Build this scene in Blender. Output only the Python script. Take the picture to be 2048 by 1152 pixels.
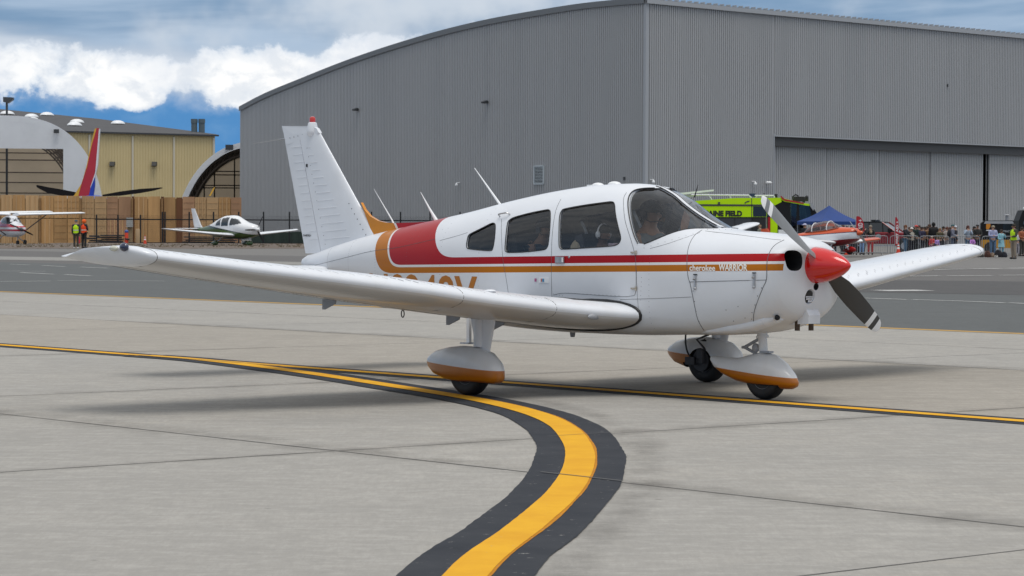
import bpy, bmesh, math, random
from mathutils import Vector, Matrix, noise as mnoise
R = math.radians
random.seed(7)
for o in list(bpy.data.objects): bpy.data.objects.remove(o)
SC = bpy.context.scene
COL = SC.collection

# ------------------------------------------------------------ camera
CAM_H = 1.42916; FPX = 5350.58
PITCH = R(-1.28935); ROLL = R(0.25332)
cd = bpy.data.cameras.new('camera'); cam = bpy.data.objects.new('camera', cd); COL.objects.link(cam)
cam.matrix_world = Matrix.Translation((0, 0, CAM_H)) @ (Matrix.Rotation(math.pi/2 + PITCH, 4, 'X') @ Matrix.Rotation(ROLL, 4, 'Z'))
cd.sensor_width = 36.0; cd.lens = FPX/2048*36.0
cd.clip_start = 0.5; cd.clip_end = 6000
cd.dof.use_dof = True; cd.dof.focus_distance = 22.5; cd.dof.aperture_fstop = 18.0
SC.camera = cam

# ------------------------------------------------------------ world + sun + exposure
SUN_EL, SUN_AZ = R(74), R(150)      # azimuth measured from +Y towards +X
def sky_world():
    w = bpy.data.worlds.new('World'); SC.world = w; w.use_nodes = True
    nt = w.node_tree; N = nt.nodes; L = nt.links; N.clear()
    def nd(t, **k):
        n = N.new(t)
        for a, b in k.items(): setattr(n, a, b)
        return n
    def m(op, a, b=None, c=None, clamp=False):
        n = nd('ShaderNodeMath', operation=op, use_clamp=clamp)
        for i, v in enumerate((a, b, c)):
            if v is None: continue
            if isinstance(v, (int, float)): n.inputs[i].default_value = v
            else: L.new(v, n.inputs[i])
        return n.outputs[0]
    def smooth(v, lo, hi):
        n = nd('ShaderNodeMapRange', interpolation_type='SMOOTHSTEP')
        L.new(v, n.inputs[0]); n.inputs[1].default_value = lo; n.inputs[2].default_value = hi
        return n.outputs[0]
    def mix(f, a, b):
        n = nd('ShaderNodeMix', data_type='RGBA')
        if isinstance(f, (int, float)): n.inputs[0].default_value = f
        else: L.new(f, n.inputs[0])
        for i, v in ((6, a), (7, b)):
            if isinstance(v, tuple): n.inputs[i].default_value = (*v, 1)
            else: L.new(v, n.inputs[i])
        return n.outputs[2]
    tc = nd('ShaderNodeTexCoord'); sp = nd('ShaderNodeSeparateXYZ'); L.new(tc.outputs['Generated'], sp.inputs[0])
    X, Y, Z = sp.outputs
    az = m('ARCTAN2', X, Y); el = m('ARCSINE', m('MINIMUM', Z, 0.9999))
    # clear blue behind the clouds
    sk = nd('ShaderNodeTexSky', sky_type='NISHITA'); sk.sun_disc = False
    sk.sun_elevation = SUN_EL; sk.sun_rotation = SUN_AZ; sk.air_density = 1.0; sk.dust_density = 0.4; sk.ozone_density = 2.0
    cv = nd('ShaderNodeCombineXYZ'); L.new(X, cv.inputs[0]); L.new(Y, cv.inputs[1]); L.new(m('ADD', m('ABSOLUTE', Z), 0.30), cv.inputs[2])
    L.new(cv.outputs[0], sk.inputs[0])
    def noise(sx, sy, scale, detail=8, rough=0.55, off=0.0, dist=0.0):
        c = nd('ShaderNodeCombineXYZ'); L.new(m('MULTIPLY', az, sx), c.inputs[0]); L.new(m('MULTIPLY', el, sy), c.inputs[1]); c.inputs[2].default_value = off
        t = nd('ShaderNodeTexNoise'); L.new(c.outputs[0], t.inputs['Vector'])
        t.inputs['Scale'].default_value = scale; t.inputs['Detail'].default_value = detail; t.inputs['Roughness'].default_value = rough
        t.inputs['Distortion'].default_value = dist
        return t.outputs['Fac']
    nA = noise(1, 1.25, 38, 10, 0.60, 0.3, 0.15)      # cauliflower edges
    nB = noise(0.35, 2.2, 22, 6, 0.5, 3.1, 0.3)    # long streaks of the high layer
    nC = noise(1, 1.2, 14, 5, 0.5, 7.7)            # broad patches
    nD = noise(1, 1.3, 70, 6, 0.6, 1.7, 0.3)
    def blob(px, py, rx, ry):
        a = m('DIVIDE', m('SUBTRACT', az, (px-1024)/FPX), rx/FPX); b = m('DIVIDE', m('SUBTRACT', el, (456-py)/FPX), ry/FPX)
        d = m('SQRT', m('ADD', m('MULTIPLY', a, a), m('MULTIPLY', b, b)))
        return m('SUBTRACT', 1.0, d)
    # the high grey-blue layer: everything above about 3.7 degrees, out over the whole dome
    layer = smooth(m('ADD', el, m('MULTIPLY', m('SUBTRACT', nB, 0.5), 0.045)), 0.061, 0.074)
    grey = mix(smooth(nB, 0.40, 0.66), (2.3, 3.8, 5.8), (4.9, 6.3, 8.1))
    grey = mix(smooth(nC, 0.50, 0.70), grey, (7.2, 8.0, 9.0))
    over = mix(smooth(nC, 0.36, 0.62), (6.0, 6.5, 7.2), (9.2, 9.4, 9.7))
    grey = mix(smooth(el, 0.09, 0.40), grey, over)
    # pale veil between layer and cumulus
    veil = m('MULTIPLY', smooth(m('ADD', el, m('MULTIPLY', m('SUBTRACT', nA, 0.5), 0.03)), 0.041, 0.056), 0.9)
    col = mix(smooth(nC, 0.3, 0.8), sk.outputs[0], (1.3, 3.6, 7.2))
    col = mix(0.85, col, (1.0, 3.3, 7.0))
    col = mix(m('MULTIPLY', smooth(nD, 0.45, 0.8), 0.25), col, (3.2, 5.4, 8.2))
    col = mix(veil, col, (7.6, 8.3, 9.2))
    col = mix(layer, col, grey)
    cum = None
    for b in ((40, 152, 110, 62), (235, 158, 130, 62), (285, 198, 55, 34), (510, 150, 150, 62), (640, 165, 120, 50), (-160, 160, 150, 70), (780, 130, 150, 70), (-420, 150, 150, 60), (1000, 120, 150, 70)):
        q = blob(*b); cum = q if cum is None else m('SMOOTH_MAX', cum, q, 0.3)
    cum = m('ADD', cum, m('MULTIPLY', m('SUBTRACT', nA, 0.5), 2.9))
    cm = smooth(cum, -0.05, 0.22)
    core = mix(smooth(cum, 0.05, 0.55), (8.6, 9.4, 10.4), (12.2, 12.2, 12.1))
    core = mix(m('MULTIPLY', smooth(nD, 0.44, 0.64), 0.75), core, (8.6, 9.2, 10.0))
    core = mix(m('MULTIPLY', smooth(nC, 0.46, 0.60), 0.55), core, (8.9, 9.5, 10.4))
    col = mix(cm, col, core)
    col = mix(smooth(m('MULTIPLY', el, -1), 0.0, 0.02), col, (2.2, 2.3, 2.3))
    bg = nd('ShaderNodeBackground'); bg.inputs[1].default_value = 0.085; L.new(col, bg.inputs[0])
    out = nd('ShaderNodeOutputWorld'); L.new(bg.outputs[0], out.inputs[0])
sky_world()
sd = bpy.data.lights.new('sun', 'SUN'); sd.energy = 2.0; sd.angle = R(32); sd.color = (1.0, 0.965, 0.91)
sun = bpy.data.objects.new('sun', sd); COL.objects.link(sun)
sv = Vector((math.sin(SUN_AZ)*math.cos(SUN_EL), math.cos(SUN_AZ)*math.cos(SUN_EL), math.sin(SUN_EL)))
sun.rotation_euler = sv.to_track_quat('Z', 'Y').to_euler()
vs = SC.view_settings; vs.view_transform = 'Standard'; vs.look = 'None'; vs.exposure = 0.0; vs.gamma = 1.0; vs.use_curve_mapping = False
SC.render.engine = 'CYCLES'; SC.cycles.max_bounces = 8; SC.cycles.transparent_max_bounces = 12; SC.cycles.sample_clamp_indirect = 6

# ------------------------------------------------------------ pixel helpers (photo pixels of 2048x1152)
_fw = Vector((0, math.cos(PITCH), math.sin(PITCH))); _r0 = Vector((1, 0, 0)); _u0 = _r0.cross(_fw)
_r = math.cos(ROLL)*_r0 + math.sin(ROLL)*_u0; _u = -math.sin(ROLL)*_r0 + math.cos(ROLL)*_u0
CP = Vector((0, 0, CAM_H))
def ray(px, py): return _fw + _r*((px-1024)/FPX) + _u*((576-py)/FPX)
def g(px, py, z=0.0):
    d = ray(px, py); return CP + d*((z-CAM_H)/d.z)
def at(px, py, Y):
    d = ray(px, py); return CP + d*(Y/d.y)
def xat(px, Y): return at(px, 456, Y).x
def zat(px, py, Y): return at(px, py, Y).z

# ------------------------------------------------------------ materials
MATS = {}
def mat(name, col, rough=0.5, metal=0.0, var=0.0, scale=8.0, bump=0.0, coat=0.0, rnd=0.0, spec=None, dirt=None, aniso=None, trans=0.0, emit=None):
    """procedural principled material; var = brightness variation by noise, rnd = per-object brightness variation"""
    if name in MATS: return MATS[name]
    m = bpy.data.materials.new(name); m.use_nodes = True; nt = m.node_tree; N = nt.nodes; L = nt.links
    b = N['Principled BSDF']; b.inputs['Base Color'].default_value = (*col, 1); b.inputs['Roughness'].default_value = rough
    b.inputs['Metallic'].default_value = metal; b.inputs['Coat Weight'].default_value = coat; b.inputs['Coat Roughness'].default_value = 0.08
    if spec is not None: b.inputs['Specular IOR Level'].default_value = spec
    if trans: b.inputs['Transmission Weight'].default_value = trans
    cur = None
    tc = N.new('ShaderNodeTexCoord')
    def mixc(f, a, c2):
        n = N.new('ShaderNodeMix'); n.data_type = 'RGBA'
        if isinstance(f, (int, float)): n.inputs[0].default_value = f
        else: L.new(f, n.inputs[0])
        for i, v in ((6, a), (7, c2)):
            if isinstance(v, tuple): n.inputs[i].default_value = (*v, 1)
            else: L.new(v, n.inputs[i])
        return n.outputs[2]
    def nz(s, det=6, rg=0.6, vec=None):
        t = N.new('ShaderNodeTexNoise'); t.inputs['Scale'].default_value = s; t.inputs['Detail'].default_value = det; t.inputs['Roughness'].default_value = rg
        src = tc.outputs['Object']
        if aniso:
            mp = N.new('ShaderNodeMapping'); mp.inputs['Scale'].default_value = aniso; L.new(src, mp.inputs['Vector']); src = mp.outputs[0]
        L.new(src, t.inputs['Vector']); return t.outputs['Fac']
    if var or dirt or rnd:
        cur = tuple(col)
        if var:
            f = nz(scale)
            r_ = N.new('ShaderNodeMapRange'); L.new(f, r_.inputs[0]); r_.inputs[1].default_value = 0.3; r_.inputs[2].default_value = 0.7
            lo = tuple(c*(1-var) for c in col); hi = tuple(min(c*(1+var), 0.95) for c in col)
            cur = mixc(r_.outputs[0], lo, hi)
        if dirt:
            f = nz(dirt[1], 8, 0.65); r_ = N.new('ShaderNodeMapRange'); L.new(f, r_.inputs[0]); r_.inputs[1].default_value = 0.52; r_.inputs[2].default_value = 0.75; r_.inputs[4].default_value = dirt[2]
            cur = mixc(r_.outputs[0], cur, dirt[0])
        if rnd:
            oi = N.new('ShaderNodeObjectInfo'); hs = N.new('ShaderNodeHueSaturation')
            r_ = N.new('ShaderNodeMapRange'); L.new(oi.outputs['Random'], r_.inputs[0]); r_.inputs[3].default_value = 1-rnd; r_.inputs[4].default_value = 1+rnd
            L.new(r_.outputs[0], hs.inputs['Value'])
            if isinstance(cur, tuple): hs.inputs['Color'].default_value = (*cur, 1)
            else: L.new(cur, hs.inputs['Color'])
            cur = hs.outputs[0]
        if not isinstance(cur, tuple): L.new(cur, b.inputs['Base Color'])
    if bump:
        bp = N.new('ShaderNodeBump'); bp.inputs['Strength'].default_value = bump; bp.inputs['Distance'].default_value = 0.01
        L.new(nz(scale*4), bp.inputs['Height']); L.new(bp.outputs[0], b.inputs['Normal'])
    if emit:
        b.inputs['Emission Color'].default_value = (*emit[0], 1); b.inputs['Emission Strength'].default_value = emit[1]
    MATS[name] = m; return m
def glass_mat(name, tint, alpha, rough=0.03):
    """thin sheet glass or acrylic: tinted see-through film with a fresnel gloss on top"""
    if name in MATS: return MATS[name]
    m = bpy.data.materials.new(name); m.use_nodes = True; nt = m.node_tree; N = nt.nodes; L = nt.links; N.clear()
    tr = N.new('ShaderNodeBsdfTransparent'); tr.inputs[0].default_value = (*tint, 1)
    gl = N.new('ShaderNodeBsdfGlossy'); gl.inputs['Roughness'].default_value = rough; gl.inputs[0].default_value = (0.9, 0.92, 0.95, 1)
    df = N.new('ShaderNodeBsdfDiffuse'); df.inputs[0].default_value = (0.12, 0.13, 0.14, 1)
    fr = N.new('ShaderNodeFresnel'); fr.inputs[0].default_value = 1.5
    ad = N.new('ShaderNodeMath'); ad.operation = 'MULTIPLY_ADD'; L.new(fr.outputs[0], ad.inputs[0]); ad.inputs[1].default_value = 1.0; ad.inputs[2].default_value = 0.015
    m0 = N.new('ShaderNodeMixShader'); m0.inputs[0].default_value = alpha; L.new(tr.outputs[0], m0.inputs[1]); L.new(df.outputs[0], m0.inputs[2])
    mx = N.new('ShaderNodeMixShader'); L.new(ad.outputs[0], mx.inputs[0]); L.new(m0.outputs[0], mx.inputs[1]); L.new(gl.outputs[0], mx.inputs[2])
    o = N.new('ShaderNodeOutputMaterial'); L.new(mx.outputs[0], o.inputs[0]); MATS[name] = m; return m

WHITE = mat('white_paint', (0.72, 0.74, 0.775), 0.3, var=0.04, scale=3, coat=0.25, dirt=((0.55, 0.54, 0.52), 2.2, 0.22), bump=0.02)
WPLAIN = mat('plain_white', (0.78, 0.79, 0.80), 0.4, var=0.04, scale=2)
BLACK = mat('black_rubber', (0.015, 0.015, 0.016), 0.65, var=0.3, scale=20)
SEAL = mat('black_seal', (0.012, 0.012, 0.013), 0.4)
DARK = mat('dark_metal', (0.05, 0.05, 0.055), 0.5, var=0.2, scale=10)
STEEL = mat('bare_steel', (0.45, 0.45, 0.46), 0.35, metal=0.9, var=0.2, scale=20)
REDP = mat('red_paint', (0.42, 0.004, 0.008), 0.3, coat=0.25, var=0.04, scale=3)
SPIN = mat('spinner_red', (0.62, 0.006, 0.004), 0.18, coat=0.7, var=0.04, scale=6)
ORAP = mat('orange_paint', (0.62, 0.23, 0.005), 0.25, coat=0.5, var=0.04, scale=3)
LINE = mat('seam_line', (0.10, 0.105, 0.115), 0.7)
GREYP = mat('grey_paint', (0.33, 0.34, 0.36), 0.5, var=0.08, scale=6)
GLASS = glass_mat('acrylic_glass', (0.93, 0.95, 0.95), 0.005)
GLASSD = glass_mat('tinted_glass', (0.74, 0.76, 0.76), 0.01)
GLASSF = mat('dark_vehicle_glass', (0.02, 0.025, 0.03), 0.1, coat=0.2)

# ------------------------------------------------------------ mesh builder
class MB:
    def __init__(s): s.v = []; s.f = []; s.mi = []; s.mats = []
    def add(s, vs, fs, mi=0):
        k = len(s.v); s.v += [tuple(p) for p in vs]; s.f += [tuple(i+k for i in f) for f in fs]; s.mi += [mi]*len(fs)
        return s
    def box(s, c, d, rz=0.0, mi=0, M=None):
        x, y, z = (q/2 for q in d); P = []
        for sz in (-z, z):
            for (a, b) in ((-x, -y), (x, -y), (x, y), (-x, y)):
                P.append(Vector((a, b, sz)))
        Mx = Matrix.Rotation(rz, 3, 'Z')
        P = [Mx @ p + Vector(c) for p in P] if M is None else [M @ p for p in P]
        return s.add(P, [(3, 2, 1, 0), (4, 5, 6, 7), (0, 1, 5, 4), (1, 2, 6, 5), (2, 3, 7, 6), (3, 0, 4, 7)], mi)
    def tube(s, pts, r, n=8, cap=True, mi=0, closed=False):
        pts = [Vector(p) for p in pts]; m = len(pts); rr = r if isinstance(r, (list, tuple)) else [r]*m
        rings = []; prev = None
        for i, p in enumerate(pts):
            if closed: t = pts[(i+1) % m]-pts[i-1]
            else: t = pts[min(i+1, m-1)]-pts[max(i-1, 0)]
            if t.length < 1e-9: t = Vector((0, 0, 1))
            t.normalize()
            if prev is None:
                a = Vector((0, 0, 1)) if abs(t.z) < 0.9 else Vector((1, 0, 0)); a = (a-t*a.dot(t)).normalized()
            else:
                a = prev-t*prev.dot(t)
                a = a.normalized() if a.length > 1e-6 else prev
            prev = a; b = t.cross(a)
            rings.append([p+(a*math.cos(2*math.pi*k/n)+b*math.sin(2*math.pi*k/n))*rr[i] for k in range(n)])
        V = [q for rg in rings for q in rg]; Fc = []
        for i in range(m if closed else m-1):
            j = (i+1) % m
            for k in range(n): Fc.append((i*n+k, i*n+(k+1) % n, j*n+(k+1) % n, j*n+k))
        if cap and not closed: Fc += [tuple(range(n-1, -1, -1)), tuple((m-1)*n+k for k in range(n))]
        return s.add(V, Fc, mi)
    def lathe(s, prof, c=(0, 0, 0), axis='Z', n=24, mi=0, M=None):
        """prof: list of (radius, height)"""
        V = []; Fc = []; c = Vector(c)
        for (r_, h) in prof:
            for k in range(n):
                a = 2*math.pi*k/n; p = Vector((r_*math.cos(a), r_*math.sin(a), h))
                if axis == 'X': p = Vector((p.z, p.x, p.y))
                elif axis == 'Y': p = Vector((p.x, p.z, p.y))
                V.append((M @ p if M is not None else p)+c)
        for i in range(len(prof)-1):
            for k in range(n): Fc.append((i*n+k, i*n+(k+1) % n, (i+1)*n+(k+1) % n, (i+1)*n+k))
        Fc += [tuple(range(n-1, -1, -1)), tuple((len(prof)-1)*n+k for k in range(n))]
        return s.add(V, Fc, mi)
    def ell(s, c, d, n=14, m=9, mi=0, M=None, lo=-90, hi=90):
        V = []; Fc = []; c = Vector(c)
        for i in range(m+1):
            t = R(lo+(hi-lo)*i/m)
            for k in range(n):
                a = 2*math.pi*k/n; p = Vector((d[0]*math.cos(t)*math.cos(a), d[1]*math.cos(t)*math.sin(a), d[2]*math.sin(t)))
                V.append((M @ p if M is not None else p)+c)
        for i in range(m):
            for k in range(n): Fc.append((i*n+k, i*n+(k+1) % n, (i+1)*n+(k+1) % n, (i+1)*n+k))
        return s.add(V, Fc, mi)
    def prism(s, poly, ax, a, b, mi=0, M=None):
        """poly in the plane perpendicular to axis ax ('X': (y,z), 'Y': (x,z), 'Z': (x,y)) extruded from a to b"""
        def p3(p, t): return Vector({'X': (t, p[0], p[1]), 'Y': (p[0], t, p[1]), 'Z': (p[0], p[1], t)}[ax])
        n = len(poly); V = [p3(p, a) for p in poly]+[p3(p, b) for p in poly]
        if M is not None: V = [M @ v for v in V]
        return s.add(V, [tuple(range(n-1, -1, -1)), tuple(range(n, 2*n))]+[(i, (i+1) % n, n+(i+1) % n, n+i) for i in range(n)], mi)
    def quad(s, a, b, c, d, mi=0): return s.add([a, b, c, d], [(0, 1, 2, 3)], mi)
    def build(s, name, m, parent=None, smooth=False, angle=40, fix=True):
        me = bpy.data.meshes.new(name); me.from_pydata(s.v, [], s.f)
        ms = m if isinstance(m, (list, tuple)) else [m]
        for q in ms: me.materials.append(q)
        if len(ms) > 1: me.polygons.foreach_set('material_index', s.mi)
        if fix:
            bm = bmesh.new(); bm.from_mesh(me); bmesh.ops.remove_doubles(bm, verts=bm.verts, dist=1e-6)
            bmesh.ops.recalc_face_normals(bm, faces=bm.faces)
            if smooth:
                for f in bm.faces: f.smooth = True
                for e in bm.edges:
                    if len(e.link_faces) == 2 and e.calc_face_angle(0) > R(angle): e.smooth = False
            bm.to_mesh(me); bm.free()
        me.update()
        o = bpy.data.objects.new(name, me); COL.objects.link(o)
        if parent is not None: o.parent = parent
        return o
def shade(me, angle=40):
    bm = bmesh.new(); bm.from_mesh(me)
    for f in bm.faces: f.smooth = True
    for e in bm.edges:
        if len(e.link_faces) == 2: e.smooth = e.calc_face_angle(0) <= R(angle)
    bm.to_mesh(me); bm.free()
def thing(name, label, cat, loc=(0, 0, 0), rz=0.0, group=None):
    o = bpy.data.objects.new(name, None); COL.objects.link(o); o.location = loc; o.rotation_euler = (0, 0, rz)
    o['label'] = label; o['category'] = cat
    if group: o['group'] = group
    return o
def tag(o, label, cat, group=None):
    o['label'] = label; o['category'] = cat
    if group: o['group'] = group
    return o
def struct(o): o['kind'] = 'structure'; return o
def stuff(o): o['kind'] = 'stuff'; return o
def copy_tree(o, parent=None):
    c = o.copy(); COL.objects.link(c)
    c.parent = parent
    for ch in o.children: copy_tree(ch, c)
    return c
def boolean(o, cutter, op='DIFFERENCE'):
    cutter.parent = o.parent
    md = o.modifiers.new('b', 'BOOLEAN'); md.operation = op; md.solver = 'EXACT'; md.object = cutter
    dg = bpy.context.evaluated_depsgraph_get(); dg.update()
    me = bpy.data.meshes.new_from_object(o.evaluated_get(dg)); o.modifiers.clear()
    old = o.data; o.data = me; me.name = old.name; bpy.data.objects.remove(cutter)
    return o
def text_mesh(body, size, extrude=0.0, bold=0.0, spacing=1.0, align='LEFT'):
    cu = bpy.data.curves.new('t', 'FONT'); cu.body = body; cu.size = size; cu.extrude = extrude; cu.offset = bold; cu.space_character = spacing; cu.align_x = align
    cu.resolution_u = 3
    ob = bpy.data.objects.new('t', cu); COL.objects.link(ob)
    dg = bpy.context.evaluated_depsgraph_get(); dg.update()
    me = bpy.data.meshes.new_from_object(ob.evaluated_get(dg)); bpy.data.objects.remove(ob); bpy.data.curves.remove(cu)
    return me
def text_on(body, size, name, m, parent, M, bold=0.0, spacing=1.0, extrude=0.002, sx=1.0, align='CENTER'):
    """flat lettering as a thin mesh, placed by matrix M (x along the line, y up the letters)"""
    me = text_mesh(body, size, extrude, bold, spacing, align); me.transform(M @ Matrix.Scale(sx, 4, (1, 0, 0))); me.materials.clear(); me.materials.append(m)
    o = bpy.data.objects.new(name, me); COL.objects.link(o); o.parent = parent; return o
def interp(tab, x):
    """tab: sorted list of tuples (x, a, b, ...) -> smooth interpolation of each column"""
    if x <= tab[0][0]: return tab[0][1:]
    if x >= tab[-1][0]: return tab[-1][1:]
    for i in range(len(tab)-1):
        if tab[i][0] <= x <= tab[i+1][0]: break
    a, b = tab[i], tab[i+1]; h = b[0]-a[0]; t = (x-a[0])/h; out = []
    p = tab[i-1] if i > 0 else None; q = tab[i+2] if i+2 < len(tab) else None
    for k in range(1, len(a)):
        d = (b[k]-a[k])/h
        def sl(u, v, w):
            d1 = (v[k]-u[k])/(v[0]-u[0]); d2 = (w[k]-v[k])/(w[0]-v[0])
            return 0.0 if d1*d2 <= 0 else 2*d1*d2/(d1+d2)
        m0 = sl(p, a, b) if p else d; m1 = sl(a, b, q) if q else d
        h00 = 2*t**3-3*t*t+1; h10 = t**3-2*t*t+t; h01 = -2*t**3+3*t*t; h11 = t**3-t*t
        out.append(h00*a[k]+h10*h*m0+h01*b[k]+h11*h*m1)
    return tuple(out)
def spline(pts, n=8, closed=False):
    P = [Vector(p) for p in pts]; m = len(P); out = []
    for i in range(m if closed else m-1):
        if closed: a, b, c, d = P[i-1], P[i], P[(i+1) % m], P[(i+2) % m]
        else: a, b, c, d = P[max(i-1, 0)], P[i], P[i+1], P[min(i+2, m-1)]
        for k in range(n):
            t = k/n; out.append(0.5*((2*b)+(c-a)*t+(2*a-5*b+4*c-d)*t*t+(3*b-a-3*c+d)*t**3))
    if not closed: out.append(P[-1])
    return out
def section(zb, zt, w, zm, nu, nl, N=48, x=0.0, y0=0.0):
    """closed superellipse ring in the y-z plane"""
    out = []
    for k in range(N):
        a = 2*math.pi*k/N; c, s_ = math.cos(a), math.sin(a)
        n = nu if s_ >= 0 else nl; h = (zt-zm) if s_ >= 0 else (zm-zb)
        out.append(Vector((x, y0+w*math.copysign(abs(c)**(2/n), c), zm+h*math.copysign(abs(s_)**(2/n), s_))))
    return out
def loft(rings, cap=True):
    mb = MB(); n = len(rings[0]); V = [p for r_ in rings for p in r_]; Fc = []
    for i in range(len(rings)-1):
        for k in range(n): Fc.append((i*n+k, i*n+(k+1) % n, (i+1)*n+(k+1) % n, (i+1)*n+k))
    if cap: Fc += [tuple(range(n-1, -1, -1)), tuple((len(rings)-1)*n+k for k in range(n))]
    return mb.add(V, Fc)
def airfoil(t, n=12, a=0.0, b=1.0, camber=0.02):
    """closed loop of (xc, zc) from chord fraction a..b, upper then lower"""
    def th(x): return 5*t*(0.2969*math.sqrt(max(x, 0))-0.1260*x-0.3516*x*x+0.2843*x**3-0.1015*x**4)
    def cb(x): return camber*4*x*(1-x)
    xs = [a+(b-a)*0.5*(1-math.cos(math.pi*i/n)) if a < 0.05 else a+(b-a)*i/n for i in range(n+1)]
    up = [(x, cb(x)+th(x)+0.0012) for x in reversed(xs)]; lo = [(x, cb(x)-th(x)-0.0012) for x in xs[(1 if a < 0.005 else 0):]]
    return up+lo
def wing_mb(st, side, a=0.0, b=1.0, n=14, camber=0.02):
    """st: list of (y, xLE, xTE, zLE, zTE, thickness ratio)"""
    rings = []
    for (y, xl, xt, zl, zt, t) in st:
        rings.append([Vector((xl+(xt-xl)*u, side*y, zl+(zt-zl)*u+(xl-xt)*v)) for u, v in airfoil(t, n, a, b, camber)])
    return loft(rings)
# ============================================================ GROUND
GA = R(-49.5); DA = Vector((math.cos(GA), math.sin(GA), 0)); DB = Vector((-math.sin(GA), math.cos(GA), 0))
def ab(a, b, z=0.0): return DA*a+DB*b+Vector((0, 0, z))
def concrete(name, base, alt, joints=False):
    m = bpy.data.materials.new(name); m.use_nodes = True; N = m.node_tree.nodes; L = m.node_tree.links; b = N['Principled BSDF']
    geo = N.new('ShaderNodeNewGeometry'); oi = N.new('ShaderNodeObjectInfo')
    def nz(sc, det=6, rg=.6, st=None, dist=0, rot=0):
        mp = N.new('ShaderNodeMapping'); L.new(geo.outputs['Position'], mp.inputs[0])
        mp.inputs['Rotation'].default_value = (0, 0, rot)
        if st: mp.inputs['Scale'].default_value = st
        t = N.new('ShaderNodeTexNoise'); t.inputs['Scale'].default_value = sc; t.inputs['Detail'].default_value = det; t.inputs['Roughness'].default_value = rg; t.inputs['Distortion'].default_value = dist
        L.new(mp.outputs[0], t.inputs['Vector']); return t.outputs['Fac']
    def mr(v, a, c, lo=0, hi=1):
        n = N.new('ShaderNodeMapRange'); L.new(v, n.inputs[0]); n.inputs[1].default_value = a; n.inputs[2].default_value = c; n.inputs[3].default_value = lo; n.inputs[4].default_value = hi; return n.outputs[0]
    def mx(f, a, c, bt='MIX'):
        n = N.new('ShaderNodeMix'); n.data_type = 'RGBA'; n.blend_type = bt
        if isinstance(f, (int, float)): n.inputs[0].default_value = f
        else: L.new(f, n.inputs[0])
        for i, v in ((6, a), (7, c)):
            if isinstance(v, tuple): n.inputs[i].default_value = (*v, 1)
            else: L.new(v, n.inputs[i])
        return n.outputs[2]
    c = mx(mr(oi.outputs['Random'], 0, 1), base, alt)
    c = mx(mr(nz(.35, 5, .6, None, .6), .35, .66, 0, .85), c, tuple(q*.84 for q in base))
    c = mx(mr(nz(1.3, 7, .65, (1, .30, 1), .4, R(8)), .48, .70, 0, .65), c, tuple(q*.70 for q in base))
    c = mx(mr(nz(2.2, 6, .6, (.22, 1.8, 1), .3, R(-6)), .50, .72, 0, .60), c, tuple(min(q*1.25, .7) for q in base))
    c = mx(mr(nz(1.1, 6, .6, (.15, 2.2, 1), .2, R(3)), .50, .70, 0, .60), c, tuple(q*.74 for q in base))
    c = mx(mr(nz(4.5, 9, .75), .45, .57, 0, .62), c, tuple(q*.82 for q in base))
    c = mx(mr(nz(6.5, 9, .75, (.7, 1.2, 1)), .48, .60, 0, .5), c, tuple(min(q*1.20, .7) for q in base))
    c = mx(mr(nz(14, 8, .7), .54, .74, 0, .50), c, tuple(q*.60 for q in base))
    c = mx(mr(nz(34, 5, .8, (1, .13, 1)), .42, .60, 0, .42), c, tuple(q*.74 for q in base))
    c = mx(mr(nz(110, 4, .8), .35, .65, 0, .36), c, tuple(q*.58 for q in base))
    v = N.new('ShaderNodeTexVoronoi'); v.inputs['Scale'].default_value = 1.1; L.new(geo.outputs['Position'], v.inputs['Vector'])
    c = mx(mr(v.outputs['Distance'], .0, .030, .85, 0), c, (.06, .055, .05))
    L.new(c, b.inputs['Base Color']); b.inputs['Roughness'].default_value = .85; b.inputs['Specular IOR Level'].default_value = .3
    bp = N.new('ShaderNodeBump'); bp.inputs['Strength'].default_value = .25; bp.inputs['Distance'].default_value = .003
    L.new(nz(220, 4, .7), bp.inputs['Height']); L.new(bp.outputs[0], b.inputs['Normal'])
    return m
CONC = concrete('apron_concrete', (.375, .358, .328), (.412, .382, .335))
CONCB = concrete('apron_concrete_warm', (.365, .335, .29), (.385, .350, .30))
ASPH = concrete('asphalt_grey', (.118, .124, .122), (.118, .124, .122))
ASPB = concrete('asphalt_brown', (.145, .138, .132), (.145, .138, .132))
ASPF = concrete('asphalt_far', (.20, .192, .182), (.20, .192, .182))
def sheet(name, pts, m, z):
    mb = MB(); mb.add([(p[0], p[1], z) for p in pts], [tuple(range(len(pts)))]); return struct(mb.build(name, m))
sheet('ground', [(-2500, -400), (2500, -400), (2500, 5000), (-2500, 5000)], ASPF, -.06)
# near asphalt taxiway band beyond the yellow edge line, then a browner band
def band(name, a0, a1, b0, b1, m, z): return sheet(name, [ab(a0, b0), ab(a1, b0), ab(a1, b1), ab(a0, b1)], m, z)
band('taxiway', -160, 90, 29.1, 53.2, ASPH, -.012)
band('taxiway_shoulder', -160, 160, 53.2, 78, ASPB, -.016)
apron = bpy.data.objects.new('concrete_apron', None); COL.objects.link(apron); apron['kind'] = 'structure'
sub = MB(); sub.add([ab(-110, -12, -.035), ab(60, -12, -.035), ab(60, 29.05, -.035), ab(-110, 29.05, -.035)], [(0, 1, 2, 3)]); sub.build('joint_filler', mat('joint_black', (.05, .05, .048), .9), apron)
BJ = [-6.9, -1.2, 4.5, 10.22, 15.95, 21.65, 25.4, 29.1]; AJ = [9.6-1.4-6.08*i for i in range(-2, 17)]
AJ = [-7.58+6.1*i for i in range(-16, 5)]
def in_view(p, mgn=6): return p.y > 4 and abs(p.x) < .195*p.y+mgn
GAP = .0012
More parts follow.
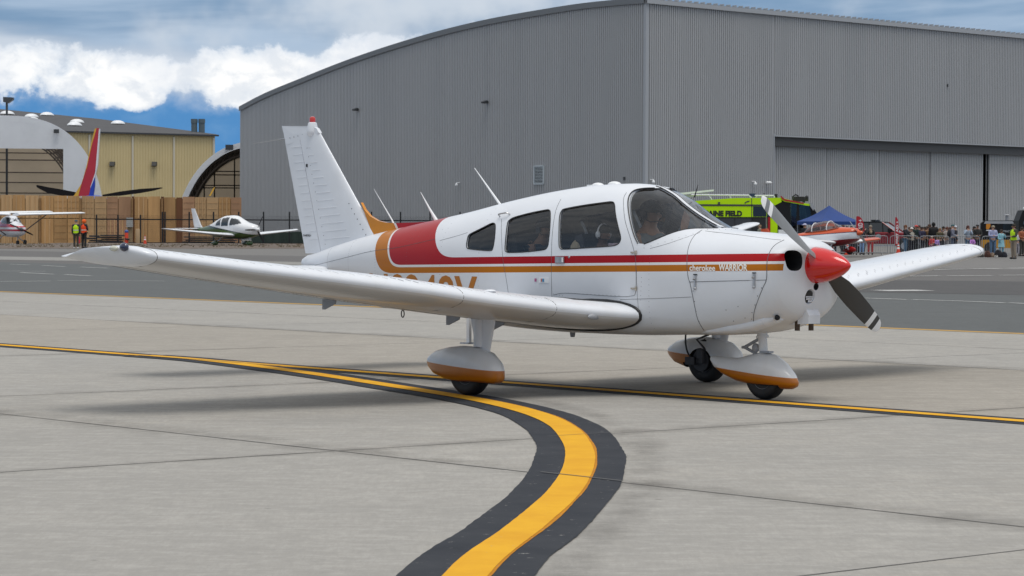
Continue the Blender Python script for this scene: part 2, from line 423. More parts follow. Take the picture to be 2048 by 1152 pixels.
for i in range(len(BJ)-1):
    for j in range(len(AJ)-1):
        c_ = ab((AJ[j]+AJ[j+1])/2, (BJ[i]+BJ[i+1])/2)
        if not in_view(c_): continue
        mb = MB(); a0, a1, b0, b1 = AJ[j]+GAP, AJ[j+1]-GAP, BJ[i]+GAP, BJ[i+1]-GAP
        P = [ab(a0, b0), ab(a1, b0), ab(a1, b1), ab(a0, b1)]; ce = .001
        Q = [ab(a0+ce, b0+ce), ab(a1-ce, b0+ce), ab(a1-ce, b1-ce), ab(a0+ce, b1-ce)]
        V = [(p.x, p.y, -.03) for p in P]+[(p.x, p.y, -.005) for p in P]+[(p.x, p.y, 0) for p in Q]
        mb.add(V, [(0, 1, 5, 4), (1, 2, 6, 5), (2, 3, 7, 6), (3, 0, 4, 7), (4, 5, 9, 8), (5, 6, 10, 9), (6, 7, 11, 10), (7, 4, 8, 11), (8, 9, 10, 11)])
        mb.build('concrete_slab', CONCB if i == 4 else CONC, apron, fix=False)
# ---- painted lines
def paint(name, col, wear, dark, alpha_edge=True, scale=7):
    m = bpy.data.materials.new(name); m.use_nodes = True; N = m.node_tree.nodes; L = m.node_tree.links; b = N['Principled BSDF']
    geo = N.new('ShaderNodeNewGeometry')
    def nz(sc, det=8, rg=.65, st=None):
        mp = N.new('ShaderNodeMapping'); L.new(geo.outputs['Position'], mp.inputs[0])
        if st: mp.inputs['Scale'].default_value = st
        t = N.new('ShaderNodeTexNoise'); t.inputs['Scale'].default_value = sc; t.inputs['Detail'].default_value = det; t.inputs['Roughness'].default_value = rg; L.new(mp.outputs[0], t.inputs['Vector']); return t.outputs['Fac']
    def mr(v, a, c, lo=0, hi=1):
        n = N.new('ShaderNodeMapRange'); L.new(v, n.inputs[0]); n.inputs[1].default_value = a; n.inputs[2].default_value = c; n.inputs[3].default_value = lo; n.inputs[4].default_value = hi; return n.outputs[0]
    def mx(f, a, c):
        n = N.new('ShaderNodeMix'); n.data_type = 'RGBA'; L.new(f, n.inputs[0])
        for i, v in ((6, a), (7, c)):
            if isinstance(v, tuple): n.inputs[i].default_value = (*v, 1)
            else: L.new(v, n.inputs[i])
        return n.outputs[2]
    c = mx(mr(nz(2.0), .3, .7), col, dark)
    c = mx(mr(nz(9, 9, .7, (1, .5, 1)), .5, .8, 0, .55), c, dark)
    c = mx(mr(nz(22, 9, .75, (.6, .8, 1)), wear, wear+.03), c, (.34, .33, .31))
    L.new(c, b.inputs['Base Color']); b.inputs['Roughness'].default_value = .9; b.inputs['Specular IOR Level'].default_value = .15
    return m
YEL = paint('yellow_marking_paint', (.74, .40, .025), .655, (.64, .31, .02)); BLK = paint('black_marking_paint', (.030, .033, .040), .635, (.048, .051, .058))
WHT = paint('white_marking_paint', (.60, .60, .58), .60, (.42, .42, .41)); YFAR = paint('faded_yellow_paint', (.50, .30, .07), .66, (.42, .26, .09))
def stripe(pts, w0, w1=None, jit=0.0, name='taxi_line', m=YEL, z=.004, off=0.0, seed=0):
    w1 = w0 if w1 is None else w1; n = len(pts); mb = MB(); V = []
    for i, p in enumerate(pts):
        t = (pts[min(i+1, n-1)]-pts[max(i-1, 0)]); t.z = 0; t.normalize(); nn = Vector((-t.y, t.x, 0)); k = i/(n-1)
        jl = jit*(mnoise.noise(Vector((i*.05+seed, 1.3, 0)))*1.0+mnoise.noise(Vector((i*.31+seed, 5.1, 0)))*.35); jr = jit*(mnoise.noise(Vector((i*.05+seed, 9.3, 0)))*1.0+mnoise.noise(Vector((i*.33+seed, 3.7, 0)))*.35)
        hw = lerp2(w0, w1, k)/2
        V += [p+nn*(hw+off+jl)+Vector((0, 0, z)), p+nn*(-hw+off+jr)+Vector((0, 0, z))]
    mb.add(V, [(2*i, 2*i+1, 2*i+3, 2*i+2) for i in range(n-1)])
    return struct(mb.build(name, m, fix=True))
def lerp2(a, b, t): return a+(b-a)*t
def resamp(pts, d):
    P = spline(pts, 30); out = [P[0]]; acc = 0
    for i in range(1, len(P)):
        acc += (P[i]-P[i-1]).length
        if acc >= d: out.append(P[i]); acc = 0
    out.append(P[-1]); return out
T1 = [g(-250, 672), g(0, 690), g(1024, 765.5), g(2048, 843), g(2300, 862)]
p0, p1 = g(0, 690.5), g(2048, 843.5); dd = (p1-p0).normalized()
T1 = [p0+dd*(-14+.05*i) for i in range(860)]
stripe(T1, .50, jit=.014, name='taxi_line_border', m=BLK, z=.004, seed=2); stripe(T1, .17, jit=.008, name='taxi_line', m=YEL, z=.008, seed=4)
CV = resamp([g(290, 712), g(420, 722.5), g(600, 745), g(800, 775.5), g(960, 802), g(1060, 826), g(1120, 852), g(1152, 885), g(1160, 920), g(1145, 962), g(1108, 1006), g(1045, 1060), g(970, 1115), g(920, 1165), g(860, 1230), g(740, 1340), g(560, 1520)], .03)
stripe(CV, .56, .56, jit=.015, name='curve_line_border', m=BLK, z=.006, seed=7); stripe(CV, .185, jit=.006, name='curve_line', m=YEL, z=.010, seed=9)
YOLD = paint('old_yellow_paint', (.52, .22, .015), .62, (.42, .17, .015))
stripe(CV, .19, jit=.008, name='curve_line_undercoat', m=YOLD, z=.008, off=.014, seed=21)
def stain_mat():
    m = bpy.data.materials.new('grime_stain'); m.use_nodes = True; N = m.node_tree.nodes; L = m.node_tree.links; b = N['Principled BSDF']; b.inputs['Base Color'].default_value = (.13, .12, .105, 1); b.inputs['Roughness'].default_value = .9
    geo = N.new('ShaderNodeNewGeometry'); t = N.new('ShaderNodeTexNoise'); t.inputs['Scale'].default_value = 1.6; t.inputs['Detail'].default_value = 9; t.inputs['Roughness'].default_value = .7; L.new(geo.outputs['Position'], t.inputs['Vector'])
    uv = N.new('ShaderNodeUVMap'); sp = N.new('ShaderNodeSeparateXYZ'); L.new(uv.outputs[0], sp.inputs[0])
    def M(op, a, b_):
        n = N.new('ShaderNodeMath'); n.operation = op; n.use_clamp = op == 'MULTIPLY'
        for i, v in enumerate((a, b_)):
            if isinstance(v, (int, float)): n.inputs[i].default_value = v
            else: L.new(v, n.inputs[i])
        return n.outputs[0]
    y = sp.outputs[1]; prof = M('MULTIPLY', M('MULTIPLY', y, M('SUBTRACT', 1.0, y)), 4.0)
    mr = N.new('ShaderNodeMapRange'); L.new(t.outputs['Fac'], mr.inputs[0]); mr.inputs[1].default_value = .38; mr.inputs[2].default_value = .68; mr.inputs[4].default_value = .30
    L.new(M('MULTIPLY', M('POWER', prof, 1.6), mr.outputs[0]), b.inputs['Alpha']); return m
STN = stain_mat()
def stain(pts, w, z, name='grime_stain'):
    n = len(pts); mb = MB(); V = []; 
    for i, p in enumerate(pts):
        t = (pts[min(i+1, n-1)]-pts[max(i-1, 0)]); t.z = 0; t.normalize(); nn = Vector((-t.y, t.x, 0)); ww = w*(.75+.5*mnoise.noise(Vector((i*.17, w, z*100))))
        V += [p+nn*ww/2+Vector((0, 0, z)), p-nn*ww/2+Vector((0, 0, z))]
    o = struct(mb.add(V, [(2*i, 2*i+1, 2*i+3, 2*i+2) for i in range(n-1)]).build(name, STN, fix=False)); uvl = o.data.uv_layers.new(name='UVMap')
    for lp in o.data.loops: k = lp.vertex_index; uvl.data[lp.index].uv = (k//2/n, float(k % 2))
for _b, _w in ((BJ[3], .75), (BJ[5], .9), (BJ[2], .6)): stain([ab(-34+.5*i, _b+.05) for i in range(76)], _w, .0026)
for _a in (AJ[14], AJ[15], AJ[13]): stain([ab(_a, -3+.5*i) for i in range(44)], .5, .0032)
stain([p+Vector((.42, .1, 0)) for p in CV[60:420]], .55, .0038)
sl_ = MB()
def sz(p): return .0125 if min((p.xy-q.xy).length for q in CV[::4]) < .26 else .0022
for b_ in BJ[:-1]: 
    for i in range(70):
        a0 = -60+i*1.0; w_ = .010+.006*mnoise.noise(Vector((a0*2.3, b_, 0)))
        if in_view(ab(a0, b_), 2): [sl_.add([ab(a0+k*.1, b_-w_, zz), ab(a0+k*.1+.1, b_-w_, zz), ab(a0+k*.1+.1, b_+w_, zz), ab(a0+k*.1, b_+w_, zz)], [(0, 1, 2, 3)]) for k in range(10) for zz in (sz(ab(a0+k*.1, b_)),)]
for a_ in AJ:
    for i in range(36):
        b0 = -6+i*1.0; w_ = .007+.004*mnoise.noise(Vector((a_, b0*2.1, 5)))
        if in_view(ab(a_, b0), 2) and b0 < 28: [sl_.add([ab(a_-w_, b0+k*.1, zz-.0004), ab(a_+w_, b0+k*.1, zz-.0004), ab(a_+w_, b0+k*.1+.1, zz-.0004), ab(a_-w_, b0+k*.1+.1, zz-.0004)], [(0, 1, 2, 3)]) for k in range(10) for zz in (sz(ab(a_, b0+k*.1)),)]
sl_.build('joint_sealant', mat('joint_sealant', (.11, .105, .10), .9), apron, fix=False)
e0, e1 = g(0, 583.5), g(2048, 668); de = (e1-e0).normalized()
stripe([e0+de*(-40+1.0*i) for i in range(110)], .26, jit=.03, name='edge_line', m=YFAR, z=.006)
def dash(a, b, w=.15, m=WHT, name='lane_dash'):
    P = [lerp2(g(*a), g(*b), k/10) for k in range(11)]; return stripe(P, w, jit=.02, name=name, m=m, z=-.004, seed=a[0])
for a, b in (((0, 541.5), (90, 542)), ((115, 560.5), (330, 561.5)), ((0, 562.5), (100, 561.5)), ((40, 544.5), (108, 548)), ((130, 548.5), (182, 551.5)), ((20, 528), (60, 529.5)), ((85, 530.5), (130, 533)), ((160, 533.5), (215, 536))):
    dash(a, b)
for a, b in (((1668, 593), (1700, 594.5)), ((1728, 595.5), (1815, 598.5)), ((1826, 598.5), (1910, 601)), ((1910, 601), (2008, 605)), ((2018, 605), (2060, 607)), ((1780, 553), (1830, 551.5)), ((1838, 551.5), (1880, 551)), ((1895, 551), (1985, 550.5)), ((2000, 550), (2060, 549.5)), ((1860, 539), (1930, 537.5)), ((1940, 537.5), (2000, 536.5)), ((2015, 536), (2060, 535.5))):
    dash(a, b, .16 if a[1] > 570 else .34)
dash((1758, 580.5), (1852, 580), .9, name='faded_marking')
# lighter concrete strip at the far left, worn patches
LC = concrete('pale_concrete', (.30, .29, .27), (.30, .29, .27))
sheet('pale_strip', [g(-60, 518), g(330, 524), g(620, 530), g(620, 524), g(330, 517.5), g(-60, 511.5)], LC, -.010)
DP = concrete('dark_patch', (.095, .092, .090), (.095, .092, .090))
sheet('dark_strip', [g(1560, 578), g(1700, 583), g(2100, 590), g(2100, 563), g(1820, 560), g(1600, 560)], DP, -.009)
VG = concrete('gravel_soil', (.17, .135, .11), (.17, .135, .11))
vb = MB(); L0 = []; 
for i in range(60):
    px = -60+i*16.5; a = g(px, 495.5+.2*math.sin(i*1.7)); b_ = a+Vector((0, 34, 0)); L0.append((a, b_))
for i in range(59):
    a, b_ = L0[i]; c, d = L0[i+1]; vb.add([(a.x, a.y, -.05), (c.x, c.y, -.05), (c.x, c.y+2, .10), (a.x, a.y+2, .10), (b_.x, b_.y, .12), (d.x, d.y, .12)], [(0, 1, 2, 3), (3, 2, 5, 4)])
struct(vb.build('gravel_verge', VG))
tf = MB(); rnd = random.Random(3)
for i in range(900):
    px = rnd.uniform(-20, 900); a = g(px, rnd.uniform(491, 496)); h = rnd.uniform(.05, .16)
    for k in range(3):
        t = rnd.uniform(0, 6.28); q = Vector((math.cos(t), math.sin(t), 0))*.10
        tf.add([a+Vector((q.x*.5, q.y*.5, .06)), a+Vector((-q.x*.5, -q.y*.5, .06)), a+q*1.3+Vector((0, 0, .06+h))], [(0, 1, 2)])
o = stuff(tf.build('dry_weeds', mat('dry_weeds', (.15, .115, .06), .9, var=.4, scale=.5), fix=False)); o['label'] = 'dry brown weeds along the gravel verge'; o['category'] = 'weeds'

# ============================================================ BIG GREY HANGAR
CLAD = mat('grey_cladding', (.375, .38, .388), .42, aniso=(1, 1, .06), var=.04, scale=.35, dirt=((.30, .31, .325), .25, .35))
CLADW = mat('door_cladding', (.44, .44, .44), .45, var=.05, scale=.15, dirt=((.29, .29, .29), .3, .35))
TRIM = mat('hangar_trim', (.37, .385, .405), .45); DKTRIM = mat('dark_trim', (.045, .048, .052), .5)
hangar = thing('grey_hangar', 'huge grey corrugated metal hangar with curved roof and sliding doors behind the planes', 'hangar', (11.9, 240, 0))
HC = Vector((11.9, 240, 0))
LE = Vector(((480.5-1024)/FPX*300, 300, 0)); dl = (LE-HC); LEN_L = dl.length; dl.normalize()
dr = Vector((math.cos(R(45)), math.sin(R(45)), 0))
def on_line(px, o, d):
    """distance along a vertical wall (origin o, direction d) where pixel column px meets it"""
    r_ = ray(px, 300); k = r_.x/r_.y; return (k*o.y-o.x)/(d.x-k*d.y)
def wall_pt(px, py, o, d):
    t = on_line(px, o, d)
    for _ in range(3):
        p = o+d*t; q = ray(px, py); k = q.x/q.y; t = (k*o.y-o.x)/(d.x-k*d.y)
    p = o+d*t; return t, at(px, py, p.y).z
prof = []
for px, py in ((480.5, 217), (530, 191), (610, 158), (675, 132), (740, 108.5), (820, 83), (900, 60.5), (990, 40), (1080, 24), (1180, 9), (1240, 3), (1289, -0.5)):
    prof.append(wall_pt(px, py, HC, dl))
prof = sorted(prof)
def roof_z(t): return interp([(a, b) for a, b in prof], t)[0]
def ribs(o, d, t0, t1, zb, zt, pitch=.30, depth=.06, flip=1, name='wall', m=CLAD, par=None, pw=.5):
    """corrugated sheet: real trapezoid ribs standing proud of the wall line (world coords minus parent loc)"""
    n = Vector((d.y, -d.x, 0))*flip; mb = MB(); V = []; N_ = int((t1-t0)/pitch); org = o-(par.location if par else Vector())
    cols = []
    for i in range(N_):
        a = t0+i*pitch
        for u, q in ((0, 0), (.26, 0), (.34, 1), (.92, 1)): cols.append((a+u*pitch, q*depth))
    cols.append((t1, 0))
    for t, q in cols:
        p = org+d*t+n*q; V += [(p.x, p.y, zb(t) if callable(zb) else zb), (p.x, p.y, zt(t) if callable(zt) else zt)]
    mb.add(V, [(2*i, 2*i+2, 2*i+3, 2*i+1) for i in range(len(cols)-1)])
    return mb.build(name, m, par, fix=False)
RIB = .29
o = ribs(HC, dl, .35, LEN_L, -.1, roof_z, RIB, .10, -1, 'side_wall', CLAD, hangar)
# right wall, above and left of the door opening
tD0, zD0 = wall_pt(1547, 271, HC, dr); tE, zE = wall_pt(2048, 72, HC, dr); _, zE0 = wall_pt(1300, 1, HC, dr)
def eave(t): return zE0+(zE-zE0)*t/tE
def head(t): return zD0
ribs(HC, dr, .35, tD0, -.1, eave, RIB, .10, 1, 'front_wall', CLAD, hangar)
ribs(HC, dr, tD0, tE+60, head, eave, RIB, .10, 1, 'front_wall', CLAD, hangar)
mb = MB(); nrm = Vector((dr.y, -dr.x, 0)); bk = -nrm
def hp(t, off, z): return Vector((0, 0, z))+dr*t+bk*off
# door recess: soffit, jamb, header beam
mb.add([hp(tD0, -.08, zD0), hp(tE+60, -.08, zD0), hp(tE+60, 2.2, zD0), hp(tD0, 2.2, zD0)], [(0, 1, 2, 3)])
mb.add([hp(tD0, -.08, -.1), hp(tD0, -.08, zD0), hp(tD0, 2.2, zD0), hp(tD0, 2.2, -.1)], [(0, 1, 2, 3)])
mb.build('door_recess', TRIM, hangar, fix=False)
mb = MB(); hb = .95
mb.add([hp(tD0, .45, zD0-hb), hp(tE+60, .45, zD0-hb), hp(tE+60, .45, zD0-.01), hp(tD0, .45, zD0-.01), hp(tD0, .9, zD0-hb), hp(tE+60, .9, zD0-hb)], [(0, 1, 2, 3), (0, 4, 5, 1)])
mb.build('header_beam', mat('beam_grey', (.10, .10, .10), .6), hangar, fix=False)
mb = MB(); mb.add([hp(tD0, -.16, zD0-.09), hp(tE+60, -.16, zD0-.09), hp(tE+60, -.16, zD0+.02), hp(tD0, -.16, zD0+.02)], [(0, 1, 2, 3)]); mb.build('lintel_flashing', TRIM, hangar)
mb = MB(); mb.add([hp(tD0-.15, -.11, -.1), hp(tD0+.05, -.11, -.1), hp(tD0+.05, -.11, zD0+.16), hp(tD0-.15, -.11, zD0+.16)], [(0, 1, 2, 3)]); mb.build('door_jamb', TRIM, hangar)
cols = [1547, 1652, 1757, 1860.5, 1967, 2085, 2200]
for i in range(len(cols)-1):
    t0 = on_line(cols[i], HC, dr); t1 = on_line(cols[i+1], HC, dr)
    off = (1.1, 1.2, 1.3, 1.15, 1.0, 1.15)[i]
    # allow for the deeper plane so the leaf edges fall at the same columns
    o2 = HC+bk*off
    t0 = on_line(cols[i], o2, dr)+(.04 if i in (3, ) else 0); t1 = on_line(cols[i+1], o2, dr)-(.0 if i < 2 else .05)
    if i == 4: t0 += .95
    lf = ribs(o2, dr, t0, t1, -.1, zD0-hb+.2, RIB, .10, 1, 'sliding_door', CLADW, hangar)
    mb = MB(); q0 = o2-HC+dr*t1; q1 = q0+bk*.35
    mb.add([(q0.x, q0.y, -.1), (q1.x, q1.y, -.1), (q1.x, q1.y, zD0-hb+.2), (q0.x, q0.y, zD0-hb+.2)], [(0, 1, 2, 3)]); mb.build('door_edge', DKTRIM, lf, fix=False)
    q2 = o2-HC+dr*t0
    mb = MB(); q0 = q2; q1 = q2+bk*.35; mb.add([(q0.x, q0.y, -.1), (q1.x, q1.y, -.1), (q1.x, q1.y, zD0-hb+.2), (q0.x, q0.y, zD0-hb+.2)], [(0, 1, 2, 3)]); mb.build('door_edge', DKTRIM, lf, fix=False)
o2 = HC+bk*1.25; ta = on_line(1972, o2, dr); mb = MB(); q0 = o2-HC+dr*ta; q1 = q0+dr*.85
mb.add([(q0.x, q0.y, -.1), (q1.x, q1.y, -.1), (q1.x, q1.y, zD0-.1), (q0.x, q0.y, zD0-.1)], [(0, 1, 2, 3)]); mb.build('door_post', mat('post_grey', (.34, .34, .345), .5), hangar, fix=False)
mb = MB(); mb.add([hp(tD0, 2.3, -.1), hp(tE+60, 2.3, -.1), hp(tE+60, 2.3, zD0), hp(tD0, 2.3, zD0)], [(0, 1, 2, 3)]); mb.build('dark_interior', DKTRIM, hangar, fix=False)
# corner trim, eave and verge flashings, roof
mb = MB(); 
mb.add([(dl.x*.4, dl.y*.4-.1, -.1), (-.02, -.14, -.1), (dr.x*.4+.0, dr.y*.4-.16, -.1), (dl.x*.4, dl.y*.4-.1, roof_z(0)), (-.02, -.14, roof_z(0)), (dr.x*.4, dr.y*.4-.16, roof_z(0))], [(0, 1, 4, 3), (1, 2, 5, 4)])
mb.build('corner_trim', TRIM, hangar, fix=False)
nl_ = Vector((-dl.y, dl.x, 0)); nl_ = nl_ if nl_.y < 0 else -nl_
mb = MB(); TT = [LEN_L*i/40 for i in range(41)]; V = []
for t in TT:
    p = dl*t+nl_*.25; z = roof_z(t); V += [(p.x, p.y, z-.35), (p.x, p.y, z+.18), (p.x-nl_.x*.9, p.y-nl_.y*.9, z+.22)]
mb.add(V, [(3*i, 3*i+3, 3*i+4, 3*i+1) for i in range(40)]+[(3*i+1, 3*i+4, 3*i+5, 3*i+2) for i in range(40)]); mb.build('verge_flashing', mat('flashing_grey', (.16, .17, .18), .5), hangar, fix=False)
mb = MB(); a = hp(-.2, -.3, zE0); mb.add([hp(-.2, -.3, eave(0)-.30), hp(tE+60, -.3, eave(tE+60)-.30), hp(tE+60, -.3, eave(tE+60)+.10), hp(-.2, -.3, eave(0)+.10), hp(-.2, .5, eave(0)+.14), hp(tE+60, .5, eave(tE+60)+.14)], [(0, 1, 2, 3), (3, 2, 5, 4)])
mb.build('gutter', TRIM, hangar, fix=False)
# standing-seam ends along the right eave
mb = MB()
for i in range(150):
    t = .5+i*.9; c_ = hp(t, 0, eave(t)+.22); mb.box(c_, (.10, .5, .14), rz=R(45))
stuff(mb.build('seam_end', TRIM, hangar, fix=False))
# roof surface: sweep the curved verge along the front wall
mb = MB(); V = []
for t in TT:
    for q in (0, 1):
        p = dl*t+dr*(q*(tE+60)); V.append((p.x, p.y, roof_z(t)+(eave(tE+60)-eave(0))*q+.1))
mb.add(V, [(2*i, 2*i+1, 2*i+3, 2*i+2) for i in range(40)]); mb.build('roof', mat('roof_metal', (.16, .17, .18), .4), hangar, fix=False)
# louvre, lamps, cameras on the side wall
def wall_thing(name, label, cat, px, py, o, d, out, builder, group=None):
    t, z = wall_pt(px, py, o, d); nn = Vector((-d.y, d.x, 0)); nn = nn if nn.y < 0 else -nn
    p = o+d*t+nn*out; p.z = z; th = thing(name, label, cat, p, math.atan2(d.y, d.x)+(math.pi if d.x < 0 else 0), group); builder(th); return th
LVB = mat('louvre_grey', (.50, .55, .58), .4)
def louvre(th):
    w, h = 1.52, 1.68; fr = MB()
    for c_, dd_ in (((0, 0, h/2), (w, .16, .12)), ((0, 0, -h/2), (w, .16, .12)), ((-w/2, 0, 0), (.12, .16, h)), ((w/2, 0, 0), (.12, .16, h))): fr.box(c_, dd_)
    fr.build('frame', LVB, th); b_ = MB(); b_.box((0, .04, 0), (w-.1, .02, h-.1)); b_.build('backing', DKTRIM, th)
    for i in range(11):
        q = MB(); z = -h/2+.14+i*.14; q.prism([(-.07, z-.03), (.04, z+.035), (.04, z+.05), (-.07, z-.015)], 'X', -w/2+.07, w/2-.07); q.build('slat', LVB, th)
wall_thing('wall_louvre', 'square grey louvred vent high on the grey hangar side wall', 'vent', 1080.5, 350, HC, dl, .14, louvre)
def lamp(th):
    q = MB(); q.box((0, .1, 0), (.22, .25, .22)); q.build('bracket', DKTRIM, th); q = MB(); q.prism([(-.42, .0), (0, .16), (0, -.16), (-.36, -.14)], 'X', -.26, .26); q.build('lamp_head', DKTRIM, th)
wall_thing('wall_lamp', 'small dark wall lamp on the grey hangar side, left of the other one', 'wall lamp', 718, 219, HC, dl, .3, lamp, 'wall lamps on the grey hangar')
wall_thing('wall_lamp', 'small dark wall lamp on the grey hangar side, nearer the corner', 'wall lamp', 977, 204, HC, dl, .3, lamp, 'wall lamps on the grey hangar')
def camdev(th):
    q = MB(); q.tube([(0, .2, .12), (0, -.25, .12), (0, -.28, -.02)], .05, 8); q.build('arm', WPLAIN, th, smooth=True); q = MB(); q.ell((0, -.28, -.10), (.15, .15, .17), 12, 8); q.build('dome', WPLAIN, th, smooth=True)
wall_thing('security_camera', 'white dome camera on the grey side wall above the aircraft tail', 'camera', 921, 368, HC, dl, .2, camdev)
wall_thing('security_camera', 'white dome camera on the front wall just right of the hangar corner', 'camera', 1299, 362, HC, dr, .2, camdev)
wall_thing('security_camera', 'white dome camera on the hangar wall above the green fire truck, left of the floodlight', 'camera', 1503, 366, HC, dr, .2, camdev)
def flood(th):
    q = MB(); q.tube([(0, .2, 0), (0, -.2, 0)], .06, 8); q.build('arm', WPLAIN, th); q = MB()
    for dx in (-.16, .16): q.lathe([(.06, -.16), (.15, .05), (.16, .10), (.02, .10)], (dx, -.26, .02), 'Y', 12)
    q.build('lamp_head', WPLAIN, th, smooth=True)
wall_thing('floodlight', 'twin white floodlight on the hangar wall beside the door opening', 'floodlight', 1531, 366, HC, dr, .2, flood)
wall_thing('wall_vent', 'tiny dark fitting on the grey side wall close to the corner', 'fitting', 1251, 357, HC, dl, .1, lambda th: MB().box((0, 0, 0), (.22, .2, .28)).build('box', DKTRIM, th))
wall_thing('wall_fitting', 'tiny dark fitting high up on the right front wall', 'fitting', 1893, 171, HC, dr, .1, lambda th: MB().box((0, 0, 0), (.12, .2, .3)).build('box', DKTRIM, th))
wall_thing('roof_vent', 'small vent pipe standing on the curved roof edge', 'vent', 611, 157, HC, dl, -.3, lambda th: MB().tube([(0, 0, -.3), (0, 0, .35)], .10, 8).build('pipe', DKTRIM, th))

# ============================================================ TAN HANGAR
TAN = mat('tan_cladding', (.60, .485, .26), .5, var=.05, scale=.2, dirt=((.48, .38, .20), .3, .3)); SHG = mat('dark_shingle_roof', (.062, .060, .062), .8, var=.15, scale=.6)
tan = thing('tan_hangar', 'tan ribbed metal hangar with dark grey roof behind the white fabric shelters', 'hangar', (0, 0, 0))
TL = at(-30, 456, 350); TR = at(429.5, 456, 369); TL.z = TR.z = 0; dt_ = (TR-TL); LT = dt_.length; dt_.normalize()
tan.location = TL
zl_, zr_ = zat(110, 262, 356), zat(429, 270.5, 369)
def tz(t): return zl_+(zr_-zl_)*(t/LT)
ribs(TL, dt_, 0, LT, -.1, tz, .42, .05, 1, 'front_wall', TAN, tan)
bkv = Vector((-dt_.y, dt_.x, 0))
mb = MB(); a = dt_*LT; b_ = a+bkv*60; mb.add([(a.x, a.y, -.1), (b_.x, b_.y, -.1), (b_.x, b_.y, tz(LT)), (a.x, a.y, tz(LT))], [(0, 1, 2, 3)]); mb.build('end_wall', TAN, tan, fix=False)
ra = Vector((0, -.6, tz(0)+.05)); rb = dt_*(LT+.7)+Vector((0, -.6, tz(LT)+.05)); rc = at(430, 268, 380)-TL; rd = at(-40, 214, 448)-TL; rm_ = at(200, 238, 413)-TL
mb = MB(); mb.add([ra, rb, rc, rm_, rd], [(0, 1, 2, 3, 4)]); mb.build('roof', SHG, tan, fix=False)
mb = MB(); mb.add([ra, rb, rb-Vector((0, 0, .22)), ra-Vector((0, 0, .22))], [(0, 1, 2, 3)]); mb.build('gutter', DKTRIM, tan, fix=False)
for px in (179, 265.5, 348, 427.5):
    p = at(px, 456, 330); t = on_line(px, TL, dt_); q = dt_*t+Vector((0, -.15, 0)); mb = MB(); mb.tube([(q.x, q.y, 0), (q.x, q.y, tz(t)-.4)], .14, 6); mb.build('downpipe', mat('downpipe_cream', (.62, .58, .48), .5), tan)
for px, py, w in ((14.6, 226.5, 28), (63, 232.5, 27), (66, 239.5, 24), (94, 229, 27), (154, 243.5, 28), (149, 249.3, 29), (236, 246, 28)):
    d = ray(px, py+2.0); n_ = (rb-ra).cross(rd-ra); t = n_.dot(ra+TL-CP)/n_.dot(d); c_ = CP+d*t-TL
    mb = MB(); mb.ell(c_, (w/2*t/FPX*1.0, 2.0, .55), 16, 6, lo=0, M=None); mb.build('skylight_dome', WPLAIN, tan, smooth=True)
for px, lb in ((388.5, 'left of the pair of blue-grey vent stacks on the tan hangar roof'), (403.5, 'right of the pair of blue-grey vent stacks on the tan hangar roof')):
    p = at(px, 267, 376); th = thing('vent_stack', lb, 'vent stack', p, 0, 'vent stacks on the tan hangar'); r_ = .43; h = 29/FPX*376
    mb = MB(); mb.lathe([(r_, -.4), (r_, h*.72)], (0, 0, 0), 'Z', 20); mb.build('pipe', mat('stack_blue', (.10, .135, .155), .5), th, smooth=True)
    mb = MB(); mb.lathe([(r_*1.12, h*.72), (r_*1.12, h)], (0, 0, 0), 'Z', 20); mb.build('collar', MATS['stack_blue'], th, smooth=True)
for px, lb in ((225.5, 'dark wall lamp on the tan hangar, left one'), (309.5, 'dark wall lamp on the tan hangar, right one')):
    t, z = wall_pt(px, 328, TL, dt_); p = TL+dt_*t+Vector((0, -.5, 0)); p.z = z; th = thing('wall_lamp', lb, 'wall lamp', p, 0, 'wall lamps on the tan hangar')
    MB().prism([(-.5, -.25), (-.1, .30), (.5, .30), (.5, -.1), (0, -.35)], 'X', -.33, .33).build('lamp_head', mat('lamp_black', (.012, .012, .012), .6), th); MB().box((0, .3, .1), (.2, .5, .2)).build('bracket', DKTRIM, th)
p = at(19, 232, 300); lm_ = thing('light_mast', 'dark floodlight mast standing above the white fabric shelter', 'light mast', (p.x-.3, 300, 0))
MB().tube([(0, 0, 0), (0, 0, zat(15, 203, 300))], .13, 8).build('pole', DKTRIM, lm_)
zz = zat(18, 204, 300); MB().prism([(-.35, zz), (-.35, zz+.55), (.75, zz+.5), (.75, zz+.25), (.2, zz-.15)], 'Y', -.4, .4).build('lamp_head', DKTRIM, lm_)

# ============================================================ FABRIC SHELTERS
FAB = mat('white_fabric', (.82, .84, .87), .6, var=.05, scale=.3, dirt=((.66, .68, .71), .5, .3)); FABI = mat('inner_fabric', (.62, .50, .36), .8, var=.06, scale=.3); 
for _m, _k in ((FAB, .35), (FABI, .55)):
    _N = _m.node_tree.nodes; _L = _m.node_tree.links; _b = _N['Principled BSDF']; _t = _N.new('ShaderNodeBsdfTranslucent'); _x = _N.new('ShaderNodeMixShader'); _x.inputs[0].default_value = _k
    _c = _b.inputs['Base Color']; _L.new(_c.links[0].from_socket, _t.inputs[0]); _L.new(_b.outputs[0], _x.inputs[1]); _L.new(_t.outputs[0], _x.inputs[2]); _L.new(_x.outputs[0], _N['Material Output'].inputs[0])
TRS = mat('truss_steel', (.13, .10, .08), .6)
def arch_pts(cx, r_, zt, ex=2.35, n=40, lo=0.0, hi=math.pi):
    return [(cx+r_*math.copysign(abs(math.cos(a))**(2/ex), math.cos(a)), zt*abs(math.sin(a))**(2/ex)) for a in [lo+(hi-lo)*i/n for i in range(n+1)]]
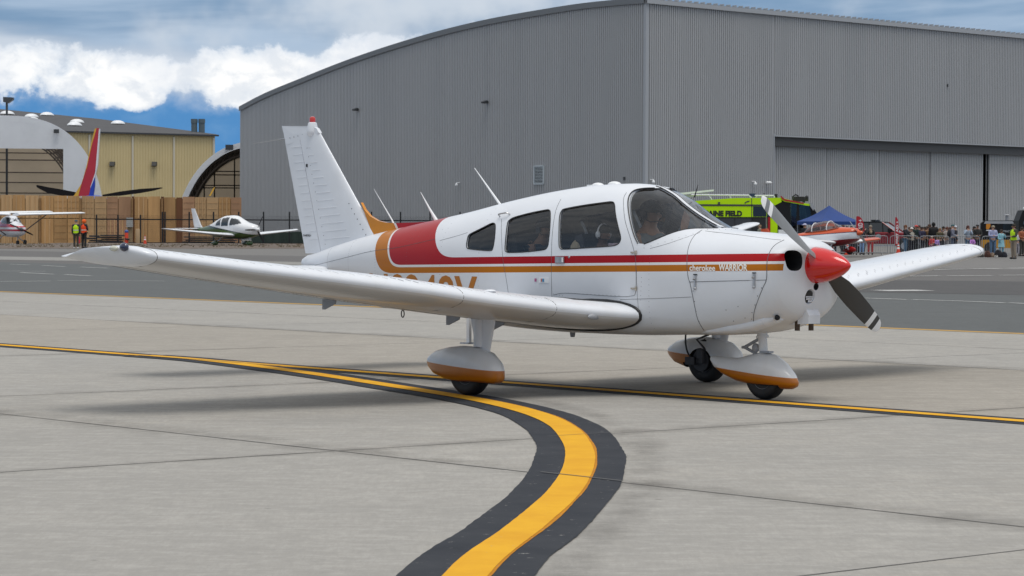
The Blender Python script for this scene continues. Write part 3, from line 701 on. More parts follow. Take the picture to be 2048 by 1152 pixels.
def shelter(name, label, cx, Y, r_, zt, depth, opening=None, ex=2.3):
    th = thing(name, label, 'fabric hangar', (cx, Y, 0)); P = arch_pts(0, r_, zt, ex); PI_ = arch_pts(0, r_*.93, zt*.95, ex)
    mb = MB(); V = []
    for x, z in P: V += [(x, 0, z), (x, depth, z)]
    mb.add(V, [(2*i, 2*i+1, 2*i+3, 2*i+2) for i in range(40)]); mb.build('roof_skin', FAB, th, smooth=True)
    mb = MB(); V = []
    for (x, z), (xi, zi) in zip(P, PI_): V += [(x, -.02, z), (xi, -.02, zi), (x, .02, z), (xi, .6, zi)]
    mb.add(V, [(4*i, 4*i+4, 4*i+5, 4*i+1) for i in range(40)]); mb.build('arch_band', FAB, th, fix=False)
    # dark lining just inside
    mb = MB(); mb.add([(x, depth-.1, z) for x, z in PI_], [tuple(range(41))]); mb.build('back_wall', FABI, th, fix=False)
    return th, P, PI_
th, P, PI_ = shelter('fabric_shelter', 'white fabric arched shelter with a square doorway at the far left', xat(12, 285), 285, (208-12)/FPX*285, zat(12, 231, 285), 30, ex=2.5)
YS = 285; ox = th.location.x
x1 = xat(125, YS)-ox; zt_ = zat(60, 297, YS); x0 = -x1-3
# front wall with square opening
mb = MB()
pts = [(x, z) for x, z in PI_ if x > x1]; mb.add([(x1, -.01, 0)]+[(x, -.01, z) for x, z in pts]+[(x1, -.01, interp(sorted((a, b) for a, b in PI_), x1)[0])], [tuple(range(len(pts)+2))])
pts = [(x, z) for x, z in PI_ if -20 < x <= x1]; mb.add([(x1, -.01, zt_), (x1, -.01, interp(sorted((a, b) for a, b in PI_), x1)[0])]+[(x, -.01, z) for x, z in pts]+[(pts[-1][0], -.01, zt_)], [tuple(range(len(pts)+3))])
mb.build('front_wall', FAB, th, fix=False)
def trusses(th, PI_, Ys, x_lo, x_hi, back_y, hz, vs_):
    for y in Ys:
        mb = MB(); pr_ = [(x*.985, y, z*.985) for x, z in PI_ if x_lo < x < x_hi]
        if len(pr_) < 2: continue
        mb.tube(pr_, .10, 5); mb.tube([(x*.93, y, z*.94) for x, _, z in pr_], .10, 5)
        for i in range(len(pr_)-1): mb.tube([pr_[i], (pr_[i+1][0]*.93, y, pr_[i+1][2]*.94)], .05, 4)
        mb.build('truss', TRS, th)
    for z in hz: MB().box((0, back_y, z), (2*abs(PI_[0][0])*.97 if z < 6 else 2*abs(PI_[0][0])*.8, .1, .13)).build('girt', TRS, th)
    for x in vs_:
        zz = interp(sorted((a, b) for a, b in PI_), x)[0]; MB().box((x, back_y-.15, zz/2), (.16, .2, zz)).build('column', TRS, th)
trusses(th, PI_, [6, 11, 16, 21, 26], -20, 20, 29.6, [zat(0, 345, 315), zat(0, 306, 315), zat(0, 320, 315), zat(0, 365, 315), zat(0, 386, 315)], [xat(16, 315)-ox, xat(62, 315)-ox, xat(88, 315)-ox, xat(-20, 315)-ox])
q = MB(); th.rotation_euler.z = R(12.5); p = at(111, 262, 285); q.box((p.x-ox, -.4, p.z), (.55, .4, .42)); q.build('lamp_box', DKTRIM, th)
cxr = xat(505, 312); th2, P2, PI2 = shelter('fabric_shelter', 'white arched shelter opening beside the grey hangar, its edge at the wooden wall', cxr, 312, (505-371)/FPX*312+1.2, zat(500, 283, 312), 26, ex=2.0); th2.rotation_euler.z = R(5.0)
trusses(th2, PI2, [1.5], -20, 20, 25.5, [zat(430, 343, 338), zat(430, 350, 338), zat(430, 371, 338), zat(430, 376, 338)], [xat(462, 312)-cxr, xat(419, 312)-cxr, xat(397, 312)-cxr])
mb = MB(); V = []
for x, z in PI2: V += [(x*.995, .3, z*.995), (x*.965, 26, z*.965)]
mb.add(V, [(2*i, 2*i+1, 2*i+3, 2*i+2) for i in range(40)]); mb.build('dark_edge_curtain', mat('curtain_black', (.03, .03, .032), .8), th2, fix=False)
p = at(459, 295, 312); q = MB(); q.box((p.x-cxr, -.4, p.z), (.9, .5, .6)); q.build('lamp_box', DKTRIM, th2)

# ============================================================ AIRLINER TAIL
AT = 248
air = thing('airliner', 'airliner tail in red, yellow and blue rising above the wooden wall', 'airliner', (xat(182, AT), AT, 0))
def A(px, py, dy=0): p = at(px, py, AT+dy); return Vector((p.x-air.location.x, dy, p.z))
def slab3(pts, th_, name, m):
    mb = MB(); n = len(pts); V = [p+Vector((0, -th_, 0)) for p in pts]+[p+Vector((0, th_, 0)) for p in pts]
    mb.add(V, [tuple(range(n-1, -1, -1)), tuple(range(n, 2*n))]+[(i, (i+1) % n, n+(i+1) % n, n+i) for i in range(n)]); return mb.build(name, m, air)
slab3([A(156, 392), A(165, 362), A(174, 330), A(183, 290), A(191.5, 258), A(194, 256), A(199.5, 257), A(198, 275), A(193, 330), A(181, 392)], .14, 'fin', mat('airliner_red', (.50, .02, .03), .3, coat=.5, var=.1, scale=.5))
slab3([A(148, 392), A(163, 368), A(172, 340), A(180, 300), A(190, 258), A(194, 256), A(184, 290), A(174, 336), A(164, 366), A(157, 392)], .17, 'fin_leading_edge', mat('airliner_yellow', (.75, .42, .05), .35))
slab3([A(178, 392), A(182, 375), A(190, 355), A(190, 372), A(187, 392)], .18, 'rudder_base', mat('airliner_blue', (.02, .06, .42), .35))
slab3([A(181, 375), A(184, 366), A(191, 345), A(198.5, 258), A(200.5, 258), A(196, 330), A(191, 352), A(183, 375)], .16, 'fin_pinstripe', WPLAIN)
BLKM = mat('dark_airframe', (.018, .016, .017), .9, spec=.1)
def stabz(pts, name):
    mb = MB(); n = len(pts); V = []
    for p, t in pts: V += [p+Vector((0, -.1, 0)), p+Vector((0, -.1, -t)), p+Vector((0, 1.6, -t*.4))]
    mb.add(V, [(3*i, 3*i+3, 3*i+4, 3*i+1) for i in range(n-1)]+[(3*i+1, 3*i+4, 3*i+5, 3*i+2) for i in range(n-1)]+[(3*i, 3*i+2, 3*i+5, 3*i+3) for i in range(n-1)]); return mb.build(name, BLKM, air, fix=False)
stabz([(A(73, 370.5), .12), (A(76, 370), .28), (A(95, 374), .55), (A(125, 379), .6), (A(150, 384), .35), (A(162, 388), .2)], 'tailplane')
stabz([(A(205, 389.5), .15), (A(240, 383), .40), (A(280, 377.8), .40), (A(308, 376), .25), (A(322, 374.8), .08)], 'tailplane')
mb = MB(); rg = [section(-.35*k, .35*k, .35*k, 0, 2, 2, 20, 0) for k in (1, 1)]
fb = MB(); fb.ell((0, 2.0, A(180, 404).z-.6), (1.6, 7, 1.3), 20, 12); fb.build('fuselage', mat('airliner_body', (.03, .07, .35), .35), air, smooth=True)
a2 = thing('airliner_fin', 'thin yellow tail tip of another airliner inside the right fabric shelter', 'airplane tail', (xat(427, 262), 262, 0))
def A2(px, py): p = at(px, py, 262); return (p.x-a2.location.x, p.z)
MB().prism([A2(418, 392), A2(426, 377), A2(430, 374), A2(427, 382), A2(421.5, 392)], 'Y', -.1, .1).build('fin', mat('airliner_yellow', (.75, .42, .05), .35), a2)

# ============================================================ PLYWOOD WALL
PW = Vector((xat(-40, 222), 222, 0)); PE = Vector((xat(481.5, 216), 216, 0)); dp = PE-PW; LP = dp.length; dp.normalize()
ply = thing('plywood_wall', 'tall two-tier plywood wall behind the black mesh fence', 'wall', PW)
def plymat(name, c, d):
    m = mat(name, c, .75, var=.14, scale=1.2, rnd=.16, dirt=(d, 1.1, .55), aniso=(1.0, 1, .18)); return m
PLYS = [plymat('ply_honey', (.47, .265, .105), (.33, .165, .06)), plymat('ply_pale', (.54, .34, .165), (.42, .235, .10)), plymat('ply_pink', (.42, .235, .125), (.29, .145, .075)), plymat('ply_stained', (.16, .062, .022), (.07, .026, .012))]
STUD = mat('timber_stud', (.30, .17, .07), .8, var=.2, scale=2)
rp = random.Random(11)
brk = [-40, -18, 2, 25, 51, 78, 82, 108, 135, 160, 163, 189, 214, 237, 263, 269, 296, 321, 328, 352, 365, 390, 413, 438, 462, 484]
def kind(px):
    if 262 <= px < 268 or 352 <= px < 366: return 3
    if 321 <= px < 330: return 3
    if px < 160: return rp.choice([0, 0, 1])
    if px < 215: return 1
    if px < 262: return 2
    return rp.choice([2, 2, 1, 0])
for i in range(len(brk)-1):
    t0 = on_line(brk[i], PW, dp); t1 = on_line(brk[i+1], PW, dp); k = kind((brk[i]+brk[i+1])/2 if brk[i+1]-brk[i] > 8 else brk[i]+1)
    zt_ = zat(200, 390+brk[i]*.011+rp.uniform(-.8, .8), 219)
    zm = zat(200, 437.5+brk[i]*.004, 219)
    for z0, z1, dy in ((-.05, zm, 0), (zm+.06, zt_, .02)):
        mb = MB(); q0 = dp*(t0+.03); q1 = dp*(t1-.03); off = Vector((dp.y, -dp.x, 0))*(rp.uniform(0, .05)+(-.06 if k == 3 else 0))
        c_ = (q0+q1)/2+off; mb.box((c_.x, c_.y, (z0+z1)/2), ((q1-q0).length, .03, z1-z0), rz=math.atan2(dp.y, dp.x))
        mb.build('plywood_panel', PLYS[k], ply, fix=False)
        if k != 3 and (q1-q0).length > .7:
            zz = [(z0+z1)/2] if (brk[i] > 150) else []
            w = (q1-q0).length
            if 90 < brk[i] < 215 or brk[i] > 330:
                for f_ in (.22, .47, .74):
                    mb = MB(); mb.box((c_.x, c_.y-.03, z0+(z1-z0)*f_), (w*.86, .02, .035), rz=math.atan2(dp.y, dp.x)); mb.build('batten', PLYS[k], ply, fix=False)
            if brk[i] < 90 or rp.random() < .3:
                for u in (.32, .70):
                    mb = MB(); cc_ = q0.lerp(q1, u)+off; mb.box((cc_.x, cc_.y-.04, (z0+z1)/2), (.09, .05, z1-z0-.1), rz=math.atan2(dp.y, dp.x)); mb.build('stud', PLYS[1], ply, fix=False)
for px in (80.5, 161.5, 265, 325):
    t = on_line(px, PW, dp); q = dp*t+Vector((0, -.12, 0)); MB().box((q.x, q.y, 1.85), (.12, .12, 3.7)).build('post', STUD, ply)
q = dp*(LP/2); MB().box((q.x, q.y+.12, 1.84), (LP, .10, 3.66), rz=math.atan2(dp.y, dp.x)).build('backing_sheet', STUD, ply)

# ============================================================ BLACK MESH FENCE
FY = 209
fence = thing('mesh_fence', 'black steel mesh fence running in front of the plywood wall and hangar', 'fence', (0, FY, 0))
BM = mat('black_powdercoat', (.008, .008, .009), .45)
x0, x1 = xat(190, FY), xat(925, FY); zf = zat(200, 432, FY); zr = zat(200, 438.5, FY)
for px in (193, 236, 281, 325, 330, 378.5, 427, 477.5, 527, 579, 632, 743, 801, 860, 920):
    x = xat(px, FY); mb = MB(); top = zat(px, 430 if px < 320 else 424, FY)+.02; mb.box((x, 0, top/2), (.11, .11, top)); mb.build('fence_post', BM, fence)
for z in (zr, zat(200, 445, FY)*0+zr-.0):
    pass
MB().box(((x0+x1)/2, .0, zr), (x1-x0, .05, .09)).build('fence_rail', BM, fence)
MB().box(((x0+x1)/2, .0, .15), (x1-x0, .05, .06)).build('fence_rail', BM, fence)
mb = MB(); x = x0
while x < x1:
    mb.box((x, -.05, zf/2+.05), (.007, .007, zf)); x += .075
z = .15
while z < zf+.12:
    mb.box(((x0+x1)/2, -.055, z), (x1-x0, .005, .006)); z += .15
stuff(mb.build('wire_mesh', BM, fence, fix=False))
g0 = xat(503, FY+.6); g1 = xat(925, FY+.6)
scr = MB(); V = []
nn_ = 80
for i in range(nn_+1):
    x = g0+(g1-g0)*i/nn_; V += [(x, FY+.6+.05*math.sin(i*1.9), 0), (x, FY+.6+.06*math.sin(i*1.9+1), zat(500, 463.5, FY)+.03*math.sin(i*.8))]
scr.add(V, [(2*i, 2*i+2, 2*i+3, 2*i+1) for i in range(nn_)]); tag(scr.build('privacy_screen', mat('green_tarp', (.030, .052, .042), .7, var=.15, scale=1), smooth=True), 'dark green windscreen cloth tied low behind the mesh fence', 'tarp')
# stacked material behind the fence
def pile(px0, px1, zt_px, lab, n, seed):
    rq = random.Random(seed); Yp = FY+1.8; th = thing('material_pile', lab, 'material pile', ((xat(px0, Yp)+xat(px1, Yp))/2, Yp, 0)); w = xat(px1, Yp)-xat(px0, Yp); H_ = zat(300, zt_px, Yp)
    for i in range(n):
        z = H_*(i+.5)/n; mb = MB(); mb.box((rq.uniform(-.2, .2), rq.uniform(-.2, .2), z), (w*rq.uniform(.75, 1.0), 1.2, H_/n*.72)); mb.build('bundle', mat('pile_%d' % (i % 3), ((.035, .04, .047), (.05, .045, .045), (.018, .02, .024))[i % 3], .6, var=.3, scale=2), th)
pile(197, 250, 469.5, 'dark stack of boards behind the fence beside the two vested men', 5, 1)
pile(176, 197, 470.5, 'small dark stack of boards directly behind the orange-vested man', 4, 5)
pile(366, 476, 472, 'long low dark pile of material behind the green and white plane', 5, 2)
# ============================================================ THE WHITE LOW-WING AIRCRAFT (local: x forward, y left, z up)
AX, AY, ARZ = 0.7354, 23.8304, R(-45.6283)
plane = thing('light_aircraft', 'large white low-wing aircraft with red and orange stripes on the curved taxi line', 'airplane', (AX, AY, 0), ARZ)
_inv = Matrix.Rotation(-ARZ, 3, 'Z')
AC = _inv @ (CP-Vector((AX, AY, 0)))
def aray(px, py): return _inv @ ray(px, py)
def apt(px, py, y=None, x=None, z=None):
    d = aray(px, py)
    t = (y-AC.y)/d.y if y is not None else ((x-AC.x)/d.x if x is not None else (z-AC.z)/d.z)
    return AC+d*t
# stations: x, zb, zt, w, zm, nu, nl
FUS = [(-3.98, .985, 1.12, .045, 1.05, 2.0, 2.0), (-3.7, .95, 1.20, .10, 1.08, 2.1, 2.2), (-3.3, .89, 1.29, .18, 1.10, 2.1, 2.4), (-2.9, .825, 1.365, .255, 1.11, 2.15, 2.8),
       (-2.2, .705, 1.475, .385, 1.10, 2.2, 3.4), (-1.5, .60, 1.58, .49, 1.08, 2.3, 4.0), (-0.9, .54, 1.685, .548, 1.06, 2.45, 5), (-0.3, .512, 1.772, .568, 1.05, 2.55, 5.5),
       (0.1, .506, 1.81, .572, 1.05, 2.6, 6), (0.5, .506, 1.822, .572, 1.05, 2.6, 6), (0.75, .508, 1.797, .572, 1.05, 2.55, 6), (0.95, .512, 1.725, .570, 1.04, 2.5, 6),
       (1.11, .518, 1.625, .567, 1.03, 2.45, 5.5), (1.30, .525, 1.525, .564, 1.01, 2.45, 5), (1.50, .53, 1.445, .560, 1.0, 2.5, 4.5), (1.65, .532, 1.418, .557, 1.0, 2.55, 4),
       (2.0, .562, 1.398, .545, 0.99, 2.6, 3.2), (2.26, .62, 1.375, .515, 1.0, 2.6, 2.8), (2.38, .665, 1.355, .475, 1.02, 2.5, 2.5), (2.45, .71, 1.335, .425, 1.05, 2.4, 2.3),
       (2.495, .775, 1.31, .35, 1.08, 2.2, 2.1), (2.52, .87, 1.295, .245, 1.12, 2.0, 2.0), (2.53, .965, 1.285, .163, 1.13, 2.0, 2.0)]
def fst(x): return interp(FUS, x)
def fus_in(p):
    zb, zt, w, zm, nu, nl = fst(p.x)
    if p.x < -3.98 or p.x > 2.53: return False
    n, h = (nu, zt-zm) if p.z >= zm else (nl, zm-zb)
    return (abs(p.y)/w)**n+(abs(p.z-zm)/h)**n < 1
def fus_y(x, z):
    zb, zt, w, zm, nu, nl = fst(x); n, h = (nu, zt-zm) if z >= zm else (nl, zm-zb); q = abs(z-zm)/h
    return w*(1-min(q, 1)**n)**(1/n)
def hit(px, py, off=0.0):
    d = aray(px, py); t0 = (-0.75-AC.y)/d.y; t1 = (0.6-AC.y)/d.y; N_ = 220; pt = t0; ok = False
    for i in range(N_+1):
        t = t0+(t1-t0)*i/N_
        if fus_in(AC+d*t): ok = True; break
        pt = t
    if not ok:   # grazing: nearest approach is the silhouette; fall back to centre plane
        return apt(px, py, y=-0.02)
    lo, hi = pt, t
    for _ in range(14):
        mi_ = (lo+hi)/2
        if fus_in(AC+d*mi_): hi = mi_
        else: lo = mi_
    return AC+d*(lo-off)
def body_loft(x0, x1, step=0.05, shrink=0.0, N=64):
    xs = sorted(set([x0, x1]+[s[0] for s in FUS if x0 < s[0] < x1]+[x0+step*i for i in range(1, int((x1-x0)/step)) ]))
    rings = []
    for x in xs:
        zb, zt, w, zm, nu, nl = fst(x); rings.append(section(zb+shrink, zt-shrink, max(w-shrink, .01), zm, nu, nl, N, x))
    return loft(rings)

# ---- livery: stripes are flat print, bounded in aircraft coordinates
def livery(name, front=False):
    m = bpy.data.materials.new(name); m.use_nodes = True; nt = m.node_tree; N = nt.nodes; L = nt.links; b = N['Principled BSDF']
    def M(op, *a):
        n = N.new('ShaderNodeMath'); n.operation = op
        for i, v in enumerate(a):
            if isinstance(v, (int, float)): n.inputs[i].default_value = v
            else: L.new(v, n.inputs[i])
        return n.outputs[0]
    tc = N.new('ShaderNodeTexCoord'); sp = N.new('ShaderNodeSeparateXYZ'); L.new(tc.outputs['Object'], sp.inputs[0]); X, _, Z = sp.outputs
    xc = M('SUBTRACT', X, 0.0)
    # horizontal boundaries rise gently forward
    rise = M('MULTIPLY', M('ADD', xc, 1.0), 0.0195)
    def below(z0): return M('SUBTRACT', M('ADD', rise, z0), Z)          # >0 below the boundary
    def aft(x0, z0, sl): return M('SUBTRACT', M('ADD', x0, M('MULTIPLY', M('SUBTRACT', Z, z0), sl)), X)   # >0 aft of a slanted line
    def inside(a, b_, k): return M('LESS_THAN', M('MAXIMUM', M('SMOOTH_MAX', a, b_, k), M('SUBTRACT', X, 2.484)), 0.0)
    o_in = inside(below(1.022), aft(-2.63, 1.25, -0.30), 0.32)
    r_w = inside(below(1.077), aft(-2.41, 1.25, -0.42), 0.22)      # white pinstripe starts
    r_in = inside(below(1.099), aft(-2.38, 1.25, -0.42), 0.20)
    w_in = inside(below(1.163), aft(-1.62, 1.30, -0.60), 0.30)      # white again above the red
    nz = N.new('ShaderNodeTexNoise'); nz.inputs['Scale'].default_value = 2.5; nz.inputs['Detail'].default_value = 7; L.new(tc.outputs['Object'], nz.inputs['Vector'])
    mr = N.new('ShaderNodeMapRange'); L.new(nz.outputs['Fac'], mr.inputs[0]); mr.inputs[1].default_value = 0.45; mr.inputs[2].default_value = 0.8; mr.inputs[4].default_value = 0.30
    def mx(f, a, c):
        n = N.new('ShaderNodeMix'); n.data_type = 'RGBA'; L.new(f, n.inputs[0])
        for i, v in ((6, a), (7, c)):
            if isinstance(v, tuple): n.inputs[i].default_value = (*v, 1)
            else: L.new(v, n.inputs[i])
        return n.outputs[2]
    white = mx(mr.outputs[0], (0.72, 0.74, 0.775), (0.58, 0.59, 0.60))
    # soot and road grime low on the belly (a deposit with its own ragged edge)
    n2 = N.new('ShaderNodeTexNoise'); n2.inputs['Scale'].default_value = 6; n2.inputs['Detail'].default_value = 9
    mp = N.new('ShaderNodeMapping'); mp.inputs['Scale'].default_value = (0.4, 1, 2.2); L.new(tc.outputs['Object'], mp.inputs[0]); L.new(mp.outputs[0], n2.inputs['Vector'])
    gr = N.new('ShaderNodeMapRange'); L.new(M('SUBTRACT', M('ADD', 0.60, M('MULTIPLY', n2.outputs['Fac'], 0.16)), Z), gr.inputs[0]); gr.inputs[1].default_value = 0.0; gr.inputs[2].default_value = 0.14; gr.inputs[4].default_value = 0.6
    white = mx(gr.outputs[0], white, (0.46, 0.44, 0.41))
    c = mx(o_in, white, (0.45, 0.145, 0.002)); c = mx(r_w, c, (0.72, 0.72, 0.73)); c = mx(r_in, c, (0.36, 0.002, 0.005)); c = mx(w_in, c, white)
    L.new(c, b.inputs['Base Color']); b.inputs['Roughness'].default_value = 0.3; b.inputs['Coat Weight'].default_value = 0.08; b.inputs['Specular IOR Level'].default_value = 0.22; b.inputs['Coat Roughness'].default_value = 0.08
    bp = N.new('ShaderNodeBump'); bp.inputs['Strength'].default_value = 0.11; bp.inputs['Distance'].default_value = 0.02
    n3 = N.new('ShaderNodeTexNoise'); n3.inputs['Scale'].default_value = 3.5; n3.inputs['Detail'].default_value = 2; L.new(tc.outputs['Object'], n3.inputs['Vector'])
    L.new(n3.outputs['Fac'], bp.inputs['Height']); L.new(bp.outputs[0], b.inputs['Normal'])
    return m
LIV = livery('striped_livery')
INT = mat('cabin_lining', (0.55, 0.51, 0.44), 0.85, var=0.15, scale=10)
INTD = mat('dark_upholstery', (0.035, 0.035, 0.04), 0.8, var=0.3, scale=12)

# window outlines in photo pixels, taken to the body surface
def hits(pts, n=6, closed=True): return [hit(p.x, p.y) for p in spline([(a, b, 0) for a, b in pts], n, closed)]
W_DOOR = [(1118, 488), (1118, 462), (1119, 435), (1123, 422), (1132, 417), (1170, 410), (1210, 404.5), (1224, 403.5), (1229, 409), (1231, 428), (1236, 452), (1241, 472), (1240, 483), (1232, 490), (1215, 493), (1170, 496), (1128, 498.5), (1120, 496)]
W_MID = [(1010, 497), (1012, 470), (1015, 447), (1019, 440), (1030, 434), (1060, 426), (1090, 420), (1098, 420), (1101, 427), (1100, 455), (1097, 485), (1094, 495), (1085, 500), (1050, 504), (1020, 505), (1012, 503)]
W_REAR = [(933.5, 494), (934, 482), (937, 471), (944, 466), (965, 455.5), (982, 447), (989, 447), (991, 455), (989, 480), (986, 496), (982, 501), (968, 501), (940, 498)]
W_SCR = [(1276, 487), (1268, 470), (1260, 440), (1256, 412), (1257, 396), (1262, 386), (1272, 379), (1290, 376), (1311, 375.5), (1328, 381), (1350, 393), (1380, 411), (1405, 430), (1422, 443), (1433, 454.5), (1418, 456.5), (1385, 457), (1360, 461), (1335, 469), (1305, 481), (1288, 488)]
outer = body_loft(-3.98, 1.6205).build('fuselage', LIV, plane)
outer.data.materials.append(INT)
cav = MB(); rings = []
xs = [-1.45+0.09*i for i in range(34)]
for x in xs:
    x = min(x, 1.50); zb, zt, w, zm, nu, nl = fst(x); rings.append(section(max(zb, .5)+.10, zt-.022, w-.028, zm, nu, nl, 48, x))
rings = [r_ for i, r_ in enumerate(rings) if i == 0 or r_[0].x > rings[i-1][0].x+1e-4]
cv = loft(rings).build('cut', INT, fix=True)
outer = boolean(outer, cv)
def cut_prism(poly, y0=-0.75, y1=0.75, m=SEAL):
    mb = MB(); mb.prism(poly, 'Y', y0, y1); return mb.build('cut', m)
def xz(pts): return [(p.x, p.z) for p in pts]
glass_sets = []
for nm, W in (('door_window', W_DOOR), ('cabin_window', W_MID), ('quarter_window', W_REAR)):
    H = hits(W, 4); poly = xz(H); glass_sets.append((nm, H, poly))
    outer = boolean(outer, cut_prism(poly))
HS = hits(W_SCR, 4)
# windscreen opening in side view: rear edge + bottom edge, closed above the roof
top_i = [p for p in hits([(1276, 487), (1268, 470), (1260, 440), (1256, 412), (1257, 396), (1262, 386), (1272, 379.5), (1290, 376.5), (1309, 376)], 4, False)]
bot_i = [p for p in hits([(1288, 488), (1305, 481.5), (1335, 469), (1360, 461), (1385, 457), (1418, 456.5), (1436, 456)], 4, False)]
scr_poly = [(p.x, p.z) for p in top_i]
scr_poly += [(scr_poly[-1][0]-0.005, 1.95), (bot_i[-1].x+.012, 1.95)]
scr_poly += [(p.x, p.z) for p in reversed(bot_i)]
outer = boolean(outer, cut_prism(scr_poly))
shade(outer.data, 32)
# glass: pieces of the same surface set 12 mm in, reaching a little under the skin
def in_poly(x, z, poly):
    c = False; n = len(poly); j = n-1
    for i in range(n):
        xi, zi = poly[i]; xj, zj = poly[j]
        if (zi > z) != (zj > z) and x < (xj-xi)*(z-zi)/(zj-zi)+xi: c = not c
        j = i
    return c
def grow(poly, d):
    cx = sum(p[0] for p in poly)/len(poly); cz = sum(p[1] for p in poly)/len(poly)
    return [(cx+(p[0]-cx)*(1+d/max(math.hypot(p[0]-cx, p[1]-cz), .01)), cz+(p[1]-cz)*(1+d/max(math.hypot(p[0]-cx, p[1]-cz), .01))) for p in poly]
def glass_patch(name, poly, side, m, st=0.02):
    gp = grow(poly, 0.022); x0 = min(p[0] for p in gp); x1 = max(p[0] for p in gp); z0 = min(p[1] for p in gp); z1 = max(p[1] for p in gp)
    nx = int((x1-x0)/st)+1; nz_ = int((z1-z0)/st)+1; mb = MB(); idx = {}
    def vid(i, j):
        if (i, j) not in idx:
            x = x0+i*st; z = z0+j*st; idx[(i, j)] = len(mb.v); mb.v.append((x, side*(fus_y(x, z)-.012), z))
        return idx[(i, j)]
    for i in range(nx):
        for j in range(nz_):
            if in_poly(x0+(i+.5)*st, z0+(j+.5)*st, gp):
                mb.f.append((vid(i, j), vid(i+1, j), vid(i+1, j+1), vid(i, j+1))); mb.mi.append(0)
    o = mb.build(name, m, plane, smooth=True, angle=180)
    return o
for nm, H, poly in glass_sets:
    for s in (-1, 1):
        glass_patch(nm, poly, s, GLASSD if nm == 'quarter_window' else (GLASS if nm == 'door_window' or s > 0 else GLASSD))
# windscreen glass: the body rings between the outline, inset
gs = grow(scr_poly, 0.0); mb = MB(); idx = {}; st = 0.02; NS = 72
def wring(x):
    zb, zt, w, zm, nu, nl = fst(x); return section(zb+.012, zt-.012, w-.012, zm, nu, nl, NS, x)
gx = [0.70+st*i for i in range(43)]; ring_c = [wring(x) for x in gx]
def vid2(i, k):
    k %= NS
    if (i, k) not in idx: idx[(i, k)] = len(mb.v); mb.v.append(tuple(ring_c[i][k]))
    return idx[(i, k)]
big = [(p[0]-0.03 if p[0] < 1.2 else p[0]+.02, p[1]-0.03) if p[1] < 1.9 else p for p in scr_poly]
for i in range(len(gx)-1):
    for k in range(NS//2):
        c_ = (ring_c[i][k]+ring_c[i+1][(k+1) % NS])/2
        if c_.z > 1.15 and in_poly(c_.x, c_.z, big): mb.f.append((vid2(i, k), vid2(i+1, k), vid2(i+1, k+1), vid2(i, k+1))); mb.mi.append(0)
WSG = glass_mat('windscreen_glass', (0.93, 0.95, 0.95), 0.005)
mb.build('windscreen', WSG, plane, smooth=True, angle=180)
# centre post and surround seals
post = [Vector((x, 0, fst(x)[1]+.004)) for x in [0.76+0.05*i for i in range(16)]]
pb = MB()
for i in range(len(post)-1):
    a, b_ = post[i], post[i+1]
    for (w0, z0) in ((0.022, 0.0),):
        pb.add([(a.x, -w0, a.z-.02), (a.x, w0, a.z-.02), (a.x, w0, a.z), (a.x, -w0, a.z), (b_.x, -w0, b_.z-.02), (b_.x, w0, b_.z-.02), (b_.x, w0, b_.z), (b_.x, -w0, b_.z)],
               [(0, 1, 5, 4), (1, 2, 6, 5), (2, 3, 7, 6), (3, 0, 4, 7)])
pb.build('windscreen_post', WHITE, plane)
sb = MB()
for s in (-1, 1): sb.tube([Vector((p.x, s*0.026, p.z-.002)) for p in post[:-1]], .005, 5)
def mirr(pts, s): return [Vector((p.x, p.y*(-s), p.z)) for p in pts]      # s=-1 keeps the near side
for s in (-1, 1):
    sb.tube(mirr(top_i, s), .006, 6); sb.tube(mirr(bot_i, s), .005, 6)
    for nm, H, poly in glass_sets: sb.tube(mirr(H, s), .0045, 6, closed=True)
sb.build('window_seal', SEAL, plane, smooth=True)
# ---- cowling
cow = body_loft(1.6207, 2.53, .04, N=72).build('cowling', LIV, plane)
cow.data.materials.append(mat('cowl_black', (0.006, 0.006, 0.007), 0.9))
CB = MATS['cowl_black']
for s in (-1, 1):
    c_ = MB(); ring = []
    for x, k in ((2.22, .92), (2.72, 1.0)):
        ring.append([Vector((x, s*.262+q.y*k*1.0, 1.172+q.z*k)) for q in section(-.088, .088, .088, 0, 2.6, 2.6, 28)])
    cc = loft(ring).build('cut', CB); cow = boolean(cow, cc)
LLP = hit(1622, 594); cc = MB().ell((LLP.x+.02, LLP.y-.012, LLP.z), (.085, .062, .066), 20, 12).build('cut', LIV); cow = boolean(cow, cc)      # landing light pocket
cc = MB().ell((2.535, -.0, .955), (.05, .034, .03), 16, 8).build('cut', CB); cow = boolean(cow, cc)
shade(cow.data, 35)
lt = MB(); lm = Matrix.Rotation(R(18), 3, 'Y') @ Matrix.Rotation(R(0), 3, 'Z')
lt.lathe([(.052, -.02), (.056, .0), (.056, .012), (.047, .014)], (LLP.x-.035, LLP.y-.004, LLP.z), 'X', 24, M=lm)
led = lt.build('landing_light', SEAL, plane, smooth=True)
lb = MB()
for i in range(-2, 3):
    for j in range(-2, 3):
        if i*i+j*j <= 5: lb.ell(Vector((LLP.x-.018, LLP.y-.004+i*.017, LLP.z+j*.017))-Vector((j*.005, 0, 0)), (.006, .0075, .0075), 8, 5)
lb.build('lens', mat('led_lens', (0.85, 0.87, 0.9), 0.25, metal=0.2), led, smooth=True)
# intake scoop, exhaust stacks below the chin
xb = MB(); xb.prism([(2.16, .62), (2.20, .72), (2.47, .80), (2.515, .72), (2.51, .650), (2.40, .645)], 'Y', -.075, .075)
xb.build('air_intake_box', WHITE, plane)
for y in (-.06, .07):
    e = MB(); e.lathe([(.022, 0), (.022, .09), (.017, .09), (.017, .01)], (2.40+y*.3, y, .59), 'Z', 12); e.build('exhaust_stack', mat('exhaust_metal', (0.10, 0.07, 0.05), 0.6, metal=0.5, var=0.4, scale=30), plane, smooth=True)
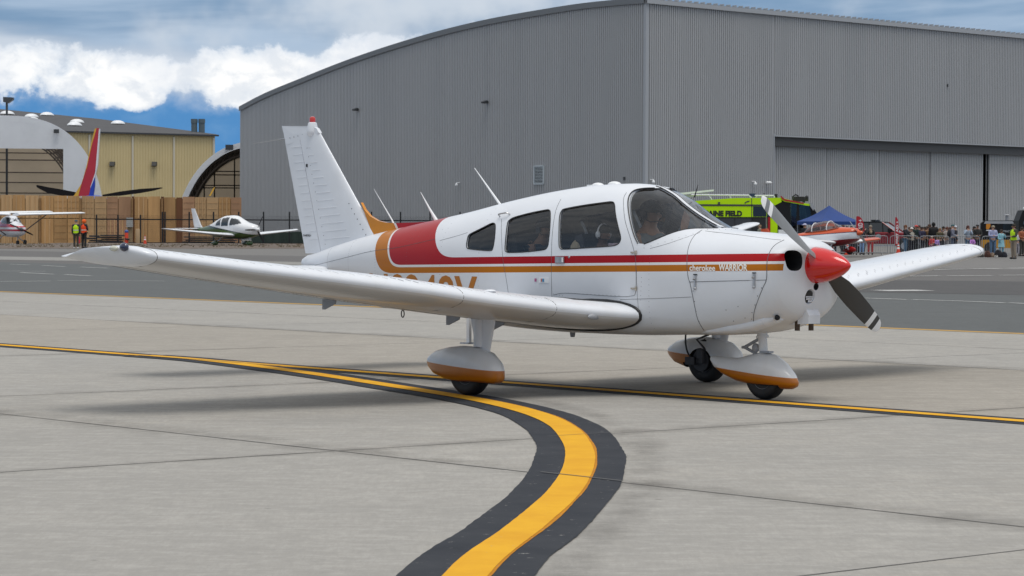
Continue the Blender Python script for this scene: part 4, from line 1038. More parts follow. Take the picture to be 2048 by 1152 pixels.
# lower cowl swelling along the chin
cs = MB(); rg = []
for x, w, h, zc in ((1.56, .02, .01, .56), (1.70, .06, .035, .585), (1.95, .095, .055, .615), (2.15, .115, .062, .645), (2.28, .11, .056, .682), (2.345, .085, .045, .700), (2.375, .05, .03, .71)):
    y = -(fus_y(x, zc)-.055); rg.append([Vector((x, y+w*math.cos(a)*.75, zc+h*math.sin(a))) for a in [2*math.pi*k/20 for k in range(20)]])
co = loft(rg).build('chin_scoop', WHITE, plane)
cc = MB().ell((2.385, -.415, .705), (.055, .05, .022), 16, 8).build('cut', CB); bpy.data.objects.remove(cc); _p = rg[-2][0]; q = MB(); q.ell((2.368, -(fus_y(2.345, .70)-.018), .704), (.020, .070, .024), 16, 8, M=Matrix.Rotation(R(28), 3, 'Z')); q.build('scoop_dark_plug', CB, co, smooth=True)  # solid black plug stands in for the scoop mouth's shade; no hole cut
# ---- spinner and propeller
sp_ = MB(); prof = [(.0005, .355), (.022, .338), (.048, .31), (.078, .262), (.104, .205), (.126, .14), (.143, .07), (.150, .0), (.150, -.012), (.10, -.014)]
spn = sp_.lathe(prof, (2.535, 0, 1.132), 'X', 48).build('spinner', SPIN, plane, smooth=True, angle=60)
prop = bpy.data.objects.new('propeller', None); COL.objects.link(prop); prop.parent = plane; prop.location = (2.585, 0, 1.132)
tipu = apt(1527, 401, x=2.585)-Vector((2.585, 0, 1.132)); ang = math.atan2(tipu.z, tipu.y)
prop.rotation_euler = (ang, 0, 0)
PG = mat('propeller_grey', (0.20, 0.205, 0.21), 0.42, var=0.08, scale=10); PB = mat('propeller_black', (0.055, 0.053, 0.05), 0.6)
for s in (1, -1):
    rg = []
    for r_, c, tw, t in ((.06, .07, 62, .045), (.13, .082, 58, .036), (.20, .115, 50, .026), (.32, .150, 40, .019), (.50, .160, 30, .014), (.68, .152, 23, .011), (.775, .142, 19, .009), (.825, .136, 18, .009), (.875, .124, 17, .008), (.915, .098, 16, .006), (.938, .05, 16, .004)):
        a = R(tw); ring = []
        for u, v in airfoil(.12, 8, 0, 1, .03):
            q = (u-.45)*c; h = v/.12*t*1.0
            ring.append(Vector((q*math.sin(a)+h*math.cos(a), s*r_, s*(q*math.cos(a)-h*math.sin(a)))))
        rg.append(ring)
    bl = loft(rg); o = bl.build('blade', [PG if s > 0 else PB, mat('blade_tip_white', (.8, .8, .8), .4)], prop, smooth=True, angle=60)
    for p in o.data.polygons:
        d = abs(p.center.y)
        if d > .878 or .778 < d < .822: p.material_index = 1
        else: p.material_index = 0
# ---- wings
WST = [(0.50, 1.10, -.805, .683, .63, .128), (0.60, 1.075, -.805, .692, .640, .130), (0.80, .99, -.805, .707, .660, .138), (1.02, .88, -.805, .728, .682, .144), (1.25, .795, -.805, .752, .706, .146),
       (2.0, .795, -.805, .826, .782, .142), (2.72, .795, -.805, .915, .874, .140), (3.5, .67, -.757, 1.007, .971, .140), (4.3, .535, -.71, 1.098, 1.068, .140), (5.12, .40, -.655, 1.200, 1.178, .138)]
def wmid(y): return interp(WST, y)
def wst(a, b, k=6): return [(y,)+tuple(wmid(y)) for y in [a+(b-a)*i/k for i in range(k+1)]]
CAM = .003
def surf(y, u, side, up=True, off=.002):
    xl, xt, zl, zt, t = wmid(y); thk = 5*t*(0.2969*math.sqrt(max(u, 0))-0.1260*u-0.3516*u*u+0.2843*u**3-0.1015*u**4)+.0012
    v = CAM*4*u*(1-u)+(thk if up else -thk)
    return Vector((xl+(xt-xl)*u, side*y, zl+(zt-zl)*u+(xl-xt)*v+(off if up else -off)))
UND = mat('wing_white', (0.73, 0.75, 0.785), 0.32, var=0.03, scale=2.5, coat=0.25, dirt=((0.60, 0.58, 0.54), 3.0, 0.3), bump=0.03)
def shade_and_grime_under():
    # shade painted into the downward faces of the wing skin, mixed with brownish grime
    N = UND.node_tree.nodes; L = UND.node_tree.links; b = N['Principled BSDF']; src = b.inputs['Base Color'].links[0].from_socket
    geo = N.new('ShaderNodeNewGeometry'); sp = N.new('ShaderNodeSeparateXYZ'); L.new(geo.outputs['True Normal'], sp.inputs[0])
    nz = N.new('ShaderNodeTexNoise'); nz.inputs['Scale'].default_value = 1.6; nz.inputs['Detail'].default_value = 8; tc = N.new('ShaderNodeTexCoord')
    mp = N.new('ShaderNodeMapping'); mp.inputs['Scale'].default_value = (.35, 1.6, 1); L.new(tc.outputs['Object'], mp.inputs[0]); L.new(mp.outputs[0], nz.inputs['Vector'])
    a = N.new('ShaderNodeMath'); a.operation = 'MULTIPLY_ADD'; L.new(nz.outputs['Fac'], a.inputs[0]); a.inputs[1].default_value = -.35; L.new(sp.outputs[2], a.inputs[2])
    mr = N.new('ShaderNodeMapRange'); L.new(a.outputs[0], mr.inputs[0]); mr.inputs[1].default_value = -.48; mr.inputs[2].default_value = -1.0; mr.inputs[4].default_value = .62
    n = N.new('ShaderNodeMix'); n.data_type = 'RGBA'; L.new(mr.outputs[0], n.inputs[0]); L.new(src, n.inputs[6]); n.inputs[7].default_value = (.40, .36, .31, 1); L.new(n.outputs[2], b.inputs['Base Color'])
shade_and_grime_under()
for s in (-1, 1):
    ys = sorted(set([w[0] for w in WST]+[1.6, 2.35, 3.1, 3.9, 4.7]))
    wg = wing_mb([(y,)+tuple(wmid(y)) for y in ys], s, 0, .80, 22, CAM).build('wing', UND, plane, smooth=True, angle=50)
    for nm, a, b_ in (('flap', .66, 3.05), ('aileron', 3.07, 5.09)):
        st_ = [(y, xl, xt, zl-.0, zt, t) for (y, xl, xt, zl, zt, t) in wst(a, b_, 8)]
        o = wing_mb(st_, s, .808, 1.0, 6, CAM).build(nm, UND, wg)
        rb = MB()
        nr = 16 if nm == 'flap' else 14
        for i in range(nr):
            y = a+.08+(b_-a-.16)*i/(nr-1)
            for up in (True, False): rb.tube([surf(y, .83, s, up, .0), surf(y, .97, s, up, .0)], .0035, 5)
        stuff(rb.build('stiffening_bead', UND, wg))
    if s > 0: wg.scale = (1, 1.026, 1)
    # tip fairing
    rg = []
    for y, xl, xt, zo, t, zt2 in ((5.125, .40, -.655, .0, .138, .0), (5.17, .395, -.665, .008, .145, .004), (5.215, .36, -.665, .022, .135, .008), (5.255, .29, -.64, .040, .11, .014), (5.29, .18, -.60, .056, .085, .018), (5.312, .05, -.56, .066, .06, .018), (5.325, -.10, -.52, .066, .04, .016), (5.330, -.24, -.48, .060, .03, .014)):
        zl = 1.200+zo; zt_ = 1.178+zt2
        rg.append([Vector((xl+(xt-xl)*u, s*y, zl+(zt_-zl)*u+(xl-xt)*v)) for u, v in airfoil(t, 22, 0, 1, CAM)])
    tp = loft(rg).build('wing_tip', WHITE, wg, smooth=True, angle=60)
    nl = MB(); nl.ell((.205, s*(5.285 if s < 0 else 5.27), 1.272 if s < 0 else 1.245), (.045, .030, .033), 14, 9)
    nl.build('navigation_light', mat('dark_lens', (0.005, 0.012, 0.05), 0.08, coat=1.0) if s < 0 else mat('red_lens', (0.3, .01, .01), 0.1, coat=1), wg, smooth=True)
    nl = MB(); nl.ell((.115, s*5.315, 1.262), (.05, .022, .022), 12, 8); nl.build('strobe_light', mat('clear_lens', (0.55, 0.55, 0.45), 0.15, coat=1), wg, smooth=True)
    # seams, rivet rows, tank cap, access plates
    ln = MB()
    for y in (1.28, 2.35, 5.122):
        ln.tube([surf(y, u, s, True, .0) for u in (0, .01, .03, .08, .2, .4, .6, .8)], .003, 5)
        ln.tube([surf(y, u, s, False, .0) for u in (0, .01, .03, .08, .2, .4, .6, .8)], .003, 5)
    ln.tube([surf(.66+.444*i/1.0, .795, s, False, .001) for i in range(11)], .004, 5)
    for y0, y1, u in ((.6, 5.1, .40),):
        ln.tube([surf(y0+(y1-y0)*i/12, u, s, False, .0) for i in range(13)], .002, 4)
    ln.build('wing_seam', mat('wing_seam_grey', (.16, .155, .15), .7), wg)
    rv = MB()
    for i in range(26):
        y = 1.3+3.7*i/25
        for k, u in enumerate((.045, .065)):
            p = surf(y+k*.05, u, s, True, .0); q = surf(y+k*.05+.028, u+.022, s, True, .0)
            rv.tube([p, q], .0028, 4)
    for i in range(18):
        y = .75+4.3*i/17
        for k in range(9): rv.ell(surf(y, .10+.08*k, s, False, 0), (.004, .004, .002), 5, 2)
        for k in range(9): rv.ell(surf(y, .10+.08*k, s, True, 0), (.004, .004, .002), 5, 2)
    stuff(rv.build('rivet_row', mat('rivet_grey', (.52, .53, .55), .5), wg))
    ap = MB()
    for y, u in ((4.35, .42), (3.85, .45), (3.35, .48), (2.95, .55)):
        c_ = surf(y, u, s, False, .0)
        for k in range(12):
            a = 2*math.pi*k/12; ap.ell(surf(y+.085*math.cos(a), u+.07*math.sin(a), s, False, 0), (.006, .006, .002), 5, 2)
    stuff(ap.build('plate_screw', DARK, wg))
    for y in (.70, 1.20, 2.62):
        hb = MB(); p = surf(y, .80, s, False, 0)
        hb.prism([(p.x+.02, p.z+.01), (p.x+.0, p.z-.035), (p.x-.13, p.z-.085), (p.x-.16, p.z-.085), (p.x-.16, p.z+.0)], 'Y', s*y-.006, s*y+.006)
        hb.build('flap_hinge', GREYP, wg)
    p = surf(2.12, .62, s, False, 0); t_ = MB(); t_.tube([p+Vector((.018*math.cos(a), 0, -.030+.030*math.sin(a)-.0)) for a in [2*math.pi*k/14 for k in range(14)]], .005, 6, closed=True)
    t_.build('tie_down_ring', DARK, wg, smooth=True)
    cp = MB(); p = surf(1.90, .10, s, True, 0); cp.ell(p+Vector((0, 0, .004)), (.05, .05, .014), 16, 6); cp.build('fuel_cap', WHITE, wg, smooth=True)
    lv = MB(); c0 = surf(.94, .004, s, False, 0)
    lv.ell(c0+Vector((-.012, 0, -.012)), (.02, .075, .028), 16, 8); lv.build('stall_vent', GREYP, wg, smooth=True)
# black walkway and root seal
wk = MB()
N1 = 14
for s in (-1, 1):
    for i in range(N1):
        u0, u1 = .12+.62*i/N1, .12+.62*(i+1)/N1
        a = [surf(.56, u0, s, True, .003), surf(.98, u0, s, True, .003), surf(.98, u1, s, True, .003), surf(.56, u1, s, True, .003)]
        wk.add(a, [(0, 1, 2, 3)])
wk.build('walkway', mat('walkway_black', (0.03, 0.03, 0.032), 0.95, bump=0.4, scale=40), plane)
rs = MB()
for s in (-1, 1):
    loop = [surf(.585, u, s, True, .0) for u in (.78, .6, .45, .3, .2, .12, .06, .025, .008, .0)]+[surf(.585, u, s, False, .0) for u in (.006, .025, .06, .12, .2, .3, .45, .6, .78)]
    loop = [Vector((p.x, s*(fus_y(p.x, max(p.z, .60))+.004), p.z)) for p in loop]
    rs.tube(loop, .018, 7)
rs.build('wing_root_seal', SEAL, plane, smooth=True)
# ---- tail
def plate(poly, t0, name, m, parent, y0=0.0):
    """lens-sectioned flat surface: poly in xz"""
    mb_ = MB(); mb_.prism(poly, 'Y', y0-t0, y0+t0); return mb_.build(name, m, parent)
def fin_loft(rows, a, b, name, m, par):
    rg = []
    for z, xl, xt, t in rows:
        rg.append([Vector((xl+(xt-xl)*u, (xl-xt)*v, z+(0 if True else 0))) for u, v in airfoil(t, 14, a, b, 0)])
    return loft(rg).build(name, m, par, smooth=True, angle=50)
pFT = apt(565, 254, y=0); pFL = apt(632, 250, y=0); pLB = apt(757, 480, y=0); pRB = apt(613, 515, y=0); pHT = apt(604, 284, y=0); pHB = apt(646, 505, y=0)
def lerp(a, b, t): return a+(b-a)*t
def fin_rows(z0, z1, n=8):
    out = []
    for i in range(n+1):
        z = z0+(z1-z0)*i/n
        k = (z-1.20)/(pFL.z-1.20)
        xl = lerp(apt(770, 500, y=0).x, pFL.x+.0, k)
        xh = pHB.x+(pHT.x-pHB.x)*(z-pHB.z)/(pHT.z-pHB.z)
        kt = (z-pRB.z)/(pFT.z-pRB.z); xt = lerp(pRB.x, pFT.x, kt)
        out.append((z, xl, xt, xh))
    return out
FR = fin_rows(1.18, 2.37, 10)
rg = []
for z, xl, xt, xh in FR:
    c = xl-xt; b_ = (xl-xh-.004)/c
    rg.append([Vector((xl-c*u, c*v, z)) for u, v in airfoil(.085, 14, 0, b_, 0)])
fin = loft(rg).build('vertical_fin', WHITE, plane, smooth=True, angle=50)
rg = []
for z, xl, xt, xh in fin_rows(1.165, 2.36, 10):
    c = xl-xt; b_ = (xl-xh+.004)/c
    rg.append([Vector((xl-c*u, c*v, z)) for u, v in airfoil(.085, 6, b_, 1.0, 0)])
rud = loft(rg).build('rudder', WHITE, plane, smooth=True, angle=50)
# slant cap over fin and rudder
cap = []
tl = [(565, 252), (572, 280), (575, 290), (604, 279), (641, 266), (636, 257), (628, 252), (612, 252)]
P = [apt(a, b, y=0) for a, b in tl]
cpm = MB()
V = []; n = len(P)
for s in (-1, 1):
    for p in P: V.append((p.x, s*(.020 if p.x > -4.15 else .010), p.z))
cpm.add(V, [tuple(range(n-1, -1, -1)), tuple(range(n, 2*n))]+[(i, (i+1) % n, n+(i+1) % n, n+i) for i in range(n)])
cpm.build('fin_cap', WHITE, plane)
bc = MB(); q = apt(625, 246, y=0); bc.lathe([(.012, -.16), (.055, -.11), (.060, -.08), (.048, -.02), (.044, .0), (.030, .008)], q, 'Z', 20); bco = bc.build('beacon_mount', WHITE, plane, smooth=True)
bc = MB(); bc.lathe([(.030, .006), (.031, .04), (.026, .058), (.012, .064), (.0, .065)], q, 'Z', 16); bc.build('beacon', mat('beacon_red', (0.55, 0.02, 0.01), 0.15, coat=1, emit=((1, .05, .01), 0.0)), bco, smooth=True)
an = MB(); an.tube([apt(578, 276, y=0), apt(507, 287, y=0)], .0034, 5); an.tube([apt(575, 277, y=0), apt(560, 279, y=0)], .008, 6); an.build('static_wire', STEEL, plane)
def fsurf(x, z):
    k = (z-1.20)/(pFL.z-1.20); xl = lerp(apt(770, 500, y=0).x, pFL.x, k); xt = lerp(pRB.x, pFT.x, (z-pRB.z)/(pFT.z-pRB.z)); c = xl-xt; u = min(max((xl-x)/c, 0), 1)
    return Vector((x, -c*(5*.085*(0.2969*math.sqrt(u)-0.1260*u-0.3516*u*u+0.2843*u**3-0.1015*u**4)+.0012)-.0002, z))
bd = MB()
for i in range(13):
    yy = 283+(i+0.5)*15.3
    k = (yy-270)/(505-270)
    x0p = 570+46*k+3; xm = 604+(646-604)*k
    le = 640+(752-640)*k*0.93
    sl = -0.095
    def bead(xa, xb_):
        pa = apt(xa, yy+4, y=-.03); pb2 = apt(xb_, yy+4+sl*(xb_-xa), y=-.03)
        th = .036 if True else 0
        bd.tube([fsurf(lerp(pa.x, pb2.x, q), lerp(pa.z, pb2.z, q)) for q in (0, .15, .35, .5, .7, .85, 1)], .0042, 6)
    bead(x0p+3, xm-6); 
    if le-24 > xm+14: bead(xm+8, le-28)
stuff(bd.build('fin_bead', WHITE, fin, smooth=True))
sc_ = MB()
for i in range(8):
    p = apt(697+i*5.7, 407+i*10.4, y=-.04); sc_.ell(fsurf(p.x, p.z), (.006, .004, .006), 6, 4)
for i in range(12):
    p = apt(612+i*3.4, 296+i*17.5, y=-.04); sc_.ell(fsurf(p.x, p.z), (.004, .003, .004), 6, 4)
for a, b in ((580, 276), (588, 274), (596, 272), (605, 269), (612, 268), (628, 264)):
    p = apt(a, b, y=-.02); sc_.ell((p.x, -.0215, p.z), (.005, .003, .005), 6, 4)
stuff(sc_.build('fin_screw', DARK, fin))
hg = MB(); p = apt(613.5, 331, y=-.03); hg.box((p.x, fsurf(p.x, p.z).y, p.z), (.02, .016, .03)); hg.build('rudder_hinge', SEAL, plane)
# dorsal fillet: orange behind, red in front, on the centreline
dor_o = [apt(a, b, y=0) for a, b in ((724, 405), (731, 419), (742, 432), (757, 441), (775, 445.5), (790, 446), (800, 470), (790, 484), (756, 492))]
dor_w = [apt(a, b, y=0) for a, b in ((790, 446), (794, 446), (805, 470), (800, 470))]
dor_r = [apt(a, b, y=0) for a, b in ((794, 446), (830, 445), (882, 442), (884, 455), (805, 470))]
for poly, m, nm in ((dor_o, ORAP, 'dorsal_fin'), (dor_w, WPLAIN, 'dorsal_pinstripe'), (dor_r, REDP, 'dorsal_fairing')):
    plate([(p.x, p.z) for p in poly], .016, nm, m, plane)
for s in (-1, 1):
    st_ = [(.10, -3.50, -4.28, 1.015, 1.01, .09), (1.0, -3.50, -4.28, 1.02, 1.015, .09), (1.90, -3.50, -4.28, 1.025, 1.02, .09), (1.96, -3.56, -4.27, 1.025, 1.02, .07), (1.985, -3.66, -4.25, 1.025, 1.02, .05)]
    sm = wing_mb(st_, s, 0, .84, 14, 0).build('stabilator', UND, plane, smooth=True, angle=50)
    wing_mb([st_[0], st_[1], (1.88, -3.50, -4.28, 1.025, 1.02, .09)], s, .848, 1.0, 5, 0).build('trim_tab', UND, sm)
tc_ = MB(); rg = [section(.95, 1.19, .09, 1.07, 2.2, 2.2, 24, -3.70), section(.98, 1.15, .05, 1.07, 2, 2, 24, -3.95), section(1.02, 1.11, .02, 1.065, 2, 2, 24, -4.04)]
loft(rg).build('tail_cone', WHITE, plane, smooth=True)
# ---- landing gear
def two_tone(name, zc, slope, x0):
    m = bpy.data.materials.new(name); m.use_nodes = True; N = m.node_tree.nodes; L = m.node_tree.links; b = N['Principled BSDF']
    tc = N.new('ShaderNodeTexCoord'); sp = N.new('ShaderNodeSeparateXYZ'); L.new(tc.outputs['Object'], sp.inputs[0])
    a = N.new('ShaderNodeMath'); a.operation = 'MULTIPLY_ADD'; L.new(sp.outputs[0], a.inputs[0]); a.inputs[1].default_value = -slope; a.inputs[2].default_value = zc+slope*x0
    c = N.new('ShaderNodeMath'); c.operation = 'LESS_THAN'; L.new(sp.outputs[2], c.inputs[0]); L.new(a.outputs[0], c.inputs[1])
    nz = N.new('ShaderNodeTexNoise'); nz.inputs['Scale'].default_value = 9; nz.inputs['Detail'].default_value = 8; L.new(tc.outputs['Object'], nz.inputs['Vector'])
    def mx(f, a_, b_):
        n = N.new('ShaderNodeMix'); n.data_type = 'RGBA'; L.new(f, n.inputs[0])
        for i, v in ((6, a_), (7, b_)):
            if isinstance(v, tuple): n.inputs[i].default_value = (*v, 1)
            else: L.new(v, n.inputs[i])
        return n.outputs[2]
    w = mx(nz.outputs['Fac'], (0.80, 0.81, 0.83), (0.66, 0.66, 0.65)); o = mx(nz.outputs['Fac'], (0.52, 0.165, 0.005), (0.40, 0.12, 0.004))
    L.new(mx(c.outputs[0], w, o), b.inputs['Base Color']); b.inputs['Roughness'].default_value = 0.3; b.inputs['Coat Weight'].default_value = 0.4
    return m
def wheel(par, x, y, r_, w):
    wh = MB(); h = w/2
    wh.lathe([(r_*.52, -h*.8), (r_*.72, -h), (r_*.90, -h*.92), (r_*.985, -h*.55), (r_, 0), (r_*.985, h*.55), (r_*.90, h*.92), (r_*.72, h), (r_*.52, h*.8)], (x, y, r_), 'Y', 36)
    o = wh.build('wheel', BLACK, par, smooth=True, angle=50)
    rm = MB(); rm.lathe([(.02, -h*.75), (r_*.48, -h*.7), (r_*.53, -h*.82), (r_*.53, h*.82), (r_*.48, h*.7), (.02, h*.75)], (x, y, r_), 'Y', 28); rm.build('rim', GREYP, o, smooth=True)
    return o
PANT = two_tone('fairing_two_tone', .272, .055, -.45); NPANT = two_tone('nose_fairing_two_tone', .250, .070, 1.49)
for s in (-1, 1):
    gy = s*1.524
    gr = plane
    wheel(gr, 0.0, gy, .205, .15)
    rg = []
    for x, zb, zt, w, zm in ((-.505, .255, .300, .018, .28), (-.47, .225, .325, .045, .285), (-.38, .170, .372, .085, .28), (-.22, .128, .408, .115, .27), (-.05, .118, .424, .130, .265), (.12, .122, .418, .132, .25), (.26, .118, .380, .118, .235), (.345, .115, .318, .088, .215), (.392, .135, .262, .05, .20), (.408, .165, .225, .018, .195)):
        rg.append(section(zb, zt, w, zm, 2.1, 3.6, 36, x, gy+s*.018))
    fr = loft(rg).build('wheel_fairing', PANT, gr, smooth=True, angle=60)
    # open the well underneath and on the inner side
    fr.data.materials.append(CB)
    cc = MB().box((0.0, gy-s*.055, .10), (.46, .19, .16)).build('cut', CB); fr = boolean(fr, cc)
    cc = MB().lathe([(.16, -.12), (.16, .12)], (0, gy-s*.09, .16), 'Y', 32).build('cut', CB); fr = boolean(fr, cc); shade(fr.data, 50)
    stt = MB(); rg = []
    for z, xf, xr, t in ((.78, .32, .0, .05), (.62, .30, .015, .05), (.50, .27, .045, .043), (.36, .235, .085, .035)):
        rg.append([Vector((xf-(xf-xr)*u, gy+(v/.12)*t, z)) for u, v in airfoil(.12, 10, 0, 1, 0)])
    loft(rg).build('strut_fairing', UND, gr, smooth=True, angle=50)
    lg = MB(); lg.tube([(.12, gy-s*.0, .72), (.12, gy, .42)], .055, 16); lg.tube([(.12, gy, .44), (.10, gy, .26)], .026, 12)
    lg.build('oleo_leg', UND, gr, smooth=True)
    ax = MB(); ax.tube([(0, gy-s*.14, .205), (0, gy+s*.05, .205)], .022, 10); ax.box((.02, gy-s*.115, .245), (.07, .05, .13)); ax.box((-.09, gy-s*.13, .20), (.11, .05, .07))
    ax.tube([(.1, gy-s*.10, .45), (-.03, gy-s*.12, .40), (.07, gy-s*.10, .30)], .012, 6)
    ax.build('brake_caliper', DARK, gr)
    bd_ = MB(); bd_.lathe([(.05, -.006), (.10, -.006), (.10, .006), (.05, .006)], (0, gy-s*.095, .205), 'Y', 28); bd_.build('brake_disc', DARK, gr)
    if s > 0: hs = MB(); hs.tube(spline([(.05, gy-s*.06, .66), (-.14, gy-s*.10, .56), (-.17, gy-s*.12, .40), (-.13, gy-s*.13, .27), (-.06, gy-s*.12, .22)], 5), .009, 6); hs.build('brake_hose', SEAL, gr, smooth=True)
ng = plane
wheel(ng, 2.0, 0, .19, .14)
rg = []
for x, zb, zt, w, zm in ((1.405, .300, .342, .035, .32), (1.45, .245, .345, .05, .29), (1.55, .190, .338, .066, .26), (1.70, .142, .338, .085, .24), (1.85, .118, .375, .105, .24), (1.98, .108, .402, .115, .24), (2.10, .102, .378, .110, .225), (2.20, .095, .318, .092, .205), (2.28, .098, .240, .066, .18), (2.325, .118, .185, .035, .155), (2.34, .14, .165, .012, .152)):
    rg.append(section(zb, zt, w, zm, 2.0, 2.6, 36, x, 0))
nf = loft(rg).build('nose_wheel_fairing', NPANT, ng, smooth=True, angle=60)
nf.data.materials.append(CB); cc = MB().box((1.965, 0, .075), (.46, .165, .11)).build('cut', CB); nf = boolean(nf, cc); shade(nf.data, 50)
lg = MB(); lg.tube([(1.95, 0, .70), (1.955, 0, .52)], .045, 14); lg.tube([(1.955, 0, .535), (1.957, 0, .515)], .055, 14); lg.tube([(1.957, 0, .515), (1.97, 0, .38)], .038, 14)
lg.build('oleo_leg', WPLAIN, ng, smooth=True)
tq = MB(); tq.tube([(1.92, 0, .505), (1.76, 0, .43)], .014, 8); tq.tube([(1.76, 0, .43), (1.90, 0, .375)], .014, 8); tq.tube([(1.76, -.03, .43), (1.76, .03, .43)], .012, 8); tq.ell((1.90, -.02, .43), (.035, .03, .04), 10, 6)
tq.build('torque_link', GREYP, ng, smooth=True)
br = MB(); br.box((2.02, -.02, .40), (.10, .06, .016)); br.build('tow_lug', STEEL, ng)
# ---- body seams, hinges, latches, antennas
sm = MB()
def seam(pts, r_=.0026, n=4, cl=False): sm.tube([hit(p.x, p.y) for p in spline([(a, b, 0) for a, b in pts], n, cl)], r_, 5)
seam([(1404, 460), (1390, 470), (1380, 486), (1375, 505), (1374, 530), (1376, 553), (1380, 565)])
seam([(1380, 565), (1385, 590), (1390, 615), (1396, 640), (1408, 661)], .003)
seam([(1568, 480), (1550, 490), (1539, 505), (1534, 525), (1533, 558), (1526, 575), (1516, 600), (1508, 625), (1507, 645)], .003)
seam([(1378, 564), (1450, 562), (1532, 560)])
seam([(1410, 462), (1480, 470), (1540, 478), (1562, 480)], .002)
seam([(1104, 600), (1103, 560), (1103, 500), (1106, 455), (1112, 420), (1122, 398)], .002)
seam([(1253, 385), (1247, 400), (1250, 440), (1262, 480), (1270, 510), (1272, 540), (1271, 585), (1262, 592), (1240, 593), (1190, 590), (1130, 586), (1107, 590)], .002)
seam([(1277, 620), (1274, 580), (1273, 540)], .0015); seam([(1240, 599), (1310, 597), (1383, 594)], .0018)
seam([(1003, 438), (1003, 470), (1006, 520), (1012, 555), (1017, 588)], .0018)
seam([(880, 481), (920, 470), (935, 465)], .0015); seam([(620, 533), (680, 518), (740, 503), (800, 494), (870, 478)], .0018)
seam([(1300, 497), (1330, 489), (1360, 479), (1400, 465)], .0016)
sm.build('panel_seam', LINE, plane)
rv = MB()
def dots(pts, r_=.0045):
    for a, b in pts: p = hit(a, b); rv.ell(p, (r_, r_*.6, r_), 6, 3)
dots([(1386, 582), (1389, 603), (1392, 623), (1398, 643), (1523, 576), (1515, 592), (1510, 610), (1504, 625), (1503, 638), (1452, 620), (1476, 613), (1490, 636), (1467, 642)], .005)
dots([(1288+14*i, 496-4.1*i) for i in range(9)]+[(1415+12*i, 459) for i in range(6)], .0035)
dots([(1281+.4*i, 600-9*i) for i in range(6)]+[(1107+6*i, 588+1.2*i) for i in range(4)]+[(1150+8*i, 587+.4*i) for i in range(12)], .003)
dots([(705+12*i, 512-3.5*i) for i in range(16)], .003)
for x in (-.93, -1.5, -2.05, -2.6, -3.1, -3.5, 1.18):
    zb, zt, w, zm, nu, nl = fst(x)
    for k in range(22):
        z = zb+.06+(zt-zb-.09)*k/21
        if x > 0 and z > 1.2: continue
        rv.ell((x, -fus_y(x, z), z), (.0032, .002, .0032), 5, 2)
stuff(rv.build('body_rivet', mat('rivet_dark', (.12, .12, .13), .6), plane))
for (a, b) in ((1391, 565), (1509, 562)):
    lt_ = MB(); p = hit(a, b); y = p.y-.006
    lt_.box((p.x, y, p.z), (.018, .012, .11)); lt_.tube([(p.x-.012, y-.008, p.z+.03), (p.x+.012, y-.008, p.z+.03)], .010, 8)
    lt_.ell((p.x, y-.006, p.z-.05), (.012, .008, .012), 8, 5); lo_ = lt_.build('cowl_latch', STEEL, plane)
    q = MB(); q.box((p.x, y+.001, p.z+.066), (.036, .010, .009)); q.build('latch_slot', SEAL, lo_)
hd = MB(); p = hit(1120, 519.5); hd.box((p.x+.005, p.y-.008, p.z), (.105, .014, .055)); ho = hd.build('door_handle', STEEL, plane)
hd = MB(); hd.tube([Vector((p.x+.045, p.y-.016, p.z-.02)), Vector((p.x+.045, p.y-.016, p.z+.02))], .008, 6); hd.build('handle_pivot', WPLAIN, ho)
lk = MB(); p = hit(1138, 514); lk.ell(p, (.012, .006, .012), 10, 5); lk.build('door_lock', STEEL, plane)
hn = MB()
for a, b in ((1268, 505), (1268, 577)):
    p = hit(a, b); hn.box((p.x, p.y-.006, p.z), (.06, .012, .014)); hn.tube([Vector((p.x+.03, p.y-.010, p.z-.018)), Vector((p.x+.03, p.y-.010, p.z+.018))], .008, 8)
hn.build('door_hinge', mat('rusty_hinge', (.40, .36, .30), .6, var=.4, scale=60), plane)
gh = MB(); gh.tube(spline([hit(1000, 433), hit(1002, 431)+Vector((0, -.03, .01)), hit(1011, 429)+Vector((0, -.035, .01)), hit(1018, 428)+Vector((0, -.03, .01)), hit(1020, 429)], 4), .007, 6)
gh.build('grab_handle', STEEL, plane, smooth=True)
pl = MB(); a = hit(1079, 555); b_ = hit(1098, 566); pl.box(((a.x+b_.x)/2, a.y-.003, (a.z+b_.z)/2), (b_.x-a.x, .004, a.z-b_.z)); po = pl.build('data_placard', WPLAIN, plane)
for k, c_ in enumerate(((.5, .15, .10), (.05, .25, .45), (.45, .10, .25))):
    q = MB(); xx = [a.x+.030, a.x+.052, a.x-.045][k]; q.box((xx, a.y-.006, (a.z+b_.z)/2), ((.014, .022, .02)[k], .003, .028)); q.build('placard_print', mat('print_%d' % k, c_, .5), po)
def whip(p0, p1, r0, r1, kink=None, m=WPLAIN, name='antenna'):
    w = MB()
    if kink is None: w.tube([p0, p1], [r0, r1], 8)
    else: w.tube([p0, kink, p1], [r0, r0*.45, r1], 8)
    return w.build(name, m, plane, smooth=True)
whip(apt(1003, 413, y=0), apt(949, 336, y=0), .013, .003)
whip(apt(798, 472, y=0), apt(748, 378, y=0), .016, .0015, apt(784, 440, y=0))
whip(apt(876, 447, y=0.05), apt(841, 384, y=0.05), .022, .002, apt(860, 419, y=.05))
whip(hit(1355, 394)+Vector((0, .22, -.0)), hit(1355, 394)+Vector((.04, .22, .11)), .007, .002, None, SEAL, 'thermometer_probe')
for px, w, hgt in ((1196, 24, 4), (1229, 27, 5)):
    p = apt(px, 372, y=0); v = MB(); v.ell((p.x, 0, fst(p.x)[1]-.002), (.07 if w > 24 else .062, .05, .03), 18, 8); v.build('roof_antenna', WPLAIN, plane, smooth=True)
